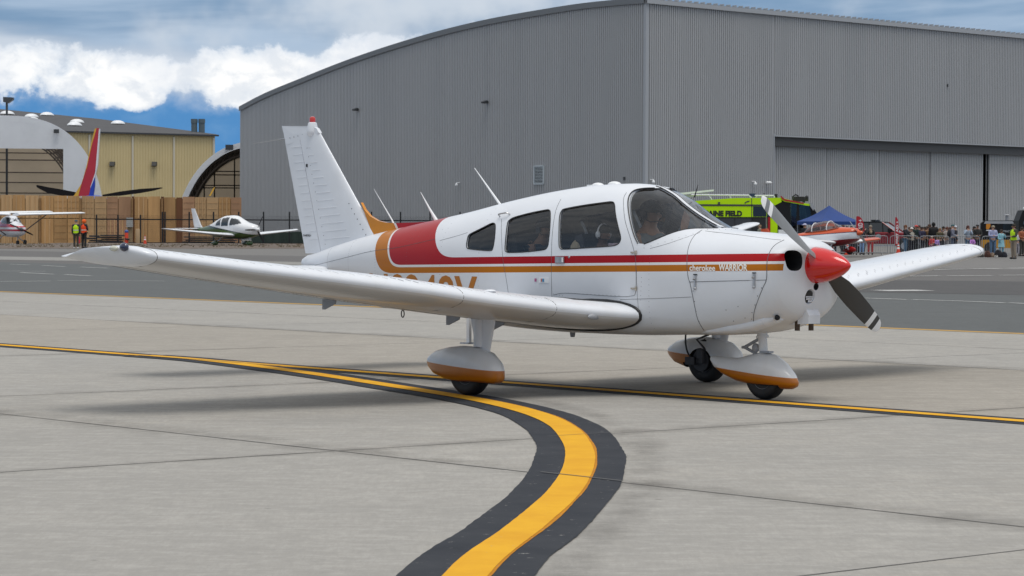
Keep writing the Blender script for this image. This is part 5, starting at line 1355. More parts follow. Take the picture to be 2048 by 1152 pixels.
v = MB(); p = apt(1180, 374, y=-.05); v.box((p.x, -.05, fst(p.x)[1]+.002), (.05, .03, .02)); v.build('roof_vent', WPLAIN, plane)
st_ = MB(); st_.tube([(-.86, -.60, .60), (-.86, -.60, .34)], .016, 8); st_.box((-.86, -.60, .34), (.16, .10, .012)); 
p0 = apt(938, 645, y=-.72); st_ = MB(); st_.box((p0.x, -.72, .52), (.035, .03, .24)); st_.build('step_strut', WPLAIN, plane); q = MB(); q.box((p0.x-.0, -.72, .395), (.11, .12, .014)); q.build('entry_step', STEEL, plane)
bl_ = MB(); bl_.prism([(-.30, .52), (-.24, .52), (-.255, .45), (-.285, .45)], 'Y', -.012, .012); bl_.build('belly_antenna', GREYP, plane)
# ---- lettering
def side_text(body, size, x, z, name, m, sx=1.0, bold=0.0, spacing=1.0, tilt=0.0):
    me = text_mesh(body, size, .0006, bold, spacing)
    bm = bmesh.new(); bm.from_mesh(me); bmesh.ops.triangulate(bm, faces=bm.faces)
    for _ in range(3):
        le = [e for e in bm.edges if e.calc_length() > size*.09]
        if le: bmesh.ops.subdivide_edges(bm, edges=le, cuts=1); bmesh.ops.triangulate(bm, faces=bm.faces)
    bm.to_mesh(me); bm.free()
    for v in me.vertices:
        X_ = x+v.co.x*sx+tilt*v.co.y; Z_ = z+v.co.y; v.co = Vector((X_, -(fus_y(X_, Z_)+.0016+v.co.z*.5), Z_))
    me.materials.clear(); me.materials.append(m); o = bpy.data.objects.new(name, me); COL.objects.link(o); o.parent = plane; return o
LW = mat('letter_white', (.80, .79, .74), .5)
a = hit(1379, 542); b_ = hit(1434, 541)
side_text('cherokee', .070, a.x, a.z+.004, 'model_script', LW, sx=1.0*(b_.x-a.x)/(.070*4.03), bold=.0014, tilt=-.14)
a = hit(1438, 541.5); b_ = hit(1494, 541)
side_text('WARRIOR', .076, a.x, a.z+.003, 'model_name', LW, sx=(b_.x-a.x)/(.076*4.55), bold=.0022, tilt=-.14)
_w = text_mesh('N8249V', .42, 0, .01, 1.08); REGX = (hit(951, 556).x-hit(737, 552).x)/(max(v.co.x for v in _w.vertices)-min(v.co.x for v in _w.vertices)); bpy.data.meshes.remove(_w)
side_text('N8249V', .42, hit(737, 552).x, hit(868, 550).z-.300, 'registration', mat('letter_orange', (.45, .16, .01), .35), sx=REGX, bold=.010, spacing=1.08)
p = apt(612, 473, y=-.03); text_on('O-4YTGH', .03, 'tail_placard', DARK, rud, Matrix.Translation((p.x, fsurf(p.x, p.z).y-.004, p.z)) @ Matrix.Rotation(R(90), 4, 'X'))
# ---- cabin
fl = MB(); fl.box((.2, 0, .62), (2.6, .96, .04)); fl.build('cabin_floor', INTD, plane)
pn = MB(); pn.prism([(1.02, .95), (1.02, 1.25), (1.06, 1.30), (1.40, 1.325), (1.40, 1.0)], 'Y', -.40, .40); pn.build('instrument_panel', mat('panel_black', (.02, .021, .023), .75, var=.2, scale=20), plane)
def seat(x, y):
    s0 = MB(); s0.prism([(x-.25, .82), (x+.22, .86), (x+.22, .96), (x-.25, .92)], 'Y', y-.21, y+.21); o = s0.build('seat', INTD, plane)
    b0 = MB(); b0.prism([(x-.25, .90), (x-.15, .90), (x-.27, 1.38), (x-.36, 1.36)], 'Y', y-.20, y+.20); b0.build('seat_back', INTD, o)
for x, y in ((.55, -.25), (.55, .25), (-.30, -.25), (-.30, .25)): seat(x, y)
cn = MB(); cn.tube([(1.02, -.24, 1.15), (.93, -.24, 1.17)], .012, 8); cn.tube([(.93, -.38, 1.25), (.92, -.36, 1.15), (.92, -.12, 1.15), (.93, -.10, 1.25)], .014, 8); cn.build('control_yoke', DARK, plane, smooth=True)
ob = MB(); ob.ell((1.26, .04, 1.405), (.05, .045, .07), 12, 8); ob.tube([(1.26, .04, 1.45), (1.255, .04, 1.50)], .014, 6); ob.build('compass', INTD, plane, smooth=True)
mo = MB(); mo.box((.62, -.30, 1.285), (.22, .12, .03)); mo.build('papers', mat('paper_pink', (.6, .45, .5), .7, var=.3, scale=30), plane)
# ============================================================ PARKED SMALL AIRCRAFT
def zone_mat(name, zones, rough=.3, coat=.4):
    """zones: list of (colour, z0, slope): colour used below the line z0+slope*x; last entry is the top colour"""
    if name in MATS: return MATS[name]
    m = bpy.data.materials.new(name); m.use_nodes = True; N = m.node_tree.nodes; L = m.node_tree.links; b = N['Principled BSDF']
    tc = N.new('ShaderNodeTexCoord'); sp = N.new('ShaderNodeSeparateXYZ'); L.new(tc.outputs['Object'], sp.inputs[0])
    cur = None
    for col, z0, sl in reversed(zones):
        if cur is None: cur = col; continue
        a = N.new('ShaderNodeMath'); a.operation = 'MULTIPLY_ADD'; L.new(sp.outputs[0], a.inputs[0]); a.inputs[1].default_value = sl; a.inputs[2].default_value = z0
        c = N.new('ShaderNodeMath'); c.operation = 'LESS_THAN'; L.new(sp.outputs[2], c.inputs[0]); L.new(a.outputs[0], c.inputs[1])
        n = N.new('ShaderNodeMix'); n.data_type = 'RGBA'; L.new(c.outputs[0], n.inputs[0])
        for i, v in ((6, cur), (7, col)):
            if isinstance(v, tuple): n.inputs[i].default_value = (*v, 1)
            else: L.new(v, n.inputs[i])
        cur = n.outputs[2]
    L.new(cur, b.inputs['Base Color']); b.inputs['Roughness'].default_value = rough; b.inputs['Coat Weight'].default_value = coat
    MATS[name] = m; return m
def small_plane(label, loc, rz, st, bodym, wing, wingm, fin, finm, panes, wheels, pants=None, high=False, prop=(2.9, 1.15, .95, 20), propm=BLACK, strut=None, spin=WPLAIN, stab=None, pane_m=GLASSF, scale=1.0):
    th = thing('parked_aircraft', label, 'airplane', loc, rz); th.scale = (scale,)*3
    zm = lambda s_: (s_[1]+s_[2])/2
    rg = []; x0, x1 = st[0][0], st[-1][0]; n_ = 40
    for i in range(n_+1):
        x = x0+(x1-x0)*i/n_; zb, zt, w = interp(st, x); rg.append(section(zb, zt, w, (zb+zt)/2, 2.5, 2.6, 24, x))
    body = loft(rg).build('fuselage', bodym, th, smooth=True, angle=60)
    def by(x, z):
        zb, zt, w = interp(st, x); h = (zt-zb)/2; q = min(abs(z-(zb+zt)/2)/h, 1); return w*(1-q**2.5)**.4
    for poly in panes:
        for s in (-1, 1):
            mb = MB(); xs0 = min(p[0] for p in poly); xs1 = max(p[0] for p in poly); zs0 = min(p[1] for p in poly); zs1 = max(p[1] for p in poly); k = 12
            for i in range(k):
                for j in range(k):
                    xa, xb = xs0+(xs1-xs0)*i/k, xs0+(xs1-xs0)*(i+1)/k; za, zb = zs0+(zs1-zs0)*j/k, zs0+(zs1-zs0)*(j+1)/k
                    if in_poly((xa+xb)/2, (za+zb)/2, poly): mb.add([(xa, s*(by(xa, za)+.012), za), (xb, s*(by(xb, za)+.012), za), (xb, s*(by(xb, zb)+.012), zb), (xa, s*(by(xa, zb)+.012), zb)], [(0, 1, 2, 3)])
            if mb.f: mb.build('window', pane_m, th)
    for s in (-1, 1):
        o = wing_mb(wing, s, 0, 1, 14, .02).build('wing', wingm, th, smooth=True, angle=50)
        if stab: wing_mb(stab, s, 0, 1, 10, 0).build('tailplane', wingm if not isinstance(wingm, list) else wingm[0], th, smooth=True)
        if strut: MB().tube([Vector((strut[0][0], s*strut[0][1], strut[0][2])), Vector((strut[1][0], s*strut[1][1], strut[1][2]))], .04, 6).build('wing_strut', strut[2], th)
    rg = [[Vector((xl-(xl-xt)*u, (xl-xt)*v, z)) for u, v in airfoil(.09, 8, 0, 1, 0)] for z, xl, xt in fin]
    loft(rg).build('vertical_fin', finm, th, smooth=True)
    for x, y, r_ in wheels:
        mb = MB(); mb.lathe([(r_*.5, -.06), (r_*.9, -.075), (r_, 0), (r_*.9, .075), (r_*.5, .06)], (x, y, r_), 'Y', 16); mb.build('wheel', BLACK, th, smooth=True)
        zb = interp(st, x)[0]+.1; mb = MB(); mb.tube([(x, y, r_), (x, y*.45 if not high else y*.3, zb+.1)], .035, 6); mb.build('gear_leg', pants[1] if pants else GREYP, th)
        if pants:
            mb = MB(); rg = [section(.10+q*.10, .40-abs(q)*.10-k_, w_, .24, 2, 2.4, 16, x+dx, y) for dx, w_, q, k_ in ((-.45, .02, 1.0, .02), (-.2, .09, .3, 0), (.05, .12, 0, -.04), (.28, .08, .3, 0), (.38, .02, .8, .02))]; loft(rg).build('wheel_fairing', pants[0], th, smooth=True)
    px_, pz_, pr_, pa = prop[:4]
    pe = bpy.data.objects.new('propeller', None); COL.objects.link(pe); pe.parent = th; pe.location = (px_, 0, pz_); pe.rotation_euler = (R(pa), 0, 0)
    for s in ((1, -1) if len(prop) < 5 or prop[4] == 2 else (0, 120, 240)):
        mb = MB(); rg = []
        for r_, c, tw in ((.08, .08, 55), (.3*pr_, .14, 40), (.7*pr_, .12, 24), (pr_, .06, 16)):
            a = R(tw); rg.append([Vector(((u-.45)*c*math.sin(a)+v*c*math.cos(a)*.8, r_, (u-.45)*c*math.cos(a)-v*c*math.sin(a)*.8)) for u, v in airfoil(.12, 6, 0, 1, 0)])
        o = loft(rg).build('blade', propm, pe, smooth=True)
        if abs(s) > 1 or s == 0: o.rotation_euler = (R(s), 0, 0)
        elif s < 0: o.rotation_euler = (math.pi, 0, 0)
    MB().lathe([(.0, .32), (.06, .27), (.11, .15), (.13, 0), (.1, -.02)], (px_-.02, 0, pz_), 'X', 18).build('spinner', spin, th, smooth=True)
    return th
def gl(px, Y): p = at(px, 456, Y); return (p.x, Y, 0)
GRN = (.055, .105, .022); WCOL = (.78, .79, .80); DG = (.02, .04, .03)
green = small_plane('white low-wing aircraft with green belly parked in front of the mesh fence', gl(463, 190), R(-50),
    [(-4.7, 1.05, 1.22, .05), (-3.6, .95, 1.30, .20), (-2.2, .72, 1.55, .42), (-1.2, .60, 1.90, .56), (-.3, .55, 2.12, .62), (.4, .52, 2.14, .62), (1.1, .52, 1.92, .62), (1.8, .56, 1.68, .60), (2.5, .66, 1.56, .52), (2.9, .80, 1.46, .38), (3.02, .98, 1.34, .2)],
    zone_mat('green_livery', [(DG, .62, .0), (GRN, 1.10, -.10), (DG, 1.19, -.12), (WCOL, 9, 0)]),
    [(.5, 1.15, -.55, .78, .76, .15), (2.0, .95, -.50, .88, .86, .14), (5.0, .55, -.35, 1.14, 1.12, .13), (5.3, .40, -.35, 1.18, 1.17, .1), (5.42, .1, -.35, 1.22, 1.22, .06)], UND,
    [(1.15, -3.4, -4.5), (1.5, -3.75, -4.68), (2.0, -4.10, -4.80), (2.45, -4.42, -4.95), (2.62, -4.52, -5.0)], zone_mat('green_fin', [(DG, 1.30, 0), (WCOL, 9, 0)]),
    [[(-1.15, 1.45), (-1.0, 1.72), (-.55, 1.92), (-.5, 1.45)], [(-.35, 1.42), (-.35, 1.95), (.45, 2.0), (.45, 1.42)], [(.65, 1.46), (.65, 1.96), (1.2, 1.86), (1.75, 1.60), (1.2, 1.5)]],
    [(-.15, 1.25, .19), (-.15, -1.25, .19), (2.15, 0, .17)], (zone_mat('green_pant', [(GRN, 9, 0), (GRN, 9, 0)]), WPLAIN), prop=(3.05, 1.18, .98, 62, 3), stab=[(.1, -3.9, -4.75, 1.22, 1.22, .1), (1.85, -4.15, -4.72, 1.22, 1.22, .08)], scale=1.04)
green.children[0]
me = text_on('LANCER', .25, 'registration', DG and mat('reg_black', (.02, .03, .02), .5), green, Matrix.Translation((-2.0, -.46, 1.02)) @ Matrix.Rotation(R(90), 4, 'X'), bold=.01); bpy.data.objects.remove(me)
rdm = zone_mat('red_white_livery', [((.70, .71, .74), 1.02, 0), ((.45, .01, .03), 1.16, 0), ((.72, .73, .76), 1.30, 0), ((.45, .01, .03), 1.62, -.10), ((.72, .73, .76), 9, 0)])
HW = [(-5.2, 1.25, 1.45, .06), (-3.5, 1.0, 1.5, .22), (-1.8, .75, 1.75, .42), (-.6, .62, 2.12, .55), (.4, .60, 2.16, .56), (1.0, .60, 1.75, .55), (1.6, .66, 1.55, .52), (2.1, .75, 1.45, .42), (2.3, .9, 1.35, .25)]
HWW = [(.3, .85, -.75, 2.22, 2.20, .12), (2.6, .85, -.75, 2.28, 2.26, .12), (5.2, .70, -.42, 2.36, 2.34, .12), (5.45, .5, -.4, 2.37, 2.36, .06)]
def high_wing(label, loc, rz, strutm=DARK, sc=1.0):
    return small_plane(label, loc, rz, HW, rdm, HWW, WPLAIN, [(1.35, -4.2, -5.5), (2.0, -4.8, -5.7), (2.7, -5.25, -5.9)], WPLAIN,
        [[(-.5, 1.58), (-.5, 2.0), (.2, 2.02), (.2, 1.58)], [(.28, 1.55), (.28, 2.02), (.75, 1.95), (1.12, 1.68), (1.0, 1.55)]],
        [(-.3, 1.15, .21), (-.3, -1.15, .21), (1.5, 0, .19)], None, high=True, prop=(2.35, 1.15, .95, -25), strut=((.4, .5, .75), (.25, 2.6, 2.24), strutm), spin=DARK, stab=[(.1, -4.6, -5.6, 1.42, 1.42, .09), (1.7, -4.75, -5.5, 1.42, 1.42, .07)], scale=sc)
high_wing('red and white high-wing aircraft at the left edge in front of the plywood wall', gl(22, 193), R(-61))
high_wing('second high-wing aircraft mostly hidden behind the red and white one at left', gl(-34, 204), R(-50), sc=1.06)
ORC = (.62, .085, .015)
orange = small_plane('small orange, white and red low-wing aircraft with an open bubble canopy beside the barriers', gl(1655, 143), R(-44),
    [(-4.2, .95, 1.12, .05), (-3.0, .80, 1.22, .18), (-1.6, .58, 1.32, .36), (-.6, .48, 1.36, .46), (.3, .44, 1.38, .50), (.9, .46, 1.42, .50), (1.5, .52, 1.36, .48), (1.9, .62, 1.30, .40), (2.05, .80, 1.18, .22)],
    zone_mat('orange_livery', [((.20, .008, .015), .74, 0), ((.72, .73, .76), 1.10, -.02), ((.03, .02, .06), 1.14, -.02), (ORC, 9, 0)]),
    [(.45, .95, -.55, .62, .60, .14), (1.9, .95, -.55, .70, .68, .14), (3.4, .95, -.55, .80, .78, .13), (3.55, .75, -.5, .82, .81, .07)], zone_mat('wing_two', [(WCOL, 9, 0), (WCOL, 9, 0)]),
    [(1.0, -3.3, -4.1), (1.4, -3.55, -4.2), (1.75, -3.8, -4.3)], mat('orange_plain', ORC, .3, coat=.4), [],
    [(.75, .95, .19), (.75, -.95, .19), (-3.9, 0, .08)], (mat('wheel_fairing_red', (.42, .01, .01), .3), WPLAIN), prop=(2.08, 1.02, .88, -42), propm=STEEL, spin=mat('orange_plain', ORC, .3, coat=.4), stab=[(.1, -3.5, -4.2, 1.08, 1.08, .09), (1.3, -3.6, -4.15, 1.08, 1.08, .07)], scale=1.03)
orange.rotation_euler = (0, R(-5), R(-44))
for s in (-1, 1):
    wing_mb([(2.05, .97, -.57, .712, .69, .155), (3.4, .97, -.57, .80, .78, .145), (3.58, .75, -.5, .825, .815, .08)], s, 0, 1, 12, .02).build('wing_panel', MATS['orange_plain'], orange, smooth=True)
mb = MB(); rg = []
for x, h, w in ((-1.35, .0, .10), (-1.1, .20, .28), (-.6, .40, .38), (0, .46, .40), (.35, .42, .40)): rg.append(section(1.30, 1.36+h, w, 1.33, 2, 2, 20, x))
loft(rg, cap=False).build('canopy', glass_mat('bubble_glass', (.7, .75, .75), .06), orange, smooth=True)
mb = MB(); rg = []
for x, h, w in ((.38, .38, .40), (.7, .22, .40), (1.05, .02, .36)): rg.append(section(1.30, 1.38+h, w, 1.33, 2, 2, 20, x))
loft(rg, cap=False).build('windscreen', MATS['bubble_glass'], orange, smooth=True)
mb = MB()
for x, h, w in ((-.62, .41, .385), (.36, .43, .41)): mb.tube([p for p in section(1.30, 1.36+h, w, 1.33, 2, 2, 20, x) if p.z > 1.31], .022, 6)
mb.build('canopy_frame', WPLAIN, orange)
white2 = small_plane('white low-wing aircraft mostly hidden behind the big one, its wingtip showing over the nose', gl(1336, 108), R(-46),
    [(-4.0, 1.0, 1.15, .06), (-2.2, .72, 1.45, .38), (-.3, .52, 1.75, .55), (.5, .52, 1.75, .55), (1.2, .54, 1.55, .54), (2.2, .64, 1.34, .48), (2.5, .9, 1.25, .2)], WPLAIN,
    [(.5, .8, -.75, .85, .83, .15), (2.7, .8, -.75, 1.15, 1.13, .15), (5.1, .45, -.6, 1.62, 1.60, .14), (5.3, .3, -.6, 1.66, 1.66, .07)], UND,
    [(1.1, -3.2, -4.0), (2.0, -3.8, -4.3)], WPLAIN, [[(.2, 1.35), (.2, 1.65), (.9, 1.6), (1.2, 1.4)]], [(0, 1.5, .19), (0, -1.5, .19), (1.9, 0, .18)], (WPLAIN, WPLAIN), prop=(2.55, 1.08, .93, 30))
# ============================================================ FIRE TRUCK
LIME = mat('lime_paint', (.50, .80, .002), .45, spec=.25, coat=.0, var=.03, scale=1)
TY = 187
truck = thing('fire_truck', 'lime green airport fire truck with black cab parked before the hangar', 'fire truck', (xat(1480, TY), TY, 0))
def T(px, py, dy=0.0): p = at(px, py, TY); return (p.x-truck.location.x, p.z)
def tp(px, py): return T(px, py)
TD = 2.9
def tbox(px0, py0, px1, py1, y0, y1, name, m):
    a = T(px0, py1); b = T(px1, py0); mb = MB(); mb.box(((a[0]+b[0])/2, (y0+y1)/2, (a[1]+b[1])/2), (b[0]-a[0], y1-y0, b[1]-a[1])); return mb.build(name, m, truck)
MB().prism([tp(1320, 434), tp(1320, 410), tp(1400, 401), tp(1470, 396), tp(1563, 395.5), tp(1563, 404), tp(1545, 413), tp(1545, 434)], 'Y', 0, TD).build('body', LIME, truck)
tbox(1320, 434.2, 1505, 468, .08, TD, 'locker_panel', mat('locker_grey', (.035, .037, .042), .5)); tbox(1320, 468.2, 1640, 480, .2, TD, 'chassis', DARK)
for i in range(5): tbox(1335+34*i, 437, 1366+34*i, 465, .05, .079, 'locker_door', mat('shutter_grey', (.06, .062, .068), .4, metal=.3))
tbox(1505, 434.2, 1532, 470, .02, TD, 'black_panel', BLACK); tbox(1534, 413, 1547, 434, -.012, -.002, 'window', GLASSF)
tbox(1506, 413, 1533, 433, -.03, -.002, 'window', GLASSF)
tbox(1320, 409, 1548, 411.6, -.02, -.002, 'stripe', DARK); tbox(1502.5, 396.5, 1504, 434, -.02, -.002, 'panel_gap', DARK)
tbox(1436, 404, 1440, 408, -.06, -.002, 'side_light', DARK)
MB().prism([tp(1541, 434), tp(1541, 470), tp(1555, 470), tp(1555, 434)], 'Y', .02, TD).build('lower_panel', LIME, truck)
tbox(1536, 434, 1541, 462, .0, .3, 'grab_panel', REDP)
# cab
CABG = mat('cab_black', (.010, .010, .011), .5, spec=.25)
tbox(1555, 456, 1650, 482, .05, TD, 'cab_base', CABG)
MB().prism([tp(1548, 434), tp(1548, 412), tp(1560, 404), tp(1572, 402), tp(1580, 404), tp(1582, 456), tp(1555, 456)], 'Y', .03, TD-.03).build('cab_rear_pillar', CABG, truck)
for y in (.04, TD-.14):
    MB().prism([tp(1594, 405), tp(1598, 405.5), tp(1600, 456), tp(1592, 456)], 'Y', y, y+.1).build('cab_pillar', CABG, truck)
    MB().prism([tp(1619, 411), tp(1625, 412), tp(1652, 456), tp(1636, 458), tp(1624, 440)], 'Y', y, y+.1).build('cab_pillar', CABG, truck)
    MB().prism([tp(1582, 405), tp(1594, 405.5), tp(1592, 452), tp(1583, 452)], 'Y', y+.02, y+.05).build('cab_window', glass_mat('cab_glass', (.35, .42, .42), .05), truck)
    MB().prism([tp(1598, 407), tp(1619, 412), tp(1624, 440), tp(1600, 452)], 'Y', y+.02, y+.05).build('cab_window', glass_mat('cab_glass', (.35, .42, .42), .05), truck)
a_, b_ = T(1622, 412), T(1648, 456); MB().add([(a_[0], .1, a_[1]), (b_[0], .1, b_[1]), (b_[0], TD-.1, b_[1]), (a_[0], TD-.1, a_[1])], [(0, 1, 2, 3)]).build('windscreen', MATS['cab_glass'], truck)
MB().prism([tp(1563, 395.5), tp(1562, 399), tp(1568, 403), tp(1612, 411), tp(1624, 412), tp(1618, 407.5), tp(1606, 406)], 'Y', -.02, TD+.02).build('cab_roof', LIME, truck)
MB().prism([tp(1561, 392), tp(1563, 392), tp(1569, 398), tp(1607, 405.5), tp(1608, 408), tp(1570, 402), tp(1564, 399)], 'Y', -.05, .25).build('roof_edge', mat('roof_red', (.38, .015, .02), .4), truck)
MB().prism([tp(1619, 406), tp(1624, 406), tp(1630, 416), tp(1626, 421), tp(1620, 412)], 'Y', -.1, .3).build('mirror', GREYP, truck)
for k, (px, py) in enumerate(((1592, 446), (1610, 448))):
    q = MB(); p = T(px, py); q.ell((p[0], 1.0+k*.6, p[1]), (.25, .25, .7), 10, 8); q.build('cab_seat', CABG, truck, smooth=True)
mon = MB(); a_ = T(1600, 398); mon.box((a_[0], .6, a_[1]), (.75, .35, .35)); mon.tube([(T(1588, 403)[0], .6, T(1588, 403)[1]), (T(1587, 393)[0], .6, T(1587, 393)[1]), (T(1593, 389)[0], .6, T(1593, 389)[1]), (T(1599, 392)[0], .6, T(1599, 392)[1])], .05, 6)
mon.tube([(T(1604, 398)[0], .6, T(1604, 398)[1]), (T(1618, 399)[0], .5, T(1618, 399)[1])], .12, 8); mon.ell((T(1615, 394.5)[0], .5, T(1615, 394.5)[1]), (.12, .12, .14), 8, 6); mon.tube([(T(1610, 398)[0], .5, T(1610, 398)[1]), (T(1609, 405)[0], .5, T(1609, 405)[1])], .10, 6)
mon.build('water_cannon', BLACK, truck, smooth=True)
rl = MB(); pr1 = [T(1383, 389.5), T(1498, 390.5), T(1503, 395)]
rl.tube([(x, .2, z) for x, z in pr1], .045, 6); rl.tube([(x, .2, z) for x, z in (T(1418, 390), T(1424, 399))], .03, 5); rl.tube([(x, .2, z) for x, z in (T(1460, 390), T(1462, 396))], .03, 5)
rl.tube([(x, .2, z) for x, z in (T(1510, 391), T(1548, 391), T(1550, 395))], .04, 6); rl.tube([(x, .2, z) for x, z in (T(1512, 395), T(1514, 391))], .03, 5); rl.build('roof_rail', WPLAIN, truck)
bm_ = MB(); bm_.prism([tp(1355, 390.5), tp(1355, 386), tp(1430, 378.5), tp(1429, 382)], 'Y', .8, 1.3); bm_.build('ladder_boom', WPLAIN, truck)
bm_ = MB(); bm_.prism([tp(1355, 396), tp(1355, 392), tp(1418, 385.5), tp(1418, 388), tp(1400, 392)], 'Y', .85, 1.25); bm_.build('boom_underside', GREYP, truck)
tbox(1500, 387, 1512, 393.5, .2, .9, 'beacon_box', mat('beacon_blue', (.03, .05, .09), .3)); tbox(1550.5, 388, 1555.5, 395.4, .2, .5, 'exhaust_box', BLACK); tbox(1527, 386.8, 1531, 388, .2, .5, 'roof_lamp', BLACK)
for px in (1365, 1413, 1598):
    x = T(px, 470)[0]; MB().lathe([(.28, -.22), (.62, -.25), (.66, 0), (.62, .25), (.28, .22)], (x, .22, .66), 'Y', 24).build('wheel', BLACK, truck, smooth=True)
tbox(1556, 459.5, 1582, 470, -.4, .0, 'white_locker', WPLAIN)
a_ = T(1484, 432); me_ = text_on('PAINE FIELD', .50, 'lettering', BLACK, truck, Matrix.Translation((a_[0], -.02, a_[1])) @ Matrix.Rotation(R(90), 4, 'X'), bold=.030, sx=.95, align='RIGHT')
lo = MB(); lo.prism([T(1488, 406), T(1494, 402), T(1500, 401.5), T(1497, 404), T(1494, 404.5), T(1491, 406.5)], 'Y', -.02, -.004); lo.build('emblem', DARK, truck)

# ============================================================ TENT, FLAGS, PICKUP, OTHER VEHICLES
BLU = mat('blue_canvas', (.003, .038, .19), .6, var=.08, scale=1.5)
tent = thing('canopy_tent', 'blue pop-up canopy tent between the fire truck and the red pickup', 'tent', gl(1658, 172), R(24)); hw_ = 1.5
za, ze, zv = zat(1655, 411, 172), zat(1655, 443, 172), zat(1655, 449.5, 172)
mb = MB(); cs_ = [(-hw_, -hw_), (hw_, -hw_), (hw_, hw_), (-hw_, hw_)]
V = [(0, 0, za)]; n_ = 6
for k in range(4):
    a, b = cs_[k], cs_[(k+1) % 4]; base = len(mb.v)
    grid = []
    for i in range(n_+1):
        for j in range(n_+1):
            u = i/n_; w = j/n_; ex, ey = lerp2(a[0], b[0], w), lerp2(a[1], b[1], w); z = lerp2(za, ze, u)-.16*math.sin(u*math.pi)*(1-.3*abs(2*w-1)); grid.append((ex*u, ey*u, z))
    mb.add(grid, [(i*(n_+1)+j, (i+1)*(n_+1)+j, (i+1)*(n_+1)+j+1, i*(n_+1)+j+1) for i in range(n_) for j in range(n_)])
mb.build('canopy', BLU, tent, smooth=True, angle=30)
for k in range(4):
    a, b = cs_[k], cs_[(k+1) % 4]; mb = MB(); mb.add([(a[0], a[1], ze), (b[0], b[1], ze), (b[0], b[1], zv), (a[0], a[1], zv)], [(0, 1, 2, 3)]); mb.build('valance', BLU, tent, fix=False)
    MB().tube([(a[0]*.98, a[1]*.98, 0), (a[0]*.98, a[1]*.98, ze)], .025, 6).build('leg', STEEL, tent)
def feather(label, px0, px1, pyt, pyb, Y, txt):
    th = thing('feather_flag', label, 'flag', gl(px0, Y), R(-4), 'red feather flags'); w = (px1-px0)/FPX*Y; zt = zat(px0, pyt, Y); zb = zat(px0, pyb, Y)
    P = [(0, zb), (0, zt-.04), (w*.15, zt), (w*.4, zt-.03), (w*.7, zt-.16), (w*.92, zt-.42), (w, zt-.75), (w*.98, lerp2(zt, zb, .7)), (w*.85, zb)]
    MB().prism(P, 'Y', -.012, .012).build('banner', REDP, th); MB().tube([(-.02, 0, 0), (-.02, 0, zt)], .02, 6).build('pole', GREYP, th)
    if txt:
        M_ = Matrix.Translation((w*.78, -.02, zb+.10)) @ Matrix.Rotation(R(90), 4, 'X') @ Matrix.Rotation(R(90), 4, 'Z'); text_on(txt, w*.78, 'lettering', WPLAIN, th, M_, align='LEFT', bold=.006, sx=(zt-zb)*.80/(w*.78*5.2))
feather('left of the two red feather flags, the wide one lettered FIRST AID', 1712.5, 1728.5, 432, 483, 152, 'FIRST AID +')
feather('right of the two red feather flags, narrow, rising from a cone beside the pickup wheel', 1790.5, 1798, 434, 491, 150, 'FIRST AID +')
PR = mat('pickup_red', (.20, .004, .008), .3, coat=.2, var=.04, scale=1)
pk = thing('pickup_truck', 'dark red crew-cab pickup with a round door emblem behind the barriers', 'pickup truck', gl(1757, 168), R(-24))
def side_prism(pts, y0, y1, name, m, par): return MB().prism(pts, 'Y', y0, y1).build(name, m, par)
b_ = side_prism([(-2.9, .62), (-2.9, 1.22), (-.95, 1.25), (1.35, 1.26), (2.75, 1.16), (2.86, 1.0), (2.88, .60), (2.3, .52), (-2.2, .52)], -.98, .98, 'body', PR, pk)
md = b_.modifiers.new('bev', 'BEVEL'); md.width = .07; md.segments = 3
cb = loft([[Vector(p) for p in ((-1.15, -.90, 1.24), (1.38, -.90, 1.25), (1.38, .90, 1.25), (-1.15, .90, 1.24))], [Vector(p) for p in ((-.95, -.74, 1.86), (.42, -.74, 1.88), (.42, .74, 1.88), (-.95, .74, 1.86))]]).build('cab', GLASSF, pk)
side_prism([(-1.0, 1.84), (-.9, 1.92), (.35, 1.93), (.5, 1.86)], -.76, .76, 'roof', CABG, pk)
for s in (-1, 1):
    for x0_, x1_ in ((-1.18, -1.0), (-.32, -.22), (.55, .66)):
        q = MB(); k0, k1 = -.925, -.755; q.tube([(x0_ if x0_ < -1 else x0_, s*.915, 1.25), (x1_ if x0_ < -1 else x0_-.08, s*.75, 1.87)], .030, 5); q.build('pillar', CABG, pk)
    q = MB(); q.tube([(1.38, s*.91, 1.26), (.45, s*.75, 1.88)], .04, 5); q.build('pillar', PR, pk)
    q = MB(); q.box((1.0, s*1.08, 1.36), (.14, .22, .26)); q.build('mirror', CABG, pk)
    for x in (-1.75, 1.95):
        w_ = MB(); w_.lathe([(.2, -.12), (.38, -.14), (.41, 0), (.38, .14), (.2, .12)], (x, s*.88, .41), 'Y', 24); wo = w_.build('wheel', BLACK, pk, smooth=True)
        w_ = MB(); w_.lathe([(.03, -.13), (.22, -.135), (.23, 0), (.22, .135), (.03, .13)], (x, s*.885, .41), 'Y', 20); w_.build('rim', STEEL, wo, smooth=True)
        q = MB(); q.lathe([(.40, -.02), (.50, -.02), (.50, .02), (.40, .02)], (x, s*.975, .43), 'Y', 24); q.build('wheel_arch', BLACK, pk)
    q = MB(); q.lathe([(.0, -.01), (.19, -.01), (.19, .01), (.0, .01)], (-.02+.3, s*.995, .95), 'Y', 24); q.build('door_emblem', mat('emblem_grey', (.22, .27, .29), .5, var=.5, scale=9), pk)
    for x in (-.3, .62): q = MB(); q.box((x+.2, s*.99, 1.12), (.16, .03, .03)); q.build('door_handle', CABG, pk)
    q = MB(); q.box((2.84, s*.72, .98), (.10, .36, .16)); q.build('headlight', mat('lamp_clear', (.6, .6, .6), .1), pk)
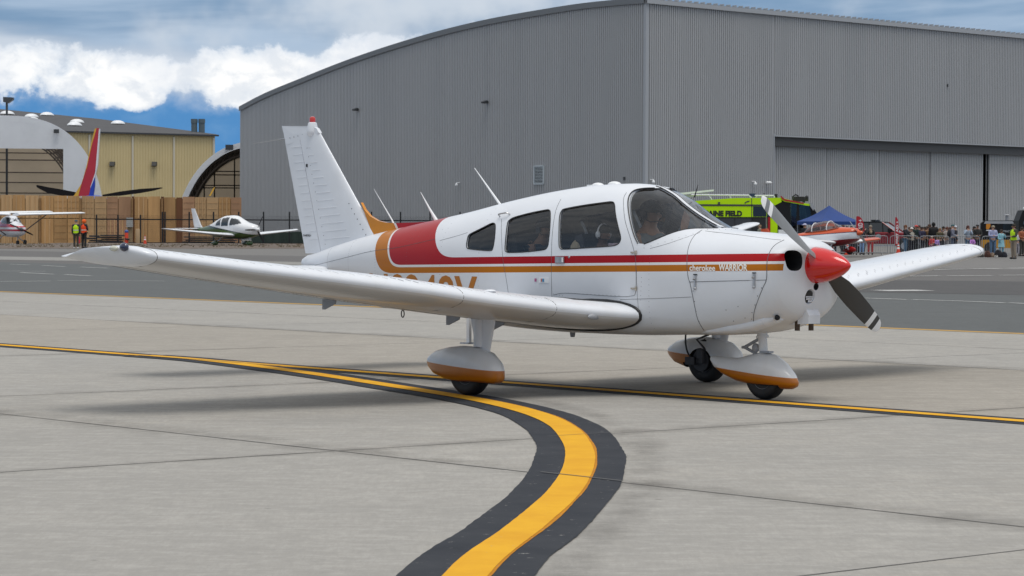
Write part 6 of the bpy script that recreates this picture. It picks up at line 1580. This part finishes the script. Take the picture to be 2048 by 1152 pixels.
MB().box((2.90, 0, .92), (.06, 1.0, .34)).build('grille', BLACK, pk); MB().box((2.95, 0, .60), (.16, 1.9, .18)).build('bumper', STEEL, pk); MB().box((-.2, 0, 1.98), (.25, 1.1, .10)).build('light_bar', CABG, pk)
MB().box((.2, -1.02, .42), (2.4, .14, .06)).build('running_board', STEEL, pk)
# black and yellow service truck
sv_ = thing('service_truck', 'black van-bodied service truck with yellow lower panels behind the crowd', 'truck', gl(2000, 160), R(-8))
side_prism([(-1.15, .85), (-1.15, 1.82), (-.95, 1.98), (.72, 2.0), (1.05, 1.72), (1.25, 1.35), (1.75, 1.25), (1.8, .85)], -.9, .9, 'body', CABG, sv_)
side_prism([(-.98, 1.80), (-.9, 1.95), (.68, 1.96), (.85, 1.80)], -.92, -.90, 'roof_strip', GREYP, sv_)
side_prism([(-1.1, .35), (-1.1, .84), (1.8, .84), (1.8, .35)], -.92, .9, 'lower_panel', mat('machine_yellow', (.50, .24, .01), .4), sv_)
side_prism([(.15, 1.35), (.15, 1.80), (.72, 1.80), (1.05, 1.38)], -.93, -.902, 'side_window', GLASSF, sv_)
side_prism([(-.85, 1.48), (-.85, 1.78), (-.60, 1.80), (-.60, 1.62), (-.7, 1.46)], -.93, -.902, 'orange_decal', ORAP, sv_)
MB().box((-.7, -.915, 1.40), (.28, .02, .06)).build('decal_text', WPLAIN, sv_)
text_on('TRACTEL', .15, 'door_lettering', mat('faint_letter', (.35, .38, .4), .5), sv_, Matrix.Translation((.45, -.945, 1.30)) @ Matrix.Rotation(R(90), 4, 'X'), bold=.004)
q = MB(); q.tube([(.4, 0, 1.98), (.4, 0, 2.25)], .09, 8); q.lathe([(.03, .27), (.16, .33), (.10, .38)], (.4, 0, 1.98), 'Z', 12); q.build('roof_beacon', GREYP, sv_)
for x in (-.6, 1.2): MB().lathe([(.15, -.1), (.36, -.12), (.36, .12), (.15, .1)], (x, -.85, .36), 'Y', 20).build('wheel', BLACK, sv_, smooth=True)
ct = thing('utility_vehicle', 'tall black cab with a window, cut off by the right edge of the photo', 'vehicle', gl(2062, 152), 0)
side_prism([(-.85, .5), (-.85, 1.95), (-.62, 2.55), (1.2, 2.62), (1.2, .5)], -.8, .8, 'cab', CABG, ct)
side_prism([(-.62, 1.75), (-.45, 2.40), (.6, 2.42), (.6, 1.75)], -.83, -.802, 'side_window', glass_mat('pale_glass', (.5, .6, .55), .5), ct)
side_prism([(-.35, 2.66), (-.3, 2.74), (1.2, 2.86), (1.2, 2.70)], -.7, .7, 'roof_panel', WPLAIN, ct)
MB().lathe([(.15, -.12), (.45, -.14), (.45, .14), (.15, .12)], (.1, -.8, .45), 'Y', 20).build('wheel', BLACK, ct, smooth=True)
# ---- barriers
GALV = mat('galvanised', (.30, .31, .32), .5, metal=.5)
def barrier(px0, px1, Y, label):
    x0_, x1_ = xat(px0, Y), xat(px1, Y); th = thing('crowd_barrier', label, 'barrier', ((x0_+x1_)/2, Y, 0), 0, 'steel crowd barriers in a row'); w = (x1_-x0_)/2-.02; H_ = 1.08; q = MB()
    fr = [(-w, 0, .14), (-w, 0, H_-.12), (-w+.04, 0, H_-.03), (-w+.14, 0, H_), (w-.14, 0, H_), (w-.04, 0, H_-.03), (w, 0, H_-.12), (w, 0, .14)]
    q.tube(fr, .021, 6); q.tube([(-w, 0, .16), (w, 0, .16)], .018, 6); q.build('frame', GALV, th)
    n = max(int(2*w/.125), 3)
    for i in range(1, n):
        x = -w+2*w*i/n; b = MB(); b.tube([(x, 0, .16), (x, 0, H_)], .008, 5); b.build('bar', GALV, th)
    for x in (-w+.3, w-.3): f = MB(); f.tube([(x, -.3, .02), (x, 0, .16), (x, .3, .02)], .016, 5); f.build('foot', GALV, th)
for a, b, lb in ((1719, 1776, 'steel crowd barrier in front of the red pickup'), (1780, 1837.5, 'steel crowd barrier beside the cone under the narrow flag'), (1840, 1899, 'steel crowd barrier in front of the large person in black'), (1901, 1960, 'steel crowd barrier where the child in purple stands'),
                 (1964, 2026, 'steel crowd barrier behind the person in the lavender sweatshirt'), (2029, 2092, 'steel crowd barrier cut off at the right edge of the photo'), (1658, 1716, 'steel crowd barrier behind the orange aircraft wing')):
    barrier(a, b, 147, lb)
# ---- cones, bollards
CON = mat('cone_orange', (.62, .05, .015), .5)
def cone(label, px, Y, h=.72, group='traffic cones'):
    th = thing('traffic_cone', label, 'traffic cone', gl(px, Y), 0, group); MB().box((0, 0, .02), (.36, .36, .04)).build('base', CON, th)
    MB().lathe([(.14, .04), (.025, h), (.02, h)], (0, 0, 0), 'Z', 16).build('body', CON, th, smooth=True)
    for z0, z1 in ((.52, .66), (.76, .86)):
        r0, r1 = .14-.115*z0+.004, .14-.115*z1+.004; MB().lathe([(r0, h*z0), (r1, h*z1)], (0, 0, 0), 'Z', 16).build('collar', WPLAIN, th, smooth=True)
cone('orange cone with white collars standing alone in front of the mesh fence', 290, 200, .75)
cone('orange cone with white collars under the orange aircraft wing', 1695, 150, .72); cone('orange cone at the foot of the narrow red flag', 1797, 146, .70)
q = tag(MB().box((0, 0, .95), (.40, .30, 1.9)).build('utility_post', mat('post_tan', (.36, .25, .14), .7)), 'tan post carrying a pale box, behind the mesh fence', 'post'); q.location = gl(260, 211)
q2 = MB().box((0, -.2, 1.72), (.5, .2, .75)).build('control_box', mat('box_pale', (.42, .42, .40), .5), q)
q = tag(MB().lathe([(.17, 0), (.17, 1.15), (.12, 1.22)], (0, 0, 0), 'Z', 14).build('bollard', mat('post_tan', (.36, .25, .14), .7), smooth=True), 'short tan bollard between the cone and the post', 'bollard'); q.location = gl(275.5, 207)
hy = thing('hydrant', 'red and blue hydrant-like fitting beside the tan post', 'hydrant', gl(253, 206)); MB().lathe([(.14, 0), (.14, .9), (.10, 1.0)], (0, 0, 0), 'Z', 12).build('body', CON, hy, smooth=True); MB().ell((0, 0, 1.0), (.16, .16, .15), 10, 6).build('cap', mat('hydrant_blue', (.03, .08, .3), .4), hy, smooth=True); MB().tube([(-.1, -.1, .45), (.25, -.12, .40)], .07, 8).build('outlet', BLACK, hy)
q = thing('fire_extinguisher', 'small red cylinder on the ground between the two vested men and the fence', 'extinguisher', gl(157, 200)); MB().lathe([(.13, 0), (.13, .55), (.05, .66)], (0, 0, 0), 'Z', 12).build('cylinder', REDP, q, smooth=True); MB().box((0, 0, .70), (.12, .05, .08)).build('handle', BLACK, q)

# ============================================================ PEOPLE
def skinned(V, E_, Rr, sub=1):
    me = bpy.data.meshes.new('sk'); me.from_pydata(V, E_, []); o = bpy.data.objects.new('sk', me); COL.objects.link(o)
    md = o.modifiers.new('s', 'SKIN'); md.use_smooth_shade = True
    sv2 = me.skin_vertices[0].data
    for i, r_ in enumerate(Rr): sv2[i].radius = r_ if isinstance(r_, tuple) else (r_, r_)
    sv2[0].use_root = True
    if sub: m2 = o.modifiers.new('u', 'SUBSURF'); m2.levels = sub; m2.render_levels = sub
    dg = bpy.context.evaluated_depsgraph_get(); dg.update(); out = bpy.data.meshes.new_from_object(o.evaluated_get(dg)); bpy.data.objects.remove(o); return out
J0 = dict(pel=(0, 0, .95), wst=(0, 0, 1.10), chs=(0, -.01, 1.30), nb=(0, 0, 1.44), nk=(0, -.01, 1.50), hd=(0, -.02, 1.59), tp=(0, -.01, 1.68),
          shL=(.17, 0, 1.40), shR=(-.17, 0, 1.40), hpL=(.09, 0, .90), hpR=(-.09, 0, .90), knL=(.10, -.02, .50), knR=(-.10, -.02, .50), anL=(.10, .02, .09), anR=(-.10, .02, .09), toL=(.11, -.14, .035), toR=(-.11, -.14, .035))
ARMS = {'down': ((.22, .02, 1.13), (.23, -.05, .88), (.23, -.08, .79)), 'front': ((.23, -.04, 1.14), (.10, -.24, 1.10), (.03, -.29, 1.12)), 'folded': ((.24, -.05, 1.15), (.02, -.20, 1.16), (-.08, -.18, 1.17)),
        'phone': ((.23, -.14, 1.20), (.07, -.26, 1.42), (.03, -.27, 1.50)), 'lean': ((.22, -.14, 1.17), (.14, -.36, 1.08), (.10, -.42, 1.08)), 'hip': ((.32, .05, 1.16), (.17, -.05, 1.00), (.12, -.08, 1.00))}
POSE = {}
def pose_meshes(pl_, pr_, fat=1.0, lean=0.0):
    key = (pl_, pr_, fat, lean)
    if key in POSE: return POSE[key]
    J = dict(J0)
    for s, nm, p in ((1, 'L', pl_), (-1, 'R', pr_)):
        e, w, h = ARMS[p]; J['el'+nm] = (s*e[0], e[1], e[2]); J['wr'+nm] = (s*w[0], w[1], w[2]); J['ha'+nm] = (s*h[0], h[1], h[2])
    if lean:
        for k in ('wst', 'chs', 'nb', 'nk', 'hd', 'tp', 'shL', 'shR', 'elL', 'elR', 'wrL', 'wrR', 'haL', 'haR'):
            x, y, z = J[k]; J[k] = (x, y-lean*(z-.95), z-lean*.15*(z-.95))
    def mk(names, edges, rad, sub=1):
        ix = {n: i for i, n in enumerate(names)}; return skinned([J[n] for n in names], [(ix[a], ix[b]) for a, b in edges], [rad[n] for n in names], sub)
    f = fat
    rb = dict(pel=.13, wst=.12, chs=(.15, .105), nb=.09, nk=.052, hd=(.078, .095), tp=(.062, .075), shL=.062, shR=.062, elL=.042, elR=.042, wrL=.028, wrR=.028, haL=(.035, .028), haR=(.035, .028), hpL=.085, hpR=.085, knL=.058, knR=.058, anL=.042, anR=.042, toL=.04, toR=.04)
    body = mk(['pel', 'wst', 'chs', 'nb', 'nk', 'hd', 'tp', 'shL', 'elL', 'wrL', 'haL', 'shR', 'elR', 'wrR', 'haR', 'hpL', 'knL', 'anL', 'toL', 'hpR', 'knR', 'anR', 'toR'],
              [('pel', 'wst'), ('wst', 'chs'), ('chs', 'nb'), ('nb', 'nk'), ('nk', 'hd'), ('hd', 'tp'), ('nb', 'shL'), ('shL', 'elL'), ('elL', 'wrL'), ('wrL', 'haL'), ('nb', 'shR'), ('shR', 'elR'), ('elR', 'wrR'), ('wrR', 'haR'), ('pel', 'hpL'), ('hpL', 'knL'), ('knL', 'anL'), ('anL', 'toL'), ('pel', 'hpR'), ('hpR', 'knR'), ('knR', 'anR'), ('anR', 'toR')], rb)
    rt = dict(pel=(.165*f, .135*f), wst=(.16*f, .125*f), chs=(.19*f, .135*f), nb=.105, shL=.088, shR=.088, elL=.062, elR=.062, wrL=.045, wrR=.045)
    J['nk2'] = tuple(Vector(J['nb']).lerp(Vector(J['nk']), .75)); rt['nk2'] = .066
    top = mk(['pel', 'wst', 'chs', 'nb', 'nk2', 'shL', 'elL', 'wrL', 'shR', 'elR', 'wrR'], [('pel', 'wst'), ('wst', 'chs'), ('chs', 'nb'), ('nb', 'nk2'), ('nb', 'shL'), ('shL', 'elL'), ('elL', 'wrL'), ('nb', 'shR'), ('shR', 'elR'), ('elR', 'wrR')], rt)
    J['pel2'] = (0, 0, 1.0)
    rl_ = dict(pel2=(.155*f, .125*f), hpL=.105*f, hpR=.105*f, knL=.075, knR=.075, anL=.062, anR=.062)
    leg = mk(['pel2', 'hpL', 'knL', 'anL', 'hpR', 'knR', 'anR'], [('pel2', 'hpL'), ('hpL', 'knL'), ('knL', 'anL'), ('pel2', 'hpR'), ('hpR', 'knR'), ('knR', 'anR')], rl_)
    hd = Vector(J['hd'])
    def mesh_of(mb, nm):
        o = mb.build(nm, SEAL, None, smooth=True, angle=180); me = o.data; bpy.data.objects.remove(o); return me
    q = MB(); q.ell(hd+Vector((0, .022, .045)), (.098, .112, .10), 14, 8, lo=-18); q.ell(hd+Vector((0, .055, -.01)), (.088, .062, .10), 12, 8); hair = mesh_of(q, 'hair')
    q = MB(); q.ell(hd+Vector((0, .022, .04)), (.10, .115, .11), 14, 8, lo=-20); q.ell(hd+Vector((0, .06, -.08)), (.115, .07, .20), 12, 10); long_ = mesh_of(q, 'hair')
    q = MB(); q.ell(hd+Vector((0, .005, .055)), (.105, .118, .085), 14, 6, lo=-5); q.add([hd+Vector(v) for v in ((-.085, -.09, .055), (.085, -.09, .055), (.06, -.195, .045), (-.06, -.195, .045), (-.085, -.09, .065), (.085, -.09, .065), (.06, -.195, .052), (-.06, -.195, .052))], [(0, 1, 2, 3), (4, 5, 6, 7), (2, 3, 7, 6)]); cap_ = mesh_of(q, 'cap')
    q = MB(); q.ell(hd+Vector((0, -.105, -.005)), (.014, .022, .022), 8, 6); q.ell(hd+Vector((.095, .01, 0)), (.012, .02, .03), 6, 5); q.ell(hd+Vector((-.095, .01, 0)), (.012, .02, .03), 6, 5); face = mesh_of(q, 'face')
    q = MB()
    for s in (1, -1): q.ell(Vector(J['anL' if s > 0 else 'anR'])+Vector((s*.01, -.06, -.035)), (.052, .14, .055), 10, 6)
    shoe = mesh_of(q, 'shoe')
    POSE[key] = (body, top, leg, hair, long_, cap_, face, shoe, J); return POSE[key]
SKINS = [mat('skin_pale', (.52, .30, .21), .55), mat('skin_tan', (.36, .19, .12), .55), mat('skin_brown', (.16, .075, .045), .55)]
CL = {}
def cloth(c):
    if c not in CL: CL[c] = mat('cloth_%d' % len(CL), c, .85, var=.12, scale=6, bump=.2)
    return CL[c]
def put(me, name, m, par):
    o = bpy.data.objects.new(name, me); COL.objects.link(o); o.parent = par
    if not me.materials: me.materials.append(m)
    o.material_slots[0].link = 'OBJECT'; o.material_slots[0].material = m; return o
def person(label, px, Y, h=1.72, rz=0, pose=('down', 'down'), skin=0, top=(.05, .05, .06), legs=(.03, .04, .07), hair=(.03, .02, .015), long_=False, cap=None, vest=None, fat=1.0, lean=0.0, shoes=(.04, .04, .04), group=None, loc=None, extra=None):
    b, t, l, hr, lg_, cp_, fc, sh, J = pose_meshes(pose[0], pose[1], fat, lean)
    th = thing('person', label, 'person', loc or gl(px, Y), R(rz), group); s = h/1.76; th.scale = (s, s, s)
    put(b, 'body', SKINS[skin], th); put(t, 'top', cloth(top), th); put(l, 'trousers', cloth(legs), th); put(fc, 'nose_and_ears', SKINS[skin], th); put(sh, 'shoes', cloth(shoes), th)
    if cap: put(cp_, 'cap', cloth(cap), th)
    if not cap or long_: put(lg_ if long_ else hr, 'hair', cloth(hair), th)
    if vest:
        q = MB(); zz = [(.93, .175, .15), (1.05, .175, .145), (1.2, .19, .15), (1.32, .205, .15), (1.41, .16, .115), (1.46, .09, .08)]
        rg = [[Vector((w*math.cos(a), -.01-lean*(z-.95)+d*math.sin(a), z)) for a in [2*math.pi*k/24 for k in range(24)]] for z, w, d in zz]; loft(rg, cap=False).build('vest', cloth(vest), th, smooth=True)
        for z, k in ((1.08, .0),): 
            q = MB(); rg = [[Vector((.182*math.cos(a), -.01+.152*math.sin(a), zz_)) for a in [2*math.pi*kk/24 for kk in range(24)]] for zz_ in (z, z+.05)]; loft(rg, cap=False).build('reflective_band', mat('reflective', (.6, .62, .55), .4), th, smooth=True)
    if extra: extra(th, J)
    return th
HV = (.50, .78, .01)
def skirt(th, J):
    rg = [section(-w*.8, w*.8, w, 0, 2, 2, 20) for w in (1,)]; loft([[Vector((w*math.cos(a), d*math.sin(a), z)) for a in [2*math.pi*k/20 for k in range(20)]] for z, w, d in ((.62, .23, .19), (.8, .20, .17), (1.1, .17, .14))], cap=False).build('long_shirt', cloth((.25, .48, .55)), th, smooth=True)
G1 = None
person('person seen from behind in a bright yellow vest and blue cap, near the left fence', 152, 168, 1.84, 175, ('down', 'down'), 0, (.02, .022, .03), (.055, .045, .035), cap=(.03, .08, .12), vest=HV, shoes=(.6, .6, .6))
def hood(th, J): MB().ell(Vector(J['hd'])+Vector((0, .02, .03)), (.125, .13, .14), 14, 10).build('hood', cloth((.8, .12, .01)), th, smooth=True)
person('person in an orange vest and orange hood standing beside the yellow-vested one', 168, 170, 1.86, 150, ('front', 'front'), 1, (.02, .02, .025), (.02, .02, .02), cap=(.8, .12, .01), vest=(.85, .07, .01), extra=hood)
person('marshal in a yellow high-visibility vest, khaki trousers and headset, at the far right', 2028, 131, 1.76, -60, ('front', 'down'), 1, (.05, .055, .035), (.27, .22, .17), hair=(.02, .015, .01), vest=HV, fat=1.05)
person('person in a lavender sweatshirt, jeans and a cap, arms folded, in front of the barrier', 1986, 143.5, 1.70, 5, ('folded', 'folded'), 0, (.36, .38, .55), (.09, .16, .26), cap=(.25, .22, .16))
person('person with long dark hair in a pale blue long shirt beside the lavender sweatshirt', 2003, 142, 1.48, 15, ('phone', 'front'), 1, (.25, .48, .55), (.18, .34, .42), long_=True, shoes=(.5, .4, .6), extra=skirt)
person('person in a black jacket and jeans leaning on the barrier beside the pickup bonnet', 1811, 149.5, 1.72, 60, ('lean', 'lean'), 0, (.012, .013, .02), (.07, .14, .22), hair=(.12, .05, .02))
person('person in a beige vest and white cap leaning on the barrier', 1823, 150, 1.58, 20, ('lean', 'front'), 0, (.012, .012, .012), (.02, .02, .03), cap=(.6, .58, .55), vest=(.42, .39, .33))
person('person in a dark green coat with a hand raised to a red cap', 1832, 151.5, 1.72, 40, ('phone', 'down'), 1, (.012, .03, .028), (.012, .015, .02), cap=(.5, .06, .05))
person('person with dark hair in a navy blazer over a pale shirt', 1844, 150, 1.62, 25, ('front', 'lean'), 1, (.02, .02, .05), (.02, .02, .03), hair=(.02, .012, .01))
person('person in a brown jacket half hidden by the large figure in black', 1855, 152, 1.66, 30, ('front', 'down'), 1, (.14, .075, .03), (.03, .03, .03), hair=(.05, .03, .02))
person('large person dressed all in black towering over the row at the barrier', 1867, 151, 1.88, 170, ('down', 'front'), 2, (.008, .008, .009), (.01, .01, .012), hair=(.008, .007, .007), fat=1.35)
person('child in a pale sun hat and red shirt behind the barrier', 1864, 148.6, 1.10, 0, ('front', 'down'), 0, (.55, .05, .06), (.3, .1, .2), cap=(.7, .6, .5))
person('child in a pale purple top beside the red-shirted child', 1874.5, 148.7, 1.02, 10, ('down', 'front'), 0, (.38, .25, .60), (.2, .2, .3), hair=(.10, .06, .03))
person('person in an olive jacket with sunglasses and long fair hair', 1880, 150, 1.55, 10, ('front', 'front'), 0, (.07, .06, .03), (.03, .03, .03), hair=(.16, .09, .04), long_=True)
person('person with brown curly hair in a cream patterned top', 1894, 150.5, 1.62, -60, ('front', 'phone'), 0, (.52, .46, .42), (.4, .38, .38), hair=(.09, .03, .02), long_=True)
def pack(th, J): MB().ell((0, .19, 1.22), (.15, .11, .24), 14, 9).build('backpack', cloth((.015, .015, .02)), th, smooth=True)
person('person in a grey shirt and teal cap with a black backpack', 1905, 149.6, 1.76, 75, ('front', 'front'), 0, (.16, .17, .22), (.06, .08, .13), cap=(.03, .09, .10), extra=pack)
person('person in a white cap directly behind the grey shirt with the backpack', 1910, 151, 1.70, 100, ('down', 'down'), 0, (.03, .03, .04), (.05, .05, .06), cap=(.55, .57, .62))
person('person with long auburn hair in a light blue top holding something to the face', 1936, 150, 1.70, 5, ('phone', 'phone'), 0, (.30, .36, .44), (.10, .18, .28), hair=(.07, .02, .015), long_=True)
person('child in a bright purple shirt hanging on the barrier', 1945, 148.6, 1.05, 0, ('lean', 'lean'), 0, (.45, .18, .55), (.15, .15, .3), hair=(.08, .04, .02))
person('person in a dark grey jacket and black cap looking down at the hands', 1955, 150.4, 1.76, 0, ('front', 'front'), 1, (.03, .03, .028), (.04, .04, .05), cap=(.01, .01, .012), fat=1.1)
person('person in a beige scarf and dark coat with red trousers beside the pickup', 1741, 150, 1.70, 0, ('front', 'phone'), 0, (.03, .028, .028), (.45, .04, .04), cap=(.22, .19, .15), extra=lambda th, J: MB().ell((0, -.09, 1.33), (.10, .07, .12), 12, 8).build('scarf', cloth((.40, .30, .20)), th, smooth=True))
person('person in black with long dark hair in front of the wide red flag', 1710, 149, 1.60, -20, ('front', 'front'), 1, (.012, .012, .015), (.02, .02, .025), long_=True)
person('person in pale blue jeans and a dark top between flag and barrier', 1723.5, 149.6, 1.55, 15, ('down', 'front'), 1, (.03, .03, .04), (.22, .36, .60), hair=(.02, .02, .02))
person('person in orange and brown at the extreme right edge behind the marshal', 2044, 146, 1.62, 30, ('front', 'front'), 1, (.30, .09, .04), (.05, .05, .04), long_=True)
person('person in a white top just right of the marshal', 2035, 147, 1.40, 10, ('down', 'down'), 0, (.62, .62, .66), (.40, .38, .42), hair=(.03, .02, .02))
person('fair-haired person in a camouflage shirt standing below the lime green truck', 1520, 170, 1.72, -70, ('front', 'front'), 0, (.20, .21, .16), (.17, .17, .13), hair=(.20, .13, .07))
person('dark-haired person partly hidden behind the aircraft nose beside the lime green truck', 1475, 172, 1.68, 30, ('down', 'down'), 1, (.01, .01, .012), (.02, .02, .02), hair=(.03, .02, .015))
person('person in a white patterned head wrap and dark coat beside the orange aircraft canopy', 1610, 150, 1.78, -50, ('front', 'down'), 1, (.012, .015, .02), (.02, .02, .02), cap=(.45, .46, .62))
person('person in dark clothes standing under the blue tent, left', 1668, 172.5, 1.68, 20, ('front', 'down'), 1, (.02, .02, .03), (.02, .02, .03), hair=(.02, .02, .02))
person('person in a red and dark top under the blue tent, right', 1694, 173, 1.66, -10, ('folded', 'folded'), 0, (.35, .02, .03), (.03, .03, .03), hair=(.05, .02, .02))
_rp = random.Random(5)
for _i, (_px, _c, _d) in enumerate(((1726, (.02, .02, .025), 'black coat'), (1819, (.03, .035, .05), 'slate blue coat'), (1827.5, (.10, .02, .02), 'maroon jacket'), (1838, (.015, .02, .02), 'black anorak'), (1849.5, (.02, .04, .035), 'bottle green coat'), (1859, (.06, .05, .045), 'taupe jacket'), (1873, (.02, .02, .04), 'midnight blue coat'), (1887, (.04, .03, .05), 'plum coat'), (1900, (.12, .11, .10), 'light grey coat'), (1948.5, (.03, .03, .03), 'charcoal coat'), (1703, (.02, .025, .03), 'black hooded top'), (1686, (.12, .10, .09), 'fawn jacket'))):
    person('back-row onlooker in a %s, mostly hidden behind the front row at the barriers' % _d, _px, 154+_rp.uniform(-1, 1), _rp.uniform(1.60, 1.78), _rp.uniform(-50, 60), (_rp.choice(['down', 'front', 'folded']), _rp.choice(['down', 'front', 'phone'])), _rp.choice([0, 1, 1, 2]), _c, (.02, .022, .03), hair=_rp.choice([(.02, .015, .01), (.06, .03, .02), (.015, .012, .01)]), long_=_rp.random() < .4)
# white table under the tent
bg_ = thing('bag', 'heap of dark and brown bags on the ground in front of the barrier', 'bags', gl(1990, 139.5))
for x, y, d, c in ((-.75, .05, (.20, .13, .10), (.05, .045, .04)), (-.38, 0, (.17, .14, .17), (.07, .025, .015)), (-.12, .12, (.15, .12, .12), (.28, .20, .14)), (.18, .02, (.20, .15, .20), (.010, .010, .014)), (.50, .10, (.17, .14, .15), (.015, .017, .025)), (.05, -.12, (.10, .08, .06), (.45, .43, .40))):
    q = MB(); rg = [[Vector((x+d[0]*k*math.copysign(abs(math.cos(a))**.6, math.cos(a)), y+d[1]*k*math.copysign(abs(math.sin(a))**.6, math.sin(a)), z*d[2]*2)) for a in [2*math.pi*n/16 for n in range(16)]] for z, k in ((.0, .85), (.15, 1.0), (.55, .95), (.85, .72), (1.0, .3))]
    bo = loft(rg).build('rucksack', cloth(c), bg_, smooth=True)
    q.tube([(x-d[0]*.4, y-d[1], d[2]*.4), (x-d[0]*.35, y-d[1]*.8, d[2]*2.05), (x+d[0]*.3, y-d[1]*.9, d[2]*1.6)], .012, 5); q.build('strap', SEAL, bo)

# ---- people in the white aircraft cabin
def occupant(label, base, s, top, skin, hair, headset, child=False, rz=-45.6, cap=None):
    """seated figure; base = hip point in aircraft coordinates; faces forward (+x)"""
    V = dict(pel=(0, 0, .10), wst=(-.02, 0, .25), chs=(-.05, 0, .45), nb=(-.05, 0, .60), nk=(-.04, 0, .66), hd=(-.01, 0, .76), tp=(-.02, 0, .85), shL=(-.05, .17, .55), elL=(.10, .22, .32), wrL=(.32, .14, .36), haL=(.40, .12, .39), shR=(-.05, -.17, .55), elR=(.10, -.22, .32), wrR=(.32, -.14, .36), haR=(.40, -.12, .39), hpL=(.08, .09, .08), knL=(.46, .11, .12), anL=(.60, .11, -.18), toL=(.72, .11, -.20), hpR=(.08, -.09, .08), knR=(.46, -.11, .12), anR=(.60, -.11, -.18), toR=(.72, -.11, -.20))
    ed = [('pel', 'wst'), ('wst', 'chs'), ('chs', 'nb'), ('nb', 'nk'), ('nk', 'hd'), ('hd', 'tp'), ('nb', 'shL'), ('shL', 'elL'), ('elL', 'wrL'), ('wrL', 'haL'), ('nb', 'shR'), ('shR', 'elR'), ('elR', 'wrR'), ('wrR', 'haR'), ('pel', 'hpL'), ('hpL', 'knL'), ('knL', 'anL'), ('anL', 'toL'), ('pel', 'hpR'), ('hpR', 'knR'), ('knR', 'anR'), ('anR', 'toR')]
    rb = dict(pel=.13, wst=.12, chs=.13, nb=.085, nk=.052, hd=(.092, .080), tp=(.070, .062), shL=.06, shR=.06, elL=.042, elR=.042, wrL=.028, wrR=.028, haL=.034, haR=.034, hpL=.085, hpR=.085, knL=.06, knR=.06, anL=.045, anR=.045, toL=.04, toR=.04)
    wl = Matrix.Rotation(ARZ, 3, 'Z') @ Vector(base); th = thing('person', label, 'person', (AX+wl.x, AY+wl.y, wl.z), ARZ); th.scale = (s, s, s)
    nm = list(V); ix = {n: i for i, n in enumerate(nm)}
    me = skinned([V[n] for n in nm], [(ix[a], ix[b]) for a, b in ed], [rb[n] for n in nm], 2); put(me, 'body', SKINS[skin], th)
    tn = ['pel', 'wst', 'chs', 'nb', 'shL', 'elL', 'wrL', 'shR', 'elR', 'wrR']; ix = {n: i for i, n in enumerate(tn)}
    rt = dict(pel=.15, wst=.145, chs=.16, nb=.12, shL=.09, shR=.09, elL=.06, elR=.06, wrL=.042, wrR=.042)
    me = skinned([V[n] for n in tn], [(ix[a], ix[b]) for a, b in ed if a in ix and b in ix], [rt[n] for n in tn], 1); put(me, 'shirt', cloth(top), th)
    h = Vector(V['hd'])
    q = MB(); q.ell(h+Vector((.092, 0, -.005)), (.022, .013, .02), 8, 6); q.ell(h+Vector((.0, .088, 0)), (.018, .012, .03), 6, 5); q.ell(h+Vector((.0, -.088, 0)), (.018, .012, .03), 6, 5); q.build('nose_and_ears', SKINS[skin], th, smooth=True)
    q = MB(); 
    for sy in (-1, 1): q.ell(h+Vector((.083, sy*.032, .022)), (.008, .012, .007), 6, 4)
    q.build('eyes', SEAL, th)
    q = MB(); q.box(h+Vector((.085, 0, -.048)), (.008, .042, .008)); q.build('mouth', cloth((.25, .08, .06)), th)
    q = MB(); q.ell(h+Vector((-.022, 0, .045)), (.105, .096, .085), 14, 8, lo=-15); q.ell(h+Vector((-.055, 0, 0)), (.055, .086, .09), 12, 8); q.build('hair', cloth(hair), th, smooth=True)
    if cap: q = MB(); q.ell(h+Vector((-.01, 0, .055)), (.115, .10, .085), 14, 6, lo=-5); q.box(h+Vector((.14, 0, .055)), (.12, .15, .012)); q.build('cap', cloth(cap), th, smooth=True)
    q = MB(); q.tube([h+Vector((-.01, .105*math.cos(a), .01+.125*math.sin(a))) for a in [math.pi*k/12 for k in range(13)]], .010, 6); q.build('headset_band', cloth(headset), th, smooth=True)
    for sy in (-1, 1): q = MB(); q.ell(h+Vector((-.01, sy*.100, 0)), (.038, .024, .048), 12, 8); q.build('ear_cup', cloth(headset), th, smooth=True)
    q = MB(); q.tube([h+Vector((.0, -.11, -.03)), h+Vector((.07, -.10, -.06)), h+Vector((.11, -.03, -.055))], .005, 5); q.build('microphone', SEAL, th)
    return th
occupant('pilot in a grey shirt with dark headset behind the windscreen of the striped aircraft', (.50, .22, .80), .98, (.16, .18, .19), 1, (.02, .015, .012), (.015, .015, .018), cap=(.02, .025, .03))
occupant('young dark-haired passenger with a white headset seen through the door window', (.33, -.22, .84), .70, (.02, .03, .06), 2, (.008, .006, .005), (.62, .62, .64))
occupant('rear passenger in dark blue seen through the middle cabin window', (-.42, -.20, .82), .78, (.04, .05, .08), 1, (.01, .01, .012), (.05, .06, .08))
tdy = tag(MB().ell((0, 0, 0), (.085, .08, .10), 14, 10).build('soft_toy', mat('plush_cream', (.55, .44, .30), .9, bump=.5, scale=20), smooth=True), 'cream coloured plush ball just inside the aircraft door window', 'soft toy')
_t = Matrix.Rotation(ARZ, 3, 'Z') @ Vector((.20, -.40, 1.235)); tdy.location = (AX+_t.x, AY+_t.y, _t.z)
